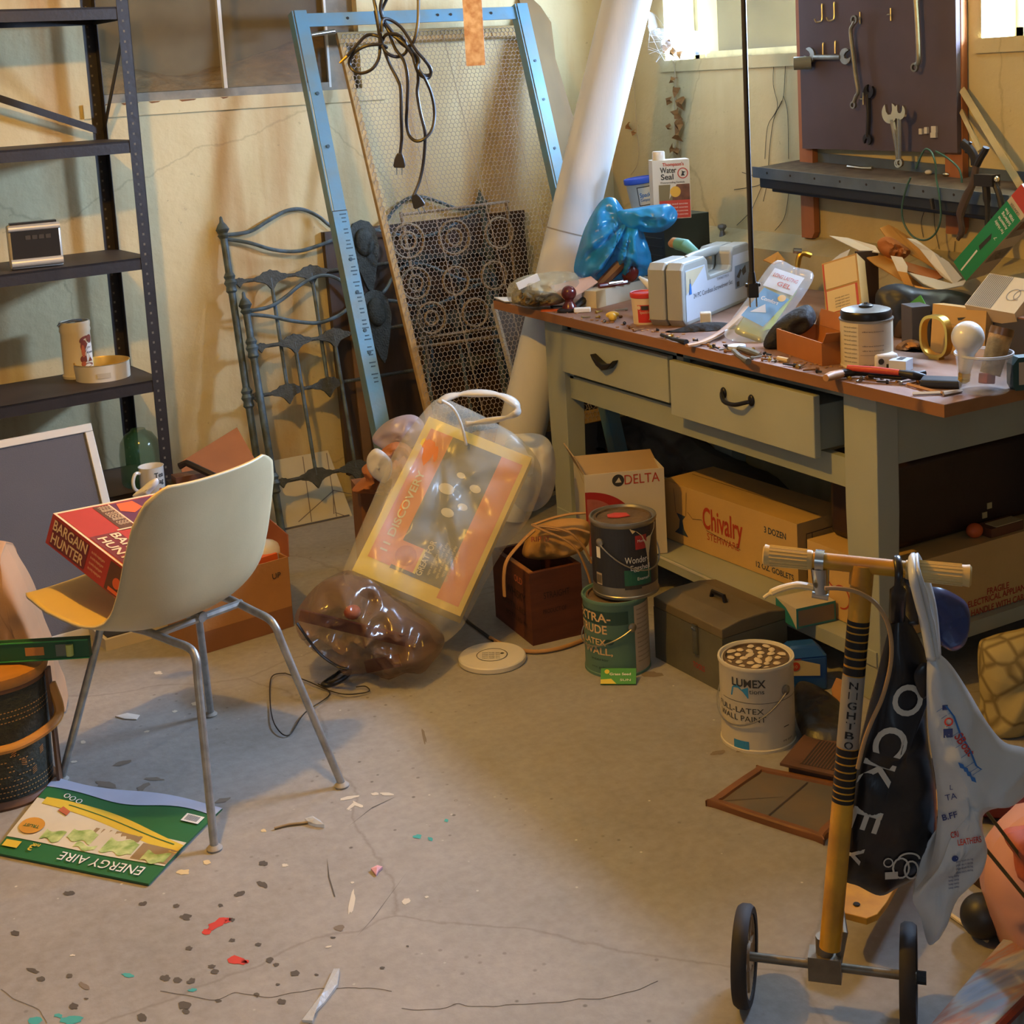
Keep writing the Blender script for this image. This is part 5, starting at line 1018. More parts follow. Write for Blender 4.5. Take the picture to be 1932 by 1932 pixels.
for i in range(26):
    a_ = i*2.4; rr = .066*sqrt((i+.5)/26); o_ = b.M; b.at(T(rr*cos(a_), rr*sin(a_), h-.006) @ RZ(i*50)); b.ell((0, 0, 0), (.022*(.3+abs(nz((i, 0, 0), .7))), .008, .003), 7, 4); b.at(o_)
b.build('crusted_paint', t)
# seed packet
mat('packet_green', '#3f8f3a', .5); mat('packet_yellow', '#d8c23a', .5)
p = AZ(1133, 1291, .003); q = AZ(1200, 1291, .003); M = FR(p, q-p, Vector((.2, .4, .28))); L = (q-p).length; b = MB('packet_green'); b.box((L/2, .022, 0), (L, .044, .003)); S = plane(I4, .0022); b.m('packet_yellow'); b.shape(S, [(0, 0), (L*.45, 0), (L*.3, .014), (0, .012)]); b.disc(S, .015, .034, .006); b.m('print_white'); b.text(S, 'Grass Seed', L*.55, .024, .007, L*.6, bold=True); b.text(S, 'SUN', L*.7, .008, .006, L*.3)
single(b, 'seed_packet', 'small green and yellow packet leaning against the foot of the teal can', 'packet', M, smooth=0)
# ---- under the bench
mat('carton_tan', '#cfa968', .8, var=.14, vscale=4, bump=.1, bscale=60); mat('red_ink', '#b03a22', .7); mat('blue_ink2', '#3d4a58', .7); mat('black_ink', '#3a3028', .7)
LZ = .1275
Bl, Br = AZ(1254, 1013, LZ), AZ(1507, 1111, LZ); M = FR(Bl, Br-Bl, (0, 0, 1)); M = Matrix.Translation(Bl) @ RZ(math.degrees(atan2((Br-Bl).y, (Br-Bl).x))); CL = (Br-Bl).xy.length; CHh = .172; CDp = .19
cv = thing('stemware_carton', 'long tan carton with red lettering and a goblet drawing on the lower shelf', 'carton', M)
b = MB('carton_tan'); b.box((CL/2, CDp/2, CHh/2), (CL, CDp, CHh)); S = plane(FR((0, 0, 0), (1, 0, 0), (0, 0, 1)))
b.m('red_ink'); b.text(S, 'Chivalry', CL*.47, CHh*.42, CHh*.36, CL*.30, bold=True); b.text(S, 'STEMWARE', CL*.47, CHh*.24, CHh*.12, CL*.24)
b.m('blue_ink2'); b.text(S, '3 DOZEN', CL*.85, CHh*.70, CHh*.10, CL*.15, bold=True); b.text(S, '12 OZ. GOBLETS', CL*.84, CHh*.10, CHh*.09, CL*.26, bold=True)
gx = CL*.145; b.shape(S, [(gx-.03, .028), (gx+.03, .026), (gx+.012, .045), (gx+.006, .07), (gx+.02, .085), (gx-.02, .087), (gx-.006, .07), (gx-.010, .045)])
b.m('black_ink')
for x0_, y0_, x1_, y1_ in ((gx-.022, .088, gx-.028, .155), (gx+.022, .086, gx+.028, .155), (gx-.028, .155, gx+.028, .155)): b.shape(S, [(x0_-.0007, y0_), (x0_+.0007, y0_), (x1_+.0007, y1_+.001), (x1_-.0007, y1_+.001)])
q = [(gx+.03, .10), (CL*.24, .085), (CL*.31, .092), (CL*.35, .066), (CL*.47, .058), (CL*.60, .046)]
for a_, c_ in zip(q, q[1:]): b.shape(S, [(a_[0], a_[1]-.0008), (c_[0], c_[1]-.0008), (c_[0], c_[1]+.0008), (a_[0], a_[1]+.0008)])
S = plane(FR((CL, 0, 0), (0, 1, 0), (0, 0, 1)))
for y0_, y1_ in ((.03, .16), (.05, .14)): b.shape(S, [(y0_, .02), (y0_+.002, .02), (y0_+.002, .14), (y0_, .14)]); b.shape(S, [(y0_, .138), (y1_, .138), (y1_, .140), (y0_, .140)])
S = plane(FR((0, 0, CHh), (1, 0, 0), (0, 1, 0))); b.rect(S, .02, CDp*.49, CL-.02, CDp*.50); b.build('box', cv, smooth=0)
p = AZ(1168, 1055, LZ); DW, DD, DH = .225, .16, .245; dl = thing('faucet_carton', 'white carton with a big red arc and raised flaps on the lower shelf', 'carton', T(p.x+.03, p.y, LZ) @ RZ(-21))
mat('carton_white', '#d2c7b0', .6, var=.06); mat('carton_red', '#a3271f', .5); mat('carton_pink', '#b86a5c', .5, var=.25, vscale=30); mat('carton_tan_in', '#ad9068', .8)
b = MB('carton_white')
for c, s in (((0, .0015, DH/2), (DW, .003, DH)), ((0, DD-.0015, DH/2), (DW, .003, DH)), ((-DW/2+.0015, DD/2, DH/2), (.003, DD-.006, DH)), ((DW/2-.0015, DD/2, DH/2), (.003, DD-.006, DH)), ((0, DD/2, .0015), (DW-.006, DD-.006, .003))): b.box(c, s)
S = plane(FR((-DW/2, 0, 0), (1, 0, 0), (0, 0, 1))); S2 = plane(FR((-DW/2, 0, 0), (1, 0, 0), (0, 0, 1)), .0016)
b.m('red_ink'); b.text(S, 'DELTA', DW*.72, DH*.85, .028, DW*.44); b.m('can_ink'); b.disc(S, DW*.42, DH*.905, .017); b.m('carton_white'); b.shape(S2, [(DW*.38, DH*.88), (DW*.46, DH*.88), (DW*.43, DH*.94)])
b.m('carton_red'); arc = [(DW*.60*cos(radians(a)), DH*.40+DH*.40*sin(radians(a))) for a in range(0, 91, 6)]; b.shape(S, [(0, DH*.25)]+[(DW*.60, DH*.25)]+arc); b.m('carton_pink'); arc = [(.004+DW*.42*cos(radians(a)), DH*.36+DH*.36*sin(radians(a))) for a in range(0, 91, 6)]; b.shape(S2, [(.004, DH*.05), (DW*.42, DH*.05)]+arc)
b.build('box', dl, smooth=0)
b = MB('carton_tan_in'); b.at(T(0, DD, DH) @ RX(14)).box((0, -.075, .012), (DW, .15, .003)); b.at(T(-DW/2, DD/2, DH) @ RY(-25)).box((-.0, 0, .03), (.003, DD-.01, .06)); b.build('flap', dl, smooth=0)
# grey toolbox
mat('tool_grey', '#6b6858', .5, .2, var=.25, vscale=8, bump=.08); mat('tool_grey_top', '#77694f', .6, .1, var=.3, vscale=6)
Lb, Nb = AZ(1237, 1240, 0), AZ(1366, 1309, 0); TL_ = (Nb-Lb).length; TD, TH_ = .20, .135
M = Matrix.Translation(Lb) @ RZ(math.degrees(atan2((Nb-Lb).y, (Nb-Lb).x))); tb = thing('metal_toolbox', 'grey metal toolbox with a sloped lid on the floor under the workbench shelf', 'toolbox', M)
b = MB('tool_grey'); b.box((TL_/2, TD/2, TH_/2), (TL_, TD, TH_)); b.m('can_red'); b.text(plane(FR((0, 0, 0), (1, 0, 0), (0, 0, 1))), 'TOOLS', TL_*.66, .03, .014, .045, bold=True); b.build('body', tb, smooth=0, bevel=.003)
b = MB('tool_grey_top'); b.prism([(0, 0), (TD, 0), (TD, .024), (TD*.72, .034), (TD*.28, .034), (0, .024)], TL_, FR((0, 0, TH_), (0, 1, 0), (0, 0, 1))); b.build('lid', tb, smooth=0, bevel=.003)
b = MB('chrome'); b.box((TL_*.64, -.004, TH_-.03), (.016, .006, .075)); b.cyl((TL_*.61, -.006, TH_-.004), (TL_*.67, -.006, TH_-.004), .004, 8); b.build('latch', tb)
b = MB('handle_black'); b.tube([(TL_*.4, TD/2, TH_+.033), (TL_*.42, TD/2, TH_+.048), (TL_*.58, TD/2, TH_+.048), (TL_*.6, TD/2, TH_+.033)], .006, 8); b.build('handle', tb)
# teal-and-cream small box on the shelf edge, blue jug, black folder, card scraps
mat('box_teal', '#2f7f7a', .5); mat('window_grey', '#7d6a58', .4)
p = AZ(1503, 1186, LZ+.001); M = Matrix.Translation((p.x, p.y, LZ)) @ RZ(-8); b = MB('box_cream'); b.box((.055, .045, .025), (.11, .09, .05)); S = plane(FR((0, .09, 0), (0, -1, 0), (0, 0, 1))); b.m('box_teal'); b.shape(S, [(0, 0), (.09, 0), (.07, .02), (.045, .038), (.0, .05)]); S = plane(FR((0, 0, 0), (1, 0, 0), (0, 0, 1))); b.rect(S, 0, 0, .11, .05); b.m('window_grey'); b.rect(plane(FR((0, 0, 0), (1, 0, 0), (0, 0, 1)), .0016), .005, .005, .105, .044)
single(b, 'window_box', 'small cream and teal box with a grey window on the lower shelf edge', 'box', M, smooth=0)
mat('jug_blue', '#1f4f8f', .35); mat('jug_label', '#d3bd84', .5)
p = AZ(1530, 1302, 0); j = thing('blue_jug', 'blue plastic jug with a cream label beside the white paint can', 'jug', T(p.x, p.y+.03, 0) @ RZ(-24)); b = MB('jug_blue'); b.prism([(-.052, -.035), (.052, -.035), (.052, .035), (-.052, .035)], .085, I4); b.add([(-.052, -.035, .085), (.052, -.035, .085), (.052, .035, .085), (-.052, .035, .085), (-.03, -.02, .108), (.03, -.02, .108), (.03, .02, .108), (-.03, .02, .108)], [(0, 1, 5, 4), (1, 2, 6, 5), (2, 3, 7, 6), (3, 0, 4, 7), (4, 5, 6, 7)]); b.build('body', j, bevel=.006)
S = plane(FR((-.052, -.036, 0), (1, 0, 0), (0, 0, 1))); S2 = plane(FR((-.052, -.036, 0), (1, 0, 0), (0, 0, 1)), .0016); b = MB('jug_label'); b.shape(S, [(.004, .045), (.085, .038), (.085, .066), (.04, .080), (.004, .083)]); b.m('red_ink'); b.rect(S2, .004, .0815, .04, .084); b.disc(S2, .026, .066, .011); b.m('jug_label'); b.text(plane(FR((-.052, -.036, 0), (1, 0, 0), (0, 0, 1)), .0024), '10', .026, .062, .008); b.build('label', j, smooth=0)
mat('black_vinyl', '#23201e', .4, bump=.3, bscale=30)
b = MB('black_vinyl'); pillow(b, [AZ(u, v, .03) for u, v in ((1502, 1292), (1545, 1300), (1592, 1338), (1600, 1392), (1560, 1398), (1515, 1385), (1500, 1345))], .025, .3, 2, 6, back=1)
for q in b.v: q.z = max(q.z, .002)
single(b, 'black_pouch', 'floppy black vinyl pouch on the floor right of the white paint can', 'pouch', smooth=180)
b = MB('cardboard'); M = FR(AZ(1572, 1330, .004), HR, Vector((.2, .35, .3))); b.at(M).prism([(0, 0), (.045, -.004), (.05, .05), (.02, .066), (.004, .04)], .004); single(b, 'card_scrap', 'torn tan scrap of cardboard leaning by the front bench leg', 'cardboard', smooth=0)
# brown register and slate tray on the floor
mat('register_brown', '#6b4a34', .6, .2, var=.3, vscale=15); mat('register_dark', '#33261e', .7); mat('slate', '#5a5346', .6, var=.3, vscale=8, col2='#6d5a40'); mat('slate_frame', '#7d4f2a', .6, var=.25, vscale=10)
c00, c10, c01 = AZ(1472, 1466, 0), AZ(1625, 1500, 0), AZ(1512, 1408, 0); M = FR(c00, c10-c00, c01-c00); RL = (c10-c00).length; RD = (M.inverted() @ c01).y
rg = thing('floor_register', 'brown slotted metal floor register lying behind the scooter stem', 'vent register', M); b = MB('register_brown'); b.box((RL/2, RD/2, .028), (RL, RD, .006)); b.box((RL/2, RD/2, .0125), (RL-.03, RD-.02, .025)); b.m('register_dark'); b.box((RL/2+.008, RD/2, .0312), (RL-.06, RD-.03, .001)); b.m('register_brown')
for k in range(16): b.box((.04+k*(RL-.07)/15, RD/2, .0318), (.003, RD-.03, .0012))
b.build('grille', rg, smooth=0, bevel=.002)
P4 = [AZ(1337, 1521, 0), AZ(1552, 1592, 0), AZ(1640, 1500, 0), AZ(1430, 1456, 0)]; c = sum(P4, Vector())/4
sl = thing('slate_board', 'flat brown-framed board with a grey centre lying on the floor in front of the register', 'board')
def ringp(k, z): return [c+(p-c)*k+Vector((0, 0, z)) for p in spline([P4[0].lerp(P4[1], .06), P4[0].lerp(P4[1], .94), P4[1].lerp(P4[2], .06), P4[1].lerp(P4[2], .94), P4[2].lerp(P4[3], .06), P4[2].lerp(P4[3], .94), P4[3].lerp(P4[0], .06), P4[3].lerp(P4[0], .94)], 3, True)]
rs = [ringp(1, 0), ringp(1, .012), ringp(.97, .015), ringp(.86, .014), ringp(.84, .009)]; n = len(rs[0]); b = MB('slate_frame'); b.add([q for r_ in rs for q in r_], [(k*n+i, k*n+(i+1) % n, (k+1)*n+(i+1) % n, (k+1)*n+i) for k in range(4) for i in range(n)]+[tuple(range(n))[::-1]]); b.build('frame', sl)
b = MB('slate'); r_ = ringp(.845, .0095); b.poly(r_); b.m('register_dark'); a_, d_ = c.lerp((P4[3]+P4[2])/2, .8), c.lerp((P4[0]+P4[1])/2, .8); w_ = (d_-a_).normalized().cross(Vector((0, 0, 1)))*.002; e_ = Vector((0, 0, .0103)); b.poly([a_-w_+e_, a_+w_+e_, d_+w_+e_, d_-w_+e_]); b.build('slate_panel', sl, smooth=0)
# fragile carton, dark case and small things on the right of the lower shelf
YF = 2.355; x0 = 2.235; x1 = 2.80; zb, zt = LZ, .30
fr = thing('appliance_carton', 'tan FRAGILE electrical appliance carton behind the right bench leg', 'carton', T(x0, YF, zb)); b = MB('carton_tan'); b.box(((x1-x0)/2, .14, (zt-zb)/2), (x1-x0, .28, zt-zb))
f = lambda u, v: (AY(u, v, YF).x-x0, AY(u, v, YF).z-zb)
S = plane(FR((0, 0, 0), (1, 0, 0), (0, 0, 1))); b.m('red_ink'); u0, v0 = f(1862, 1122); b.text(S, 'FRAGILE', u0, v0, .016, .075, align='l', bold=True); u0, v0 = f(1826, 1147); b.text(S, 'ELECTRICAL APPLIANCE', u0, v0, .016, .22, align='l', bold=True); u0, v0 = f(1832, 1163); b.text(S, 'HANDLE WITH CARE', u0, v0, .016, .19, align='l', bold=True)
S = plane(FR((0, .28, 0), (0, -1, 0), (0, 0, 1))); b.m('red_ink'); b.ring(S, .10, .11, .035, .004, 20, a0=30, a1=300); b.ring(S, .12, .06, .03, .004, 20, a0=-100, a1=150); b.build('box', fr, smooth=0)
mat('case_brown', '#3a241a', .5, var=.3, vscale=6); mat('label_cream', '#c8b07a', .6)
cs = thing('dark_case', 'dark brown case with two small cream labels standing on the appliance carton', 'case', T(2.30, 2.43, zt)); b = MB('case_brown'); b.box((.3, .10, .11), (.6, .20, .22)); b.build('case', cs, bevel=.02)
for u, v in ((1867, 954), (1858, 972)):
    p = AY(u, v, 2.428); b = MB('label_cream'); b.box((p.x-2.30, -.0015, p.z-zt), (.016, .002, .015)); b.build('label', cs, smooth=0)
b = MB('card_brown'); p = AY(1880, 1045, 2.40); b.box((p.x, 2.39, zt+.012), (.11, .05, .022)); b.m('label_cream'); b.box((p.x+.01, 2.385, zt+.0235), (.09, .035, .003)); single(b, 'small_flat_box', 'small flat brown and cream box on top of the appliance carton', 'box')
b = MB('orange_stuff'); p = AY(1836, 1032, 2.40); b.ell((p.x, 2.395, zt+.018), (.022, .018, .018)); single(b, 'brown_bottle_cap', 'small orange-brown knob resting on the appliance carton before the dark case', 'knob')
b = MB('cardboard'); p = AX(1450, 888, 2.5); b.box((0, 0, .012), (.05, .05, .10)); b.m('alu_frame'); b.cyl((0, 0, .06), (0, 0, .115), .006)
single(b, 'hanging_socket', 'small tan block hanging from the underside of the workbench above the stemware carton', 'block', T(p.x, p.y, .732-.115), smooth=0)
# dark bags at the back under the bench
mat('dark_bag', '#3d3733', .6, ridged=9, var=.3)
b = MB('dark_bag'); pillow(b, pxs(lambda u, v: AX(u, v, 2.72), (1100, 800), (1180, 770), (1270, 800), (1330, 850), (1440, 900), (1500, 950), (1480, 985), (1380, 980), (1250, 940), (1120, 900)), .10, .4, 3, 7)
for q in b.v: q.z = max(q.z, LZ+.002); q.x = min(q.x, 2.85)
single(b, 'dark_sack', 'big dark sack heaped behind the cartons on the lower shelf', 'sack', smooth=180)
mat('tote_cream', '#a8965f', .8); n, l, b_ = nodes('tote_stone'); tc = n.new('ShaderNodeTexCoord'); vv = n.new('ShaderNodeTexVoronoi'); vv.feature = 'DISTANCE_TO_EDGE'; vv.inputs['Scale'].default_value = 17; l.new(tc.outputs['Object'], vv.inputs['Vector'])
l.new(ramp(n, l, vv.outputs['Distance'], [(.02, '#7d6d43'), (.12, '#b3a26b')]), b_.inputs['Base Color']); b_.inputs['Roughness'].default_value = .8; bump_n(n, l, b_, vv.outputs['Distance'], .4)
kt2 = AZ(1880, 1400, 0).dot(HF); b = MB('tote_stone'); pillow(b, pxs(lambda u, v: AH(u, v, kt2+.06), (1848, 1225), (1870, 1205), (1930, 1190), (2010, 1180), (2030, 1300), (2010, 1385), (1930, 1395), (1858, 1402), (1850, 1320)), .07, .2, 6, 7)
for q in b.v: q.z = max(q.z, .002)
single(b, 'quilted_tote', 'beige tote bag with a stone-like pattern under the right end of the workbench', 'tote bag', smooth=180)
# ================================================================ clutter on the workbench
TZ = BZ+.0005
def tz(u, v, dz=0): return AZ(u, v, TZ+dz)
def on(M_): return M_
def sheetpoly(mb, pts, th=.002):
    n = len(pts); nr = Vector()
    c = sum(pts, Vector())/n
    for i in range(n): nr += (pts[i]-c).cross(pts[(i+1) % n]-c)
    nr = nr.normalized()*th
    return mb.add(list(pts)+[p-nr for p in pts], [tuple(range(n)), tuple(range(n, 2*n))[::-1]]+[(i, n+i, n+(i+1) % n, (i+1) % n) for i in range(n)])
def clampz(mb, z=None):
    z = z or TZ+.001
    for q in mb.v: q.z = max(q.z, z)
    return mb
# metal file box with tub and can on it
mat('file_dark', '#2b2f2c', .5, .2, var=.2, vscale=30); mat('file_green', '#3f4a45', .5, .2, var=.2); mat('ws_cream', '#cfc9b6', .45); mat('ws_red', '#b8402f', .5); mat('ws_photo', '#7c5138', .5, var=.4, vscale=40); mat('ws_yellow', '#d9a83c', .5); mat('ws_olive', '#7b6f4a', .5)
e = AX(1252, 410, 2.62); FZ = e.z; xr = AY(1338, 415, e.y).x; fb = thing('metal_file_box', 'dark green metal box at the back of the bench carrying a tub and a can', 'metal box', T(e.x, e.y, TZ)); FH = FZ-TZ; FX = min(xr, 2.90)-e.x; FY = .24
b = MB('file_green'); b.box((FX/2, FY/2, FH/2), (FX, FY, FH)); b.m('file_dark'); b.rect(plane(FR((0, FY, 0), (0, -1, 0), (0, 0, 1))), 0, 0, FY, FH)
for k in range(7): b.box((-.001, FY/2, .02+k*.028), (.004, FY-.02, .006))
b.build('body', fb, smooth=0, bevel=.004)
p = AZ(1266, 411, FZ); ws = thing('sealer_can', 'tall white and red can with a white cap standing on the metal box', 'can', T(p.x, p.y, FZ) @ RZ(-24)); WW, WD_, WH = .118, .06, .185
b = MB('ws_cream'); b.box((0, 0, WH/2), (WW, WD_, WH)); S = plane(FR((-WW/2, -WD_/2, 0), (1, 0, 0), (0, 0, 1))); S2 = plane(FR((-WW/2, -WD_/2, 0), (1, 0, 0), (0, 0, 1)), .0016); S3 = plane(FR((-WW/2, -WD_/2, 0), (1, 0, 0), (0, 0, 1)), .0024)
b.m('ws_red'); b.rect(S, .018, .002, WW-.002, .058); b.m('ws_olive'); b.rect(S, .018, .058, .06, .108); b.m('ws_photo'); b.rect(S, .06, .058, WW-.002, .108); b.m('ws_cream'); b.shape(S2, [(.05, .062), (.075, .108), (.055, .108)]); b.m('ws_yellow'); b.disc(S3, .070, .085, .017)
b.m('ws_red'); b.text(S, "Thompson's", .066, .166, .011, .068, bold=True); b.m('can_ink'); b.text(S, 'Water', .024, .145, .018, .052, align='l', bold=True); b.text(S, 'Seal', .026, .124, .018, .040, align='l', bold=True); b.text(S, 'Waterproofing Formula', .062, .112, .006, .078)
b.m('ws_red'); b.ring(S, .096, .142, .017, .003, 24); b.m('can_ink'); b.shape(S2, [(.090, .134), (.102, .134), (.098, .142), (.105, .146), (.096, .148), (.092, .152), (.094, .144)])
b.m('print_white')
for k in range(4): b.text(S2, 'protects wood concrete', .068, .044-k*.011, .006, .08)
b.build('body', ws, smooth=0, bevel=.002); b = MB('white_glaze'); b.lathe([(.019, 0), (.020, .003), (.020, .024), (.018, .027), (.001, .027)], 20); b.build('cap', ws, loc=(-.032, 0, WH))
mat('tub_white', '#d5d4cc', .4); mat('lid_blue', '#2a4fb5', .35); mat('ink_blue', '#2f6fb5', .5)
p = AZ(1199, 388, FZ); sp = thing('plaster_tub', 'white tub with a blue lid beside the tall white and red can', 'tub', T(p.x+.01, p.y-.03, FZ) @ RZ(-28) @ RY(-6))
b = MB('tub_white'); b.lathe([(.001, 0), (.040, 0), (.049, .088), (.051, .09)], 40)
def coneS(r0, r1, h, e=.0008, zero=-90): return lambda u, v: Vector(((r0+(r1-r0)*v/h+e)*cos(radians(zero)+u/.045), (r0+(r1-r0)*v/h+e)*sin(radians(zero)+u/.045), v))
S = coneS(.040, .049, .088); S2 = coneS(.040, .049, .088, .0016); S3 = coneS(.040, .049, .088, .0022); b.m('can_ink'); b.rect(S, -.016, .004, .062, .07, 14, 1); b.m('tub_white'); b.rect(S2, -.013, .007, .060, .067, 14, 1); b.m('ink_blue'); b.text(S3, 'Spackling', .022, .034, .015, .062, bold=True); b.text(S3, 'Compound', .012, .019, .010, .040, bold=True); b.build('tub', sp)
b = MB('lid_blue'); b.lathe([(.0515, .080), (.0535, .082), (.054, .095), (.052, .099), (.047, .100), (.046, .097), (.001, .097)], 40); b.build('lid', sp)
mat('bag_blue', '#2aa0dc', .25, alpha=.74, ridged=9, var=.35, vscale=9)
b = MB('bag_blue'); KB = 4.42; pillow(b, pxs(lambda u, v: AH(u, v, KB), (1083, 512), (1092, 465), (1108, 420), (1135, 378), (1160, 374), (1180, 398), (1205, 402), (1215, 440), (1228, 480), (1226, 515), (1190, 528), (1140, 528), (1105, 526)), .06, .8, 3, 8, fold=10, apex=AH(1190, 405, KB), fan=1.5)
pillow(b, pxs(lambda u, v: AH(u, v, KB-.05), (1165, 400), (1200, 392), (1240, 386), (1264, 386), (1278, 402), (1272, 422), (1245, 438), (1205, 436), (1178, 424)), .03, .8, 7, 6, fold=14)
clampz(b); single(b, 'blue_bag', 'bright blue plastic bag bunched up at the back left of the bench', 'plastic bag', smooth=180)
# silver tool case
mat('case_silver', '#a3a49d', .38, .1, var=.06); mat('case_label', '#c3c9d2', .4); mat('case_beige', '#c2b596', .45); mat('case_ink', '#5a6068', .5); mat('case_photo', '#7f93ab', .4, var=.3, vscale=20)
N_, R__ = tz(1290, 619), tz(1421, 563); M = Matrix.Translation(N_) @ RZ(math.degrees(atan2((R__-N_).y, (R__-N_).x))) @ RX(90); CL2, CH2, CT = (R__-N_).xy.length*.98, .176, .105
tc_ = thing('tool_case', 'silver plastic screwdriver case with a printed label standing on the bench', 'tool case', M)
h = CH2; L = CL2; b = MB('case_silver')
ol = [(.02, 0), (L-.02, 0), (L, .02), (L, h-.018), (L-.015, h), (L*.745, h), (L*.70, h-.012), (L*.69, h-.05), (L*.66, h-.06), (L*.40, h-.06), (L*.37, h-.05), (L*.36, h-.012), (L*.32, h), (.018, h), (0, h-.018), (0, .02)]
b.prism(ol, CT*.47, T(0, 0, -CT*.47)); b.prism(ol, CT*.50, T(0, 0, -CT)); b.build('shell', tc_, smooth=0, bevel=.006)
b = MB('case_silver'); b.tube(spline([(L*.30, h-.012, -CT*.5), (L*.40, h-.008, -CT*.5), (L*.66, h-.008, -CT*.5), (L*.77, h-.012, -CT*.5)], 4), .014, 10); b.build('handle', tc_)
S = plane(I4, .001); S2 = plane(I4, .0018); S3 = plane(I4, .0026); b = MB('case_label'); b.shape(S, [(.02, .012), (L-.015, .012), (L-.015, h-.025), (L*.72, h-.025), (L*.70, h-.07), (L*.34, h-.07), (L*.31, h-.022), (.02, h-.022)])
b.m('case_beige'); b.shape(S2, [(.022, h-.09), (L*.10, h-.075), (L*.30, h-.025), (.022, h-.025)]); b.m('ink_blue'); b.shape(S3, [(.040, .085), (.056, .085), (.053, .115), (.043, .115)]); b.m('case_ink'); b.shape(S3, [(.046, .115), (.050, .115), (.050, .128), (.046, .128)])
b.text(S2, '24 PC Cordless Screwdriver Set', L*.42, .070, .014, L*.56); b.text(S2, 'TEKNO MAX', L*.56, .096, .008, L*.18); b.m('case_photo'); b.rect(S2, L*.74, .05, L-.018, .118); b.m('can_ink'); b.shape(S3, [(L*.76, .085), (L*.82, .105), (L*.84, .098), (L*.80, .078)]); b.shape(S3, [(L*.84, .10), (L*.90, .112), (L*.91, .09), (L*.86, .082)]); b.rect(S3, L*.76, .055, L*.80, .07); b.build('label', tc_, smooth=0)
# tub, pack, parcel, open tray
mat('tub_cream', '#d8c3a4', .5); mat('tub_red', '#c2322a', .4)
p = tz(1217, 609); t = thing('putty_tub', 'small cream tub with a red lid and label in front of the silver tool case', 'tub', T(p.x, p.y, TZ) @ RZ(-26))
b = MB('tub_cream'); b.lathe([(.001, 0), (.032, 0), (.036, .070), (.037, .078)], 36); S = coneS(.032, .036, .07); S2 = coneS(.032, .036, .07, .0016); b.m('tub_red'); b.rect(S, -.032, .006, .024, .056, 14, 1); b.m('can_ink'); b.rect(S2, -.018, .042, .008, .054, 6, 1); b.m('tub_cream'); b.text(S2, 'Spackling', -.004, .032, .008, .04); b.disc(S2, -.026, .049, .006, 10); b.disc(S2, .017, .049, .006, 10); b.shape(S2, [(.008, .014), (.016, .024), (.018, .022), (.011, .012)]); b.build('tub', t)
b = MB('tub_red'); b.lathe([(.037, .074), (.039, .076), (.0395, .086), (.037, .089), (.034, .088), (.033, .085), (.001, .085)], 36); b.build('lid', t)
mat('pack_green', '#8f9a6a', .4, var=.2, vscale=12); mat('pack_blue', '#1f83bd', .35); mat('pack_lime', '#8fa83a', .4); mat('clear_film', '#dfe6ea', .12, alpha=.22, ridged=9)
A = AH(1376, 622, 3.62); B = AH(1440, 646, 3.56); C = AH(1456, 496, 3.74); M = FR(A, B-A, C-A); W_ = (B-A).length; H_ = (M.inverted() @ C).y
pk = thing('glove_pack', 'clear plastic pack with a blue label and green contents leaning on the silver tool case', 'packet', M)
b = MB('pack_green'); b.box((W_*.5, H_*.42, -.012), (W_*.85, H_*.8, .022)); b.build('contents', pk, bevel=.008)
S = plane(I4); S2 = plane(I4, .0016); b = MB('pack_blue'); b.shape(S, [(W_*.05, H_*.22), (W_*.75, H_*.18), (W_*.95, H_*.62), (W_*.15, H_*.66)]); b.m('pack_lime'); b.shape(S, [(W_*.80, H_*.12), (W_*.98, H_*.2), (W_*.98, H_*.66), (W_*.86, H_*.5)]); b.m('case_label'); b.rect(S, W_*.08, H_*.68, W_*.96, H_*.95); b.shape(S2, [(W_*.2, H_*.3), (W_*.6, H_*.36), (W_*.45, H_*.46)]); b.m('ws_yellow'); b.disc(S2, W_*.75, H_*.60, .011)
b.m('red_ink'); b.text(S2, 'LONG LASTING', W_*.52, H_*.84, .012, W_*.7, bold=True); b.text(S2, 'GEL', W_*.6, H_*.74, .014, W_*.4, bold=True); b.m('print_white'); b.text(S2, 'Comfort', W_*.5, H_*.50, .012, W_*.5); b.build('label', pk, smooth=0)
b = MB('clear_film'); pillow(b, [Vector(q) for q in ((-.012, -.01, -.01), (W_*.5, -.016, -.01), (W_+.012, -.008, -.01), (W_+.016, H_*.5, -.01), (W_+.01, H_+.01, -.01), (W_*.5, H_+.018, -.01), (-.01, H_+.012, -.01), (-.014, H_*.5, -.01))], .022, .4, 4, 5, fold=20); b.build('film', pk, smooth=180)
mat('parcel_tan', '#b98d4e', .8, var=.12); mat('parcel_label', '#cdb27c', .6)
A = AH(1562, 634, 3.63); B = AH(1630, 615, 3.58); C = AH(1527, 505, 3.78); M = FR(A, B-A, C-A); W_ = (B-A).length; H_ = (M.inverted() @ C).y
pc_ = thing('parcel_box', 'tan cardboard parcel with red-edged labels propped up on the bench', 'parcel', M); b = MB('parcel_tan'); b.box((W_/2, H_/2, -.025), (W_, H_, .05)); S = plane(I4); S2 = plane(I4, .0016)
b.m('ws_red'); b.rect(S, .004, H_*.28, W_-.006, H_*.60); b.rect(S, .002, H_*.60, .006, H_-.004); b.m('parcel_label'); b.rect(S2, .008, H_*.29, W_-.012, H_*.59); b.rect(S2, .007, H_*.62, W_-.004, H_-.006); b.m('can_ink')
for k in range(4): b.text(plane(I4, .0022), 'postage paid return', W_*.5, H_*(.46-k*.04), .004, W_*.4)
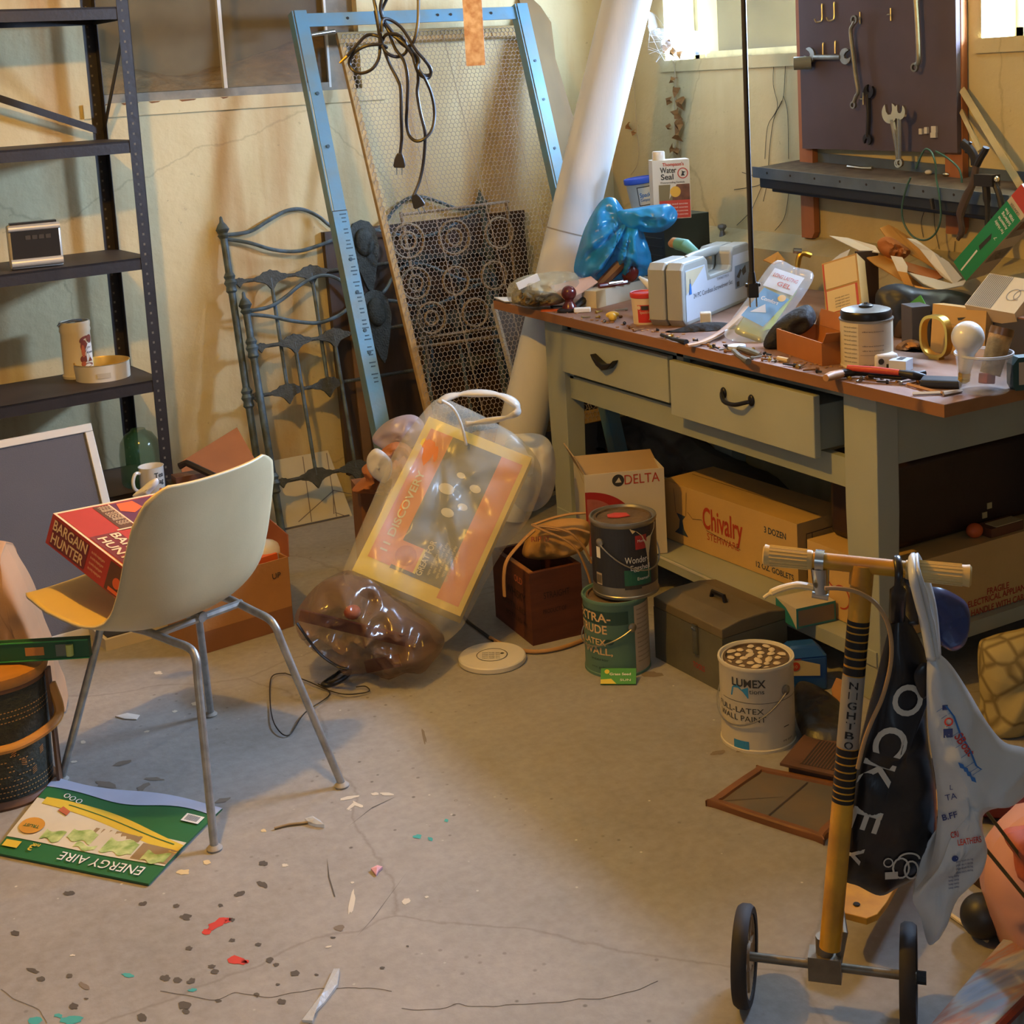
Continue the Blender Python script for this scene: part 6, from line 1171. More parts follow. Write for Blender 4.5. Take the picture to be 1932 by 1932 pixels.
b.build('box', pc_, smooth=0); b = MB('bag_white'); sheetpoly(b, [M @ Vector(q) for q in ((W_*.1, H_, -.01), (W_*.5, H_+.02, -.012), (W_*.75, H_+.03, -.02), (W_*.5, H_, -.03))], .002); o = b.build('paper_slip', None); o.parent = pc_; o.matrix_parent_inverse = M.inverted()
mat('traybox', '#a8672e', .75, var=.15)
L_, N_, R_2 = tz(1466, 661), tz(1551, 691), tz(1592, 676); ang = math.degrees(atan2((N_-L_).y, (N_-L_).x)); bx = thing('open_tray_box', 'low open orange-brown cardboard box on the front edge of the bench', 'box', T((N_+L_)/2) @ RZ(ang) @ T(0, .055, 0)); LW = (N_-L_).xy.length; open_box(bx, (LW, .11, .055), 'traybox', .003)
b = MB('traybox'); b.at(T(LW/2, 0, .055) @ RY(35)).box((.0, 0, .015), (.003, .105, .03)); b.at(T(0, .055, .055) @ RX(-25)).box((0, 0, .02), (LW, .003, .04)); b.build('flap', bx, smooth=0)
# lidded can
p = tz(1636, 688); t = thing('lidded_can', 'cream-labelled metal can with a black and steel knobbed lid on the bench front', 'can', T(p.x, p.y, TZ) @ RZ(-28)); r = .0605; h = .112
b = MB('can_white'); b.lathe([(.001, 0), (r, 0), (r, .004), (r-.001, .005), (r-.001, h-.004)], 48); b.m('can_metal'); b.lathe([(r-.001, h-.004), (r+.0015, h-.003), (r+.0015, h), (r-.004, h), (r-.006, h-.004), (.001, h-.004)], 48); S = cylS(r, .0002); S2 = cylS(r, .0008); b.m('can_beige'); b.rect(S, -.034, .004, .052, h-.006, 16, 1); b.m('can_ink')
for k in range(9): b.text(S2, 'caution use with ventilation', -.056, .096-k*.010, .004, .036); b.text(S2, 'directions', .0, .098-k*.011, .003, .05) if k in (1, 4, 5, 8) else None
b.rect(S2, -.03, .034, .05, .0345, 10, 1)
b.build('body', t)
b = MB('handle_black'); b.lathe([(r-.007, h-.004), (r-.003, h-.002), (r-.002, h+.014), (r-.005, h+.019)], 48); b.m('can_metal'); b.lathe([(r-.005, h+.019), (r-.02, h+.0235), (.001, h+.025)], 48); b.build('lid', t); b = MB('handle_black'); b.lathe([(.001, 0), (.016, 0), (.017, .004), (.012, .007), (.005, .0075), (.004, .010), (.001, .010)], 24); b.build('knob', t, loc=(0, 0, h+.0245))
# torn envelope and papers
mat('manila', '#c08a3e', .8, var=.15, vscale=8); mat('paper_white', '#dcd9d2', .7); mat('crumple_brown', '#a5622a', .8, ridged=9)
te = thing('torn_envelope', 'torn orange and white padded envelope on top of the pile at the bench back', 'envelope')
for nm, mm, pts in (('back_flap', 'manila', ((1566, 447, 4.0), (1620, 457, 3.95), (1655, 468, 3.9), (1692, 500, 3.85), (1748, 548, 3.75), (1700, 530, 3.78), (1650, 500, 3.85), (1612, 469, 3.92))), ('lining', 'paper_white', ((1565, 446, 3.985), (1600, 450, 3.96), (1652, 465, 3.89), (1660, 478, 3.87), (1622, 474, 3.9))),
                    ('front_flap', 'manila', ((1660, 432, 3.95), (1676, 425, 3.96), (1690, 432, 3.95), (1720, 452, 3.92), (1770, 485, 3.85), (1805, 515, 3.78), (1790, 525, 3.76), (1735, 490, 3.84), (1680, 462, 3.9))), ('curled_strip', 'paper_white', ((1681, 483, 3.78), (1703, 486, 3.76), (1713, 503, 3.74), (1712, 515, 3.73), (1694, 512, 3.75))), ('curled_strip', 'manila', ((1694, 512, 3.748), (1712, 515, 3.728), (1724, 541, 3.70), (1706, 536, 3.72))),
                    ('lower_flap', 'paper_white', ((1716, 516, 3.72), (1760, 527, 3.68), (1795, 537, 3.65), (1824, 529, 3.66), (1817, 540, 3.63), (1772, 549, 3.62), (1742, 536, 3.66))), ('lower_flap', 'manila', ((1724, 540, 3.67), (1772, 549, 3.625), (1768, 558, 3.60), (1740, 556, 3.64))), ('side_panel', 'crumple_brown', ((1690, 490, 3.82), (1740, 505, 3.80), (1790, 520, 3.76), (1765, 530, 3.72), (1710, 512, 3.76)))):
    b = MB(mm); sheetpoly(b, [AH(*q) for q in pts], .003); b.build(nm, te, smooth=0)
b = MB('crumple_brown'); pillow(b, pxs(lambda u, v: AH(u, v, 3.86), (1655, 458), (1675, 446), (1705, 462), (1718, 475), (1700, 490), (1668, 482)), .02, .8, 3, 5, fold=30); single(b, 'crumpled_paper', 'wad of crumpled brown paper inside the torn envelope', 'paper wad', smooth=30)
b = MB('paper_white'); q = [AH(*s) for s in ((1711, 450, 3.80), (1728, 452, 3.80), (1760, 475, 3.78), (1790, 495, 3.76), (1815, 525, 3.72), (1800, 537, 3.70), (1775, 520, 3.74), (1755, 495, 3.77), (1735, 470, 3.79))]; sheetpoly(b, q, .002); b.m('can_ink'); sheetpoly(b, [q_+Vector((-.002, -.003, .003)) for q_ in (AH(1768, 483, 3.775), AH(1776, 487, 3.77), AH(1772, 491, 3.77))], .0005); single(b, 'white_paper', 'curling white sheet of paper sticking up behind the torn envelope', 'paper', smooth=0)
mat('board_dark', '#3c2a1e', .7)
A = AH(1618, 570, 3.88); b = MB('board_dark'); M = FR(A, HR+HF*.25, (0, 0, 1)); b.at(M).box((.03, .06, 0), (.06, .16, .02)); single(b, 'dark_block', 'dark brown upright block behind the tan parcel', 'block', smooth=0)
mat('black_case', '#26282c', .45, var=.2); mat('grey_block', '#4a4648', .6)
b = MB('black_case'); pillow(b, pxs(lambda u, v: AH(u, v, 3.58), (1652, 555), (1690, 535), (1740, 545), (1800, 548), (1850, 568), (1845, 600), (1790, 600), (1745, 625), (1700, 640), (1665, 625)), .06, .4, 6, 6); clampz(b); single(b, 'black_cloth', 'heap of black cloth behind the lidded can', 'cloth', smooth=40)
p = tz(1752, 668); b = MB('grey_block'); b.box((0, 0, .05), (.05, .06, .10)); single(b, 'grey_carton', 'dark grey block standing left of the tan panel on the bench', 'block', T(p.x+.06, p.y+.10, TZ) @ RZ(-20), smooth=0, bevel=.002)
b = MB('packet_green'); A = AH(1712, 580, 3.52); M = FR(A, AH(1745, 555, 3.50)-A, AH(1733, 598, 3.48)-A); b.at(M).box((.02, .02, 0), (.05, .05, .004)); b.m('packet_yellow'); b.box((.02, .025, -.0025), (.03, .015, .001)); single(b, 'green_card', 'small bright green card tucked behind the black cloth on the bench', 'card', smooth=0)
# long green carton leaning right
mat('lightbox_green', '#1f8a52', .45, var=.08); mat('lightbox_cream', '#c4b596', .5, var=.05); mat('lightbox_grey', '#8c8270', .6, var=.3, vscale=40)
C = AH(1823, 530, 3.62); B = AH(1926, 416, 3.42); A = AH(1796, 498, 3.66); M = FR(C, B-C, A-C); L = (B-C).length*1.25; W_ = (M.inverted() @ A).y; TH2 = .075
lb = thing('lamp_carton', 'long green, white and red carton leaning up at the right back of the bench', 'carton', M); b = MB('lightbox_cream'); b.box((L/2, W_/2, -TH2/2), (L, W_, TH2)); S = plane(I4); S2 = plane(I4, .0016)
b.m('lightbox_green'); b.rect(S, 0, 0, L*.80, W_); b.m('ws_red'); b.rect(S, L*.86, 0, L, W_); b.m('can_ink'); b.text(S2, 'CRAFTER', L*.83, W_*.2, .008, W_*.6, rot=90, align='l'); b.m('print_white'); b.shape(S2, [(L*.02, W_*.45), (L*.28, W_*.50), (L*.28, W_*.58), (L*.02, W_*.52)])
for k, tx in enumerate(('With Five', 'Soldering', 'Accessories', 'For Hobby')): b.text(S2, tx, L*(.76-k*.05), W_*.5, .011, W_*.62, rot=90, bold=True)
b.text(S2, '7', L*.52, W_*.3, .012, rot=90); b.m('can_ink'); b.shape(S2, [(L*.30, W_*.45), (L*.46, W_*.42), (L*.50, W_*.56), (L*.32, W_*.62)])
S = plane(FR((0, 0, -TH2), (1, 0, 0), (0, 0, 1))); b.m('lightbox_grey'); b.rect(S, L*.24, .008, L*.40, TH2-.008); b.rect(S, L*.56, .02, L*.78, TH2-.004); b.m('can_ink'); b.shape(S, [(L*.26, .02), (L*.36, .04), (L*.34, .055), (L*.25, .035)]); b.m('card_brown'); b.rect(plane(FR((0, 0, -TH2), (1, 0, 0), (0, 0, 1)), .0016), L*.66, .03, L*.78, .06); b.build('box', lb, smooth=0)
# boxes at the right end
mat('stripe_dark', '#6b5f4d', .6); mat('hatch_cream', '#c9b186', .6); mat('dark_box', '#3c3b40', .6); mat('edge_brown', '#8a5a3c', .6)
A = AH(1820, 575, 3.28); B = AH(1914, 592, 3.18); C = AH(1846, 512, 3.36); M = FR(A, B-A, C-A); W_ = (B-A).length; H_ = (M.inverted() @ C).y; b = MB('hatch_cream'); b.box((W_/2, H_/2, -.02), (W_, H_, .04)); S = plane(I4); b.m('stripe_dark')
for k in range(14): b.rect(S, .003+k*W_*.036, .002, .003+k*W_*.036+W_*.02, H_-.002)
b.m('lightbox_grey'); b.ring(S, W_*.74, H_*.5, .016, .002, 16, .020); b.ring(S, W_*.84, H_*.52, .012, .002, 16, .018, 60, 300)
single(b, 'striped_box', 'small box, half dark stripes and half cream, below the leaning green carton', 'box', M, smooth=0)
mat('panel_tan', '#c39a58', .6, var=.08)
p0, p1 = tz(1755, 662), tz(1856, 678); M = Matrix.Translation(p0) @ RZ(math.degrees(atan2((p1-p0).y, (p1-p0).x))) @ RX(90-6); W_ = (p1-p0).length; b = MB('panel_tan'); b.box((W_/2, .055, -.02), (W_, .118, .04)); b.m('can_ink'); S = plane(I4); b.shape(S, [(W_*.48, .088), (W_*.56, .090), (W_*.64, .092), (W_*.56, .084), (W_*.5, .082)]); b.m('stripe_dark'); b.rect(S, W_*.38, .07, W_*.9, .0706); b.rect(S, W_*.4, .062, W_*.8, .0626)
single(b, 'tan_box', 'plain tan box with a small dark mark standing behind the brass ring', 'box', M, smooth=0)
p0, p1 = tz(1866, 672), tz(1960, 690); M = Matrix.Translation(p0) @ RZ(math.degrees(atan2((p1-p0).y, (p1-p0).x))) @ RX(90); W_ = (p1-p0).length; b = MB('dark_box'); b.box((W_/2, .05, -.04), (W_, .10, .08)); b.m('edge_brown'); b.box((W_/2, .101, -.04), (W_, .004, .08)); single(b, 'dark_box', 'dark grey box with a brown top edge at the right edge of the photo', 'box', M, smooth=0)
p0 = tz(1912, 738); M = Matrix.Translation(p0) @ RZ(-22) @ RX(90); b = MB('can_teal_dark'); b.prism([(.006, 0), (.10, 0), (.10, .07), (.012, .07), (0, .055), (0, .012)], .03, T(0, 0, -.03)); b.m('can_beige'); b.rect(plane(I4), .012, .012, .09, .06); single(b, 'teal_packet', 'teal-edged packet at the right edge of the photo behind the clear cup', 'packet', M, smooth=0)
# ring, cup, bulb
c = AH(1766, 634, 3.27); M = Matrix.Translation(c) @ FR((0, 0, 0), (HR*.55-HF*.8), (0, 0, 1)); b = MB('brass'); n = 40; rv = .050; vs = []; 
for k in range(n):
    a_ = 2*pi*k/n; pw_ = .75; x = .040*(abs(cos(a_))**pw_)*(1 if cos(a_) > 0 else -1); y = rv*(abs(sin(a_))**pw_)*(1 if sin(a_) > 0 else -1)
    for s_, z_ in ((1, -.011), (1, .011), (.86, .011), (.86, -.011)): vs.append((x*s_, y*s_, z_))
b.add(vs, [(4*k+j, 4*k+(j+1) % 4, 4*((k+1) % n)+(j+1) % 4, 4*((k+1) % n)+j) for k in range(n) for j in range(4)]); b.box((0, -rv-.005, 0), (.03, .012, .02)); b.box((.0, -rv-.018, 0), (.06, .016, .03)); single(b, 'brass_ring', 'polished brass ring standing on edge left of the light bulb', 'ring', M, smooth=30)
mat('clear_cup', '#d9dde0', .08, alpha=.2); mat('cup_rim', '#e4e6e6', .15, alpha=.75)
p = tz(1857, 738); cup = thing('clear_cup', 'clear plastic cup of odds and ends at the right front corner of the bench', 'cup', T(p.x, p.y, TZ)); b = MB('clear_cup'); b.lathe([(.001, .001), (.048, .001), (.050, .003), (.058, .080), (.0575, .080), (.049, .004), (.001, .003)], 48); b.build('body', cup); b = MB('cup_rim'); b.lathe([(.058, .078), (.0605, .080), (.0605, .084), (.057, .084), (.0565, .079), (.058, .078)], 48); b.build('rim', cup)
mat('bulb_white', '#e4e2dc', .25, spec=.6); k_ = p.dot(HF)
q0, q1 = AH(1819, 712, k_-.005), AH(1826, 636, k_-.02); d = (q1-q0).normalized(); M = FR(q0, HR, HF) ; zz = d; xx = HR-d*HR.dot(d); M = Matrix((xx.normalized(), zz.cross(xx.normalized()), zz)).transposed().to_4x4(); M.translation = q0; HL = (q1-q0).length
bl = thing('light_bulb', 'white light bulb standing base down in the clear cup', 'light bulb', M); R_ = .0335; b = MB('bulb_white'); b.lathe([(.012, .012), (.014, .024), (.018, HL-R_*1.05), (.024, HL-R_*.72)]+[(R_*cos(radians(a_)), HL+R_*sin(radians(a_))) for a_ in range(-42, 91, 11)], 36); b.build('glass', bl, smooth=180); b = MB('brass'); b.lathe([(.001, -.014), (.006, -.012), (.0125, -.006), (.0115, -.003), (.0128, 0), (.0115, .003), (.0128, .006), (.012, .013)], 24); b.build('screw_base', bl)
mat('cork', '#b98a4c', .8, var=.35, vscale=50, bump=.4, bscale=90); mat('amber', '#6e4a26', .3)
q0, q1 = AH(1868, 706, k_+.01), AH(1892, 618, k_+.02); b = MB('cork'); b.tube([q0, q0.lerp(q1, .85)], [.021, .0245], 20); b.m('amber'); b.tube([q0.lerp(q1, .84), q1], [.025, .0245], 20); single(b, 'cork_jar', 'cork-brown jar with a dark cap tilted in the clear cup beside the bulb', 'jar')
b = MB('can_red'); b.box((0, 0, 0), (.045, .02, .022), RZ(20) @ RY(12)); single(b, 'red_clip', 'red plastic piece low inside the clear cup', 'clip', T(AH(1862, 714, k_)), smooth=0, bevel=.003)
# small things along the front edge
mat('plug_white', '#d8d2c8', .4); mat('wood_handle', '#b9885a', .5, var=.2)
p = tz(1678, 696); t = thing('plug_adapter', 'white plug adapter with a round hole lying between the lidded can and the brass ring', 'adapter', T(p.x, p.y+.02, TZ) @ RZ(-20)); b = MB('plug_white'); b.box((0, 0, .018), (.055, .05, .036)); b.build('body', t, bevel=.006); b = MB('can_ink'); b.disc(plane(FR((-.0275, -.025, 0), (1, 0, 0), (0, 0, 1)), .001), .012, .02, .007); b.box((.0, -.0255, .008), (.006, .001, .010)); b.build('socket', t, smooth=0)
p = tz(1712, 701); b = MB('case_label'); b.box((0, 0, .013), (.045, .04, .026)); b.m('can_ink'); b.box((.004, 0, .0265), (.026, .014, .001)); single(b, 'socket_block', 'pale blue-white socket block touching the white plug adapter', 'socket', T(p.x, p.y+.02, TZ) @ RZ(25), smooth=0, bevel=.003)
t = thing('red_pliers', 'red-handled tool lying across the bench front before the lidded can', 'pliers'); b = MB('ws_red'); b.tube([tz(1600, 694, .022), tz(1650, 698, .024), tz(1697, 703, .022)], [.007, .008, .007], 10); b.build('red_handle', t); b = MB('wrench_dark'); b.tube([tz(1697, 703, .022), tz(1722, 708, .018), tz(1745, 712, .012)], [.006, .011, .007], 10); b.tube([tz(1745, 703, .012), tz(1700, 712, .010), tz(1640, 707, .010)], [.006, .007, .006], 8); b.build('jaws', t)
t = thing('chisel', 'wooden-handled chisel poking over the bench edge below the open tray box', 'chisel'); b = MB('wood_handle'); b.tube([tz(1558, 713, .012), tz(1570, 709, .012), tz(1588, 705, .012)], [.008, .011, .010], 10); b.build('handle', t); b = MB('wrench_dark'); b.tube([tz(1588, 705, .012), tz(1615, 702, .012), tz(1660, 706, .010)], [.010, .009, .006], 8); b.build('blade', t)
b = MB('black_case'); M = FR(tz(1737, 732, .001), tz(1812, 735, .001)-tz(1737, 732, .001), tz(1745, 712, .001)-tz(1737, 732, .001)); b.at(M).box((.04, .025, .009), (.085, .048, .018)); single(b, 'black_phone', 'flat glossy black handset lying in front of the clear cup', 'phone', smooth=0, bevel=.005)
for pts, mm, nm, lb, c_ in (([(1712, 725), (1760, 738), (1780, 742)], 'wood_handle', 'wood_stick', 'thin wooden stick lying before the black handset', 'stick'), ([(1780, 744), (1815, 737)], 'can_beige', 'wood_stick', 'short pale stick end touching the foot of the clear cup', 'stick'), ([(1722, 743), (1775, 741), (1810, 738)], 'paper_white', 'paper_strip', 'narrow white paper strip along the bench edge under the cup', 'paper strip')):
    b = MB(mm); b.tube([tz(u, v, .004) for u, v in pts], .004, 4); single(b, nm, lb, c_, smooth=0)
# left end of the bench
mat('poly_bag', '#c9c3a4', .12, alpha=.42, ridged=9, var=.3, vscale=30); mat('hardware', '#8a6f3c', .5, .3, var=.5, vscale=60, col2='#4a4032')
b = MB('hardware'); pillow(b, pxs(lambda u, v: AH(u, v, 4.30), (965, 565), (972, 545), (1000, 548), (1040, 552), (1070, 560), (1060, 572), (1010, 578), (975, 574)), .04, .8, 3, 5, fold=40); clampz(b); o = single(b, 'loose_hardware', 'tangle of small brassy hardware inside the clear bag at the left bench end', 'hardware', smooth=30); o['kind'] = 'stuff'
b = MB('poly_bag'); pillow(b, pxs(lambda u, v: AH(u, v, 4.30), (957, 560), (960, 538), (985, 522), (1015, 516), (1050, 512), (1085, 515), (1092, 535), (1080, 560), (1050, 575), (1000, 580), (968, 575)), .06, .5, 5, 6, fold=18); clampz(b); single(b, 'hardware_bag', 'clear plastic bag of hardware slumped at the left end of the bench', 'plastic bag', smooth=180)
b = MB('paper_white'); A = AH(978, 545, 4.24); M = FR(A, AH(1022, 525, 4.25)-A, (0, 0, 1)); b.at(M).box((.035, .008, 0), (.07, .022, .01)); single(b, 'white_label', 'folded white label on top of the clear hardware bag', 'label', smooth=0)
b = MB('paper_white'); sheetpoly(b, [tz(932, 562, .006), tz(952, 570, .004), tz(985, 570, .004), tz(990, 564, .006), tz(962, 562, .004)][::-1], .003); single(b, 'foil_scrap', 'torn white wrapper at the far left corner of the bench', 'wrapper', smooth=0)
mat('pink_card', '#cfa287', .7); b = MB('pink_card'); sheetpoly(b, [AH(1036, 540, 4.28), AH(1115, 521, 4.34), AH(1128, 532, 4.32), AH(1098, 552, 4.26), AH(1068, 566, 4.22)][::-1], .003); single(b, 'pink_card', 'pinkish card tilted up behind the dark red knob', 'card', smooth=0)
mat('mahogany', '#5a1c1a', .25, spec=.6); p = tz(1075, 587); t = thing('stamp_knob', 'glossy dark red turned knob handle near the left end of the bench', 'knob', T(p.x, p.y, TZ)); b = MB('mahogany'); b.lathe([(.001, .008), (.022, .010), (.020, .018), (.012, .030), (.013, .036)]+[(.0225*cos(radians(a_)), .055+.0225*sin(radians(a_))) for a_ in range(-52, 91, 12)], 28); b.build('handle', t); b = MB('wrench_dark'); b.lathe([(.001, 0), (.030, 0), (.031, .006), (.024, .010), (.001, .010)], 24, 1.3); b.build('foot', t)
L_, R_2 = tz(1126, 582), tz(1238, 553); M = Matrix.Translation(L_) @ RZ(math.degrees(atan2((R_2-L_).y, (R_2-L_).x))) @ RX(90); W_ = (R_2-L_).length; b = MB('carton_white'); b.box((W_/2, .026, -.028), (W_, .052, .056)); b.m('hatch_cream'); b.rect(plane(I4), 0, 0, .045, .052); single(b, 'long_white_box', 'long white box with a tan end behind the small red tub', 'box', M, smooth=0)
b = MB('mahogany'); b.tube([AH(1130, 540, 4.3), AH(1160, 536, 4.32), AH(1182, 532, 4.34)], .008, 8); b.m('chrome'); b.tube([AH(1148, 535, 4.28), AH(1175, 531, 4.30)], .005, 8); single(b, 'red_screwdriver', 'dark red and chrome driver lying on top of the long white box', 'screwdriver')
t = thing('wood_plane', 'old dark wooden tool with a slanting handle in front of the blue bag', 'hand tool'); b = MB('dark_wood'); b.tube([AH(1115, 558, 4.34), AH(1140, 530, 4.34), AH(1165, 505, 4.34), AH(1182, 487, 4.34)], [.012, .016, .018, .013], 8); b.build('handle', t); b = MB('mahogany'); b.ell(AH(1188, 512, 4.36), (.028, .03, .035), 14, 8); b.build('knob', t); b = MB('wrench_dark'); b.tube([tz(1080, 583, .006), AH(1110, 560, 4.30), AH(1120, 553, 4.31)], [.008, .014, .012], 8); b.build('iron', t)
b = MB('paper_white'); b.tube([AH(1207, 523, 4.2), AH(1225, 537, 4.12), AH(1243, 556, 4.05)], [.004, .013, .017], 10); single(b, 'paper_cone', 'white rolled paper cone between the blue bag and the silver case', 'paper')
for (u, v, d, mm, nm, lb, ct) in ((1099, 589, (.050, .022, .014), 'paper_white', 'eraser', 'white rubber block on the bench edge right of the dark red knob', 'eraser'), (1038, 586, (.055, .03, .002), 'orange_stuff', 'orange_tag', 'small orange tag on the bench edge left of the dark red knob', 'tag'), (1332, 616, (.030, .03, .04), 'can_white', 'tape_roll', 'small cream roll in the shadow under the silver case', 'roll')):
    p = tz(u, v); b = MB(mm); b.box((0, 0, d[2]/2), d); single(b, nm, lb, ct, T(p.x, p.y, TZ) @ RZ(-35), smooth=0, bevel=.003 if d[2] > .005 else 0)
mat('yellow_plastic', '#d8b84a', .4); p = tz(1156, 606); b = MB('yellow_plastic'); b.ell((0, 0, .012), (.012, .018, .012), 12, 8); b.ell((.006, .026, .014), (.020, .008, .010), 12, 8); single(b, 'yellow_clip', 'small yellow plastic clip in front of the long white box', 'clip', T(p.x, p.y, TZ) @ RZ(-20))
t = thing('teal_tool', 'worn teal-handled tool lying behind the silver case', 'tool'); mat('worn_teal', '#5f9a8a', .5, var=.15); b = MB('worn_teal'); b.tube([AH(1278, 460, 4.15), AH(1292, 463, 4.12), AH(1318, 482, 4.10)], [.018, .020, .012], 12); b.build('handle', t); b = MB('wood_handle'); b.tube([AH(1265, 461, 4.17), AH(1271, 458, 4.16), AH(1279, 460, 4.15)], [.010, .016, .0175], 12); b.build('tip', t)
b = MB('brass'); b.tube(spline([AH(1505, 500, 4.1), AH(1508, 485, 4.1), AH(1515, 478, 4.1), AH(1530, 482, 4.1)], 5), .008, 8); b.m('chrome'); b.tube([AH(1497, 473, 4.1), AH(1512, 474, 4.1)], .008, 8); b.m('brass'); b.tube([AH(1505, 499, 4.1), AH(1503, 540, 4.08)], .007, 8); single(b, 'brass_tap', 'small brass tap fitting standing behind the clear plastic pack', 'tap')
b = MB('manila'); sheetpoly(b, [AH(1440, 492, 4.2), AH(1468, 476, 4.2), AH(1482, 492, 4.18), AH(1460, 500, 4.16)], .003); single(b, 'orange_paper', 'small orange paper fold behind the clear plastic pack', 'paper', smooth=0)
b = MB('wood_handle'); b.tube(spline([tz(1296, 652, .006), tz(1325, 645, .008), tz(1358, 628, .012), tz(1392, 600, .02), tz(1410, 580, .035)], 5), [.010]*21, 6, flat=.45); single(b, 'curved_strip', 'thin curved wooden strip lying from the bench edge to the silver case', 'strip', smooth=60)
t = thing('tin_snips', 'grey metal tool with a round head lying on the bench edge before the clear pack', 'hand tool'); b = MB('case_label'); b.at(T(tz(1390, 654, .008))).lathe([(.001, -.004), (.020, -.004), (.020, .004), (.001, .004)], 20, 1.2); b.build('head', t); b = MB('wrench_steel'); b.tube([tz(1394, 657, .008), tz(1415, 663, .008), tz(1434, 670, .006)], [.007, .009, .006], 8); b.tube([tz(1384, 662, .008), tz(1395, 672, .006), tz(1412, 682, .006)], [.006, .006, .008], 8); b.build('handle', t)
mat('black_glove', '#1e1c1b', .7, bump=.5, bscale=60); b = MB('black_glove'); pillow(b, pxs(lambda u, v: AH(u, v, 3.50), (1440, 650), (1455, 620), (1490, 590), (1525, 575), (1540, 600), (1520, 625), (1480, 640), (1455, 665)), .035, .5, 4, 6); clampz(b); single(b, 'black_brush', 'fuzzy black brush head between the clear pack and the open tray box', 'brush', smooth=60)
b = MB('black_glove'); pillow(b, pxs(lambda u, v: AH(u, v, 3.80), (1255, 632), (1285, 618), (1330, 608), (1385, 612), (1420, 640), (1380, 652), (1330, 640), (1290, 640)), .02, .6, 9, 5); clampz(b); single(b, 'black_rag', 'flat black rag under the front of the silver case', 'rag', smooth=60)
b = MB('wrench_dark'); b.tube([tz(1248, 632, .006), tz(1270, 640, .006), tz(1295, 646, .006)], [.005, .004, .008], 8); single(b, 'dark_file', 'thin dark file at the bench edge under the silver case', 'file')
mat('copper_bits', '#9a6a3c', .4, .5, var=.4, vscale=60); mat('dust_chips', '#a87c4c', .9)
b = MB('copper_bits'); pillow(b, pxs(lambda u, v: AH(u, v, 3.4), (1690, 655), (1720, 640), (1750, 655), (1790, 690), (1800, 712), (1760, 715), (1720, 710), (1700, 690)), .03, 1.0, 12, 6, fold=45); clampz(b); o = single(b, 'metal_odds', 'heap of tangled dark metal odds and ends round the brass ring', 'hardware', smooth=20); o['kind'] = 'stuff'
b = MB('board_dark'); pillow(b, pxs(lambda u, v: AH(u, v, 3.55), (1690, 600), (1730, 590), (1765, 620), (1770, 670), (1720, 680), (1690, 660)), .03, .8, 13, 6, fold=30); clampz(b); single(b, 'dark_drill', 'dark greasy tool half hidden right of the lidded can', 'tool', smooth=40)
cl = MB('hatch_cream'); cl.cyl(tz(1468, 676, .006), tz(1488, 680, .006), .006, 8); single(cl, 'chalk_stub', 'stub of cream chalk at the foot of the open tray box', 'chalk')
for i, (u, v) in enumerate(((1128, 598), (1105, 600), (1165, 596), (1178, 610), (1130, 588), (1172, 584), (1190, 618), (1240, 622), (1262, 640), (1275, 656), (1330, 650), (1350, 655), (1342, 660), (1366, 664), (1380, 676), (1368, 652), (1420, 660), (1428, 680), (1440, 672), (1448, 668), (1452, 676), (1460, 684), (1446, 690), (1490, 692), (1505, 698), (1512, 690), (1530, 700), (1545, 702), (1600, 712), (1622, 716), (1640, 712), (1665, 720), (1690, 712), (1700, 722), (1725, 722), (1050, 578), (1015, 576), (1140, 612), (1205, 628), (1312, 642))):
    v = min(v, 558+.234*(u-934)); p = tz(u, v, .004); a_ = i*2.4; d = Vector((cos(a_), sin(a_), 0))*(.007+.006*(i % 3)); b = MB(('brass', 'wrench_steel', 'copper_bits', 'wrench_dark')[i % 4]); b.tube([p-d, p+d*.6, p+d*.62, p+d], [.0022, .0024, .005, .004], 7); single(b, 'loose_screw', 'tiny loose screw in the litter along the front edge of the bench', 'screw', group='loose screws along the bench front')
ch_ = MB('dust_chips')
for i in range(70):
    u = 1040+i*9.6; v = 590+(u-1040)*.205+14*nz((i, 0, 0), .9)-4; p = tz(min(u, 1700), v, .001); ch_.box(p, (.008+.006*abs(nz((i, 1, 0), .8)), .005, .002), RZ(i*40))
o = single(ch_, 'wood_chips', 'sawdust and wood chips scattered along the front of the bench', 'wood chips', smooth=0); o['kind'] = 'stuff'
# ================================================================ scooter with bags, pink bag and things at the lower right
from mathutils.bvhtree import BVHTree
mat('scooter_yellow', '#d39a1e', .42, var=.25, vscale=14, col2='#a8741a'); mat('tyre', '#2a2421', .7, var=.2); mat('hub', '#a98c66', .5, var=.3); mat('grip', '#cfae6c', .5, var=.08); mat('axle_steel', '#857a68', .5, .6, var=.3, vscale=30); mat('lever_cream', '#d3bf92', .4); mat('decal_grey', '#8c8478', .5); mat('cable', '#a8865c', .5)
WLc, WRc = AZ(1408, 1887, 0), AZ(1716, 1928, 0); axd = (WRc-WLc).normalized(); fwd = Vector((-axd.y, axd.x, 0)); WR_ = .077
C0 = WLc.lerp(WRc, .5); sc_ = thing('kick_scooter', 'old yellow kick scooter with two front wheels and bags on its handlebar', 'scooter', T(C0)); O = C0.copy()
def L(p): return p-O
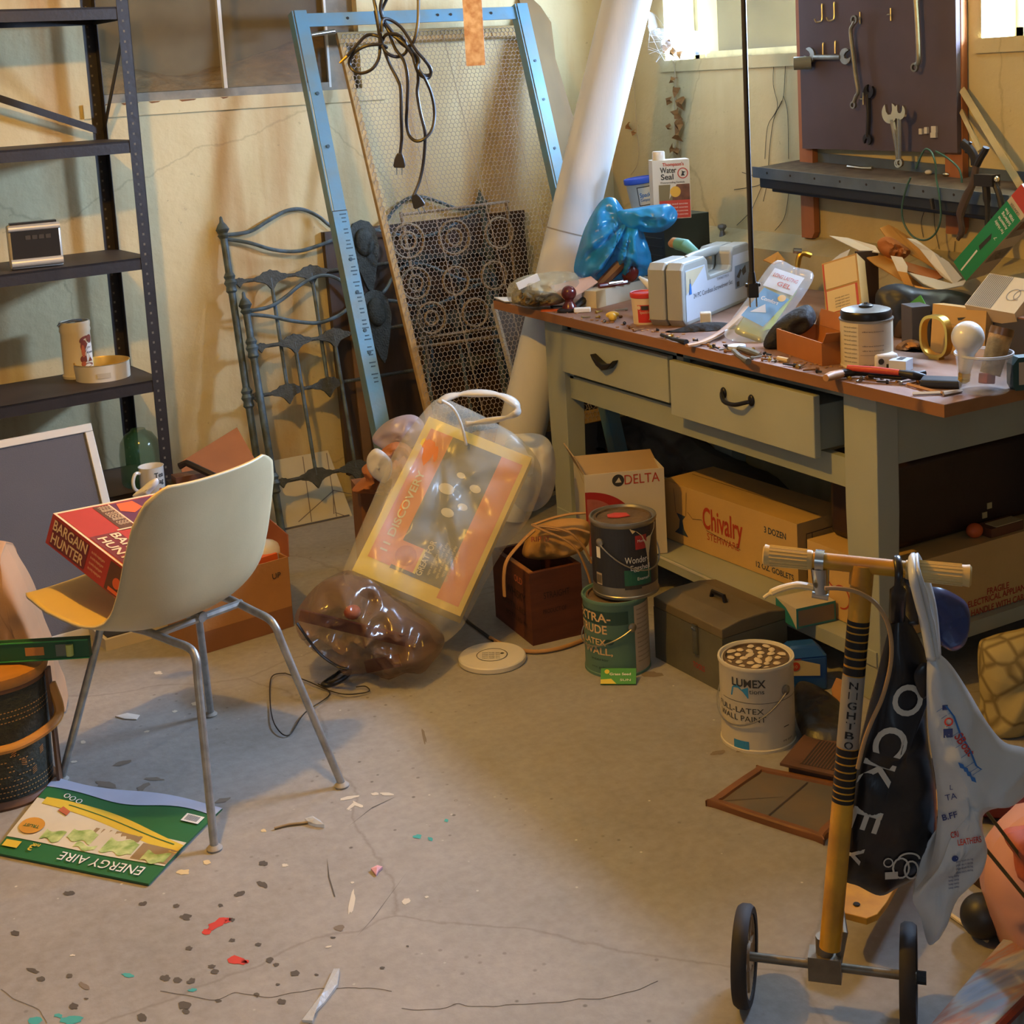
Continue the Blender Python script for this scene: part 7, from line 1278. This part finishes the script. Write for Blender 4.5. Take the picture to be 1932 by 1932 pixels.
for c in (WLc, WRc):
    cc = L(c)+Vector((0, 0, WR_)); M = Matrix((fwd, Vector((0, 0, 1)), axd)).transposed().to_4x4(); M.translation = cc
    if M.to_3x3().determinant() < 0: M = Matrix((-fwd, Vector((0, 0, 1)), axd)).transposed().to_4x4(); M.translation = cc
    b = MB('tyre'); b.at(M); b.lathe([(WR_-.014, -.011), (WR_-.004, -.012), (WR_, -.006), (WR_, .006), (WR_-.004, .012), (WR_-.014, .011), (WR_-.014, -.011)], 48); w_ = b.build('wheel', sc_)
    b = MB('hub'); b.at(M); b.lathe([(.010, -.006), (.020, -.010), (.024, -.004), (WR_-.018, -.004), (WR_-.013, -.009), (WR_-.013, .009), (WR_-.018, .004), (.024, .004), (.020, .010), (.010, .006)], 40)
    for k in range(8): a_ = 2*pi*k/8; b.box((cos(a_)*.042, sin(a_)*.042, 0), (.036, .005, .014), RZ(45*k))
    b.build('rim', w_)
a0, a1 = L(WLc)+Vector((0, 0, WR_)), L(WRc)+Vector((0, 0, WR_)); b = MB('axle_steel'); b.tube([a0, a1+axd*.022], .007, 10); b.m('handle_black'); b.tube([a1+axd*.012, a1+axd*.026], .010, 8); b.build('axle', sc_)
KS = C0.dot(HF); st0 = L(AH(1566, 1788, KS-.03)); st1 = L(AH(1628, 1078, KS+.015)); sd = (st1-st0).normalized(); SL = (st1-st0).length
def stp(v): t = (1788-v)/(1788-1078); return st0.lerp(st1, t)
b = MB('scooter_yellow'); b.tube([st0, st1], .0165, 20); b.build('stem', sc_)
b = MB('handle_black')
for v0, v1 in ((1168, 1176), (1179, 1188), (1191, 1203), (1206, 1218), (1222, 1234), (1238, 1250), (1254, 1268), (1406, 1418), (1421, 1432), (1435, 1446), (1449, 1460), (1463, 1474), (1477, 1486), (1489, 1498), (1501, 1508)): b.tube([stp(v0), stp(v1)], .0169, 20, cap=False)
b.m('decal_grey'); b.tube([stp(1270), stp(1404)], .0169, 20, cap=False); b.m('handle_black'); sx = (HR-sd*HR.dot(sd)).normalized(); sf = sx.cross(sd)
for k, ch2 in enumerate('NIGHTBO'):
    c = stp(1284+k*18.5); Sg = lambda u, v: c + sx*(.0173*sin(u/.0165)) + sd*v + sf*(.0173*cos(u/.0165)) * (1 if sf.dot(EYE-C0) > 0 else -1)
    b.text(Sg, ch2, -.003, -.006, .011, .013, bold=True)
b.build('stem_decal', sc_, smooth=60)
b = MB('axle_steel'); ac = (a0+a1)/2; b.box(ac+Vector((0, 0, .002)), (.05, .035, .040), RZ(math.degrees(atan2(axd.y, axd.x)))); b.tube([ac, ac+Vector((0, 0, .05))+fwd*.0], .014, 10); b.tube([ac+axd*.02+Vector((0, 0, .01)), ac+axd*.03+Vector((0, 0, .06)), ac+axd*.02+fwd*.05+Vector((0, 0, .075))], .006, 8); b.build('steering_bracket', sc_)
bf_ = fwd if fwd.dot(HF) > 0 else -fwd
bf_ = (RZ(-14) @ bf_.to_4d()).xyz
b = MB('scooter_yellow'); dk0 = L(AZ(1606, 1738, .075)); Md = FR(dk0, bf_, Vector((0, 0, 1)).cross(bf_)); b.at(Md); b.prism([(0, -.026), (.02, -.038), (.06, -.042), (.42, -.042), (.46, -.03), (.46, .03), (.42, .042), (.06, .042), (.02, .038), (0, .026)], .012); b.m('handle_black'); b.cyl((.03, 0, .012), (.03, 0, .0145), .006, 10); b.build('deck', sc_, bevel=.003)
rw = Md @ Vector((.50, 0, 0)); rw.z = .06; M = Matrix((bf_, Vector((0, 0, 1)), bf_.cross(Vector((0, 0, 1))))).transposed().to_4x4(); M.translation = rw; b = MB('tyre'); b.at(M); b.lathe([(.02, -.01), (.055, -.011), (.06, -.005), (.06, .005), (.055, .011), (.02, .01), (.02, -.01)], 32); b.tube([(-.05, .01, -.02), (0, 0, -.02)], .006, 6); b.tube([(-.05, .01, .02), (0, 0, .02)], .006, 6); b.build('wheel', sc_)
hl, hr = L(AH(1440, 1047, KS+.055)), L(AH(1833, 1087, KS-.035)); hd = (hr-hl).normalized(); HLn = (hr-hl).length
def hp_(u): return hl.lerp(hr, (u-1440)/(1833-1440))
b = MB('scooter_yellow'); b.tube([hp_(1530), hp_(1715)], .0125, 16); b.tube([hp_(1630)-sd*.03, hp_(1630)], .017, 16); b.build('handlebar', sc_)
for u0, u1 in ((1440, 1536), (1833, 1712)):
    b = MB('grip'); s_ = (hp_(u1)-hp_(u0)); b.tube([hp_(u0), hp_(u0)+s_*.03, hp_(u0)+s_*.10, hp_(u0)+s_*.97, hp_(u1)], [.013, .0165, .0155, .0145, .0135], 18)
    q_ = Vector((0, 0, 1)); y_ = hd.cross(q_)
    for k in range(18): a_ = 2*pi*k/18; o_ = q_*cos(a_)*.0155+y_*sin(a_)*.0155; b.tube([hp_(u0)+s_*.14+o_, hp_(u0)+s_*.9+o_*.94], .0012, 4)
    b.build('grip', sc_)
b = MB('chrome'); b.tube([hp_(1541), hp_(1558)], .0165, 16); cq = hp_(1550); b.tube([cq-Vector((0, 0, .012)), cq-Vector((0, 0, .05))-HF*.004], [.014, .011], 10); b.tube([cq-Vector((0, 0, .050))-hd*.012, cq-Vector((0, 0, .052))+hd*.012], .010, 10); b.build('brake_clamp', sc_)
b = MB('lever_cream'); b.tube(spline([L(AH(u, v, KS+.02)) for u, v in ((1532, 1108), (1505, 1104), (1475, 1110), (1452, 1120), (1441, 1128))], 5), [.009]*6+[.008]*9+[.004]*6, 8, flat=.6); b.build('brake_lever', sc_)
b = MB('cable'); b.tube(spline([L(AH(u, v, KS-.03)) for u, v in ((1556, 1110), (1580, 1110), (1615, 1116), (1648, 1135), (1670, 1165), (1681, 1205), (1680, 1255), (1665, 1315), (1645, 1360), (1630, 1400), (1618, 1450))], 6), .0034, 8); b.build('brake_cable', sc_)
# bags on the bar
mat('bag_black', '#1e1a1b', .32, ridged=6, var=.25, vscale=8); mat('jockey_white', '#c9c1b2', .5); mat('bag_pale', '#cfd2d4', .32, alpha=.93, ridged=7, var=.08); mat('bag_navy', '#2c3a66', .2, alpha=.8, ridged=9); mat('ink_navy', '#2a3b78', .5)
def drape(mb, o_verts, o_faces, plane_M, mm, off=.003):
    """returns S(u,v): a print surface hugging the front of a bag body"""
    bv = BVHTree.FromPolygons([tuple(v) for v in o_verts], o_faces); z = plane_M.col[2].xyz
    def S(u, v):
        p = plane_M @ Vector((u, v, 0)); d = (p-EYE).normalized(); h = bv.ray_cast(EYE, d, 10)
        return (h[0]-d*off) if h[0] is not None else p
    mb.m(mm); return S
KBk = KS+.015
jb = thing('black_bag', 'black plastic shopping bag with big white letters hanging from the scooter handlebar', 'shopping bag')
b = MB('bag_black'); body = pxs(lambda u, v: AH(u, v, KBk), (1694, 1150), (1712, 1165), (1735, 1205), (1752, 1245), (1762, 1262), (1748, 1310), (1750, 1390), (1766, 1490), (1764, 1590), (1738, 1648), (1692, 1676), (1660, 1690), (1620, 1672), (1588, 1655), (1590, 1590), (1604, 1490), (1626, 1390), (1652, 1290), (1672, 1205), (1684, 1165))
pillow(b, body, .034, .35, 2, 8, fold=9); nv, nf_ = list(b.v), [list(f) for f in b.f]
jo = b.build('bag_body', jb, smooth=180)
b = MB('bag_black'); b.tube(spline([AH(1692, 1175, KBk), AH(1694, 1120, KS-.03), AH(1696, 1080, KS-.035), hp_(1697)+O+Vector((0, 0, .018)), AH(1706, 1085, KS+.05), AH(1712, 1130, KS+.04), AH(1718, 1180, KBk)], 6), [.012]*8+[.006]*20+[.013]*9, 8, flat=.5); b.build('bag_handle', jb, smooth=180)
b = MB('bag_black'); pillow(b, pxs(lambda u, v: AH(u, v, KBk-.035), (1742, 1250), (1762, 1262), (1768, 1278), (1745, 1318), (1730, 1300), (1725, 1270)), .006, .3, 4, 4); b.build('folded_corner', jb, smooth=180)
Mp = FR(AH(1640, 1480, KBk), HR, (0, 0, 1)); pxl = KBk/2700
b = MB(); S = drape(b, nv, nf_, Mp, 'jockey_white')
def at_(u, v): q = Mp.inverted() @ AH(u, v, KBk); return q.x, q.y
for chx, u, v, hgt, wd in (('O', 1714, 1322, 74, 80), ('C', 1683, 1400, 84, 72), ('K', 1655, 1462, 84, 66), ('E', 1634, 1548, 78, 56), ('Y', 1606, 1612, 62, 44)):
    x, y = at_(u, v); H2 = hgt*pxl*.8; W2_ = wd*pxl*.85; a_ = -110; dx, dy = cos(radians(a_+90))*H2/2, sin(radians(a_+90))*H2/2
    b.text(S, chx, x-dx, y-dy, H2, W2_, rot=a_, bold=True); b.build('letter', jb, smooth=0); b = MB('jockey_white')
x, y = at_(1700, 1638); b.ring(S, x, y, .014, .003, 14, .018); b.ring(S, x+.016, y-.004, .012, .003, 14, .016); x, y = at_(1676, 1628); b.ring(S, x, y, .008, .002, 12); x, y = at_(1682, 1652); b.rect(S, x-.010, y-.006, x+.010, y+.006); x, y = at_(1715, 1622); b.ring(S, x, y, .018, .003, 16, .012, 0, 180)
b.build('emblem', jb, smooth=0)
wbg = thing('white_bag', 'white plastic shopping bag with red and blue print hanging beside the black bag', 'shopping bag'); KW = KS-.035
b = MB('bag_pale'); body = pxs(lambda u, v: AH(u, v, KW), (1752, 1225), (1770, 1232), (1795, 1255), (1828, 1305), (1862, 1362), (1895, 1400), (1935, 1412), (1960, 1440), (1935, 1495), (1890, 1510), (1852, 1530), (1852, 1565), (1862, 1610), (1848, 1655), (1802, 1702), (1772, 1765), (1752, 1782), (1736, 1728), (1722, 1690), (1752, 1640), (1768, 1560), (1766, 1480), (1752, 1380), (1748, 1300))
pillow(b, body, .030, .5, 6, 8, fold=11, sub=3); nv, nf_ = list(b.v), [list(f) for f in b.f]; b.build('bag_body', wbg, smooth=180)
b = MB('bag_pale'); b.tube(spline([AH(1762, 1240, KW), AH(1752, 1170, KW), AH(1738, 1110, KS-.055), AH(1730, 1082, KS-.058), hp_(1732)+O+Vector((0, 0, .020)), AH(1742, 1085, KS+.02), AH(1758, 1150, KS+.0), AH(1766, 1240, KW)], 6), [.011]*7+[.009]*12+[.008]*12+[.011]*12, 8, flat=.55); b.tube(spline([AH(1757, 1245, KW-.01), AH(1745, 1180, KW-.01), AH(1730, 1120, KS-.06), AH(1722, 1085, KS-.06), hp_(1724)+O+Vector((0, 0, .019)), AH(1730, 1090, KS+.025)], 6), .009, 8, flat=.55); b.build('bag_handle', wbg, smooth=180)
Mp = FR(AH(1800, 1500, KW), HR, (0, 0, 1)); b = MB(); S = drape(b, nv, nf_, Mp, 'ink_blue'); mi_ = Mp.inverted()
def aw(u, v): q = mi_ @ AH(u, v, KW); return q.x, q.y
pl_ = [aw(u, v) for u, v in ((1785, 1332), (1800, 1352), (1812, 1385), (1830, 1415), (1842, 1445), (1852, 1452))]
for p, q in zip(pl_, pl_[1:]): b.shape(S, [(p[0]-.0015, p[1]), (q[0]-.0015, q[1]), (q[0]+.0015, q[1]), (p[0]+.0015, p[1])])
for k in range(9):
    t = k/8*4.999; i = int(t); p = Vector(pl_[i]).lerp(Vector(pl_[i+1]), t-i); b.shape(S, [(p.x, p.y), (p.x+.0006, p.y+.0012), (p.x-.014, p.y-.008), (p.x-.0146, p.y-.0092)])
for k, (u, v) in enumerate(((1814, 1445), (1822, 1452), (1828, 1460), (1836, 1470))): x, y = aw(u, v); b.shape(S, [(x-.005, y+.006), (x+.003, y+.002), (x+.005, y-.006), (x-.002, y-.003)])
b.m('ink_navy'); x, y = aw(1783, 1335); b.rect(S, x-.004, y-.004, x+.004, y+.004); x, y = aw(1790, 1382); b.rect(S, x-.008, y-.008, x+.006, y+.006); x, y = aw(1795, 1490); b.text(S, 'L', x, y, .008); b.text(S, 'TA', x, y-.016, .010, rot=10); x, y = aw(1793, 1545); b.text(S, 'B.FF', x, y, .010, rot=12, bold=True); x, y = aw(1802, 1620); b.disc(S, x, y, .005); x, y = aw(1820, 1625)
for k in range(4): b.text(S, 'please recycle this bag', x, y-k*.006, .0035, .026, rot=8)
x, y = aw(1800, 1655)
for k in range(4): b.text(S, 'keep away', x, y-k*.006, .0035, .016, rot=8)
b.m('paint_red'); x, y = aw(1790, 1362); b.ring(S, x, y, .007, .0025, 10); x, y = aw(1805, 1398); b.text(S, 'SB', x, y, .014, .016, rot=-60, bold=True); x, y = aw(1820, 1418); b.text(S, 'oat', x, y, .014, .022, rot=-55, bold=True); x, y = aw(1802, 1580); b.text(S, 'CRI', x, y, .010, .012, bold=True, rot=10); x, y = aw(1830, 1592); b.text(S, 'LEATHERS', x, y, .010, .036, rot=6, bold=True); b.build('print', wbg, smooth=0)
b = MB('bag_navy'); pillow(b, pxs(lambda u, v: AH(u, v, KS+.05), (1732, 1112), (1768, 1108), (1800, 1120), (1826, 1142), (1828, 1185), (1818, 1218), (1795, 1228), (1770, 1212), (1755, 1190), (1745, 1150)), .028, .5, 3, 6, fold=12); single(b, 'navy_bag', 'small dark blue plastic bag hanging behind the white bag on the handlebar', 'plastic bag', smooth=180)
# pink bag with wire handles, ball, box and stick
mat('pink_vinyl', '#d59a82', .32, ridged=6, var=.12, vscale=5); mat('orange_in', '#b5532c', .6); mat('bronze_wire', '#6e5528', .45, .5)
KP = AZ(1932, 1835, 0).dot(HF)+.07; pk_ = thing('pink_bag', 'puffy pink vinyl bag with bronze wire handles at the right edge of the photo', 'bag')
b = MB('pink_vinyl'); pillow(b, pxs(lambda u, v: AH(u, v, KP), (1862, 1625), (1885, 1580), (1930, 1540), (1990, 1520), (2060, 1560), (2090, 1680), (2060, 1800), (1990, 1850), (1940, 1842), (1900, 1805), (1872, 1740), (1858, 1680)), .11, .28, 5, 8, fold=9)
for q in b.v: q.z = max(q.z, .003)
b.build('bag_body', pk_, smooth=180)
b = MB('bronze_wire'); b.tube([AH(1802, 1505, KP-.16), AH(1850, 1590, KP-.15), AH(1932, 1690, KP-.14), AH(1990, 1760, KP-.13)], .0030, 8); b.tube(spline([AH(1802, 1505, KP-.16), AH(1808, 1505, KP-.16), AH(1852, 1524, KP-.14), AH(1868, 1540, KP-.13), AH(1930, 1622, KP-.10), AH(1990, 1700, KP-.09)], 3), .0030, 8); b.build('wire_handle', pk_, smooth=60)
b = MB('orange_in'); pillow(b, pxs(lambda u, v: AH(u, v, KP-.075), (1895, 1580), (1930, 1565), (1990, 1560), (1985, 1640), (1925, 1660), (1918, 1620)), .035, .4, 6, 5); b.build('lining', pk_, smooth=180)
mat('ball_black', '#262523', .45); p = AZ(1872, 1778, 0); b = MB('ball_black'); b.ell((0, 0, .037), .037, 32, 18); single(b, 'black_ball', 'black ball on the floor half behind the pink bag', 'ball', T(p.x, p.y+.02, 0), smooth=180)
b = MB('lever_cream'); b.tube([AZ(1783, 1718, .005), AZ(1863, 1775, .005)], .004, 6); single(b, 'pale_stick', 'thin pale stick on the floor in front of the black ball', 'stick')
mat('maroon_paint', '#6a1f1c', .4); k_ = AZ(1890, 1560, 0).dot(HF); b = MB('maroon_paint'); A = AH(1840, 1525, k_+.02); B = AH(2010, 1545, k_-.04); M = FR(A, B-A, (0, 0, 1)); b.at(M).box(((B-A).length/2, 0, -.02), ((B-A).length, .022, .05)); b.box(((B-A).length/2, A.z*-.5, -.03), ((B-A).length*.9, A.z*.95, .012)); single(b, 'maroon_rail', 'maroon painted rail standing on the floor behind the pink bag', 'rail', smooth=0)
b = MB('board_dark'); A = AZ(1815, 1652, 0); B = AZ(1880, 1700, 0); M = FR(A, B-A, Vector((0, 0, 1)).cross(B-A)); b.at(M).box(((B-A).length/2, .03, .012), ((B-A).length, .06, .024)); single(b, 'dark_plank', 'short dark plank on the floor between the white bag and the pink bag', 'plank', smooth=0)
n, l, b_ = nodes('wrap_print'); f_, _ = noise_n(n, l, 3.2, 5, stretch=(1.2, 9, 1)); l.new(ramp(n, l, f_, [(.3, '#6f6356'), (.42, '#8a919c'), (.5, '#aaa297'), (.58, '#a1705a'), (.68, '#848b92')]), b_.inputs['Base Color']); b_.inputs['Roughness'].default_value = .15; b_.inputs['Coat Weight'].default_value = .5
q00, q10, q11, q01 = AZ(1690, 2010, .055), AZ(1868, 1960, .055), AZ(2030, 1795, .055), AZ(1893, 1772, .055); wp = thing('wrapped_box', 'flat box in shiny clear wrap with a red edge at the lower right corner', 'box'); Mw = FR(q00, q01-q00, q10-q00)
b = MB('wrap_print'); mi_ = Mw.inverted(); pts = [(mi_ @ q) for q in (q00, q01, q11, q10)]; b.at(Mw)
if Mw.col[2].z < 0: zs = 1
else: zs = -1
b.prism([(q.x, q.y) for q in pts][::(1 if True else -1)], .05, T(0, 0, 0 if zs > 0 else -.05)); b.build('box', wp, smooth=0)
b = MB('maroon_paint'); e0, e1 = q10+Vector((0, 0, .003)), q11+Vector((0, 0, .003)); b.tube([e0, e1], .007, 6); b.build('red_edge', wp, smooth=0)
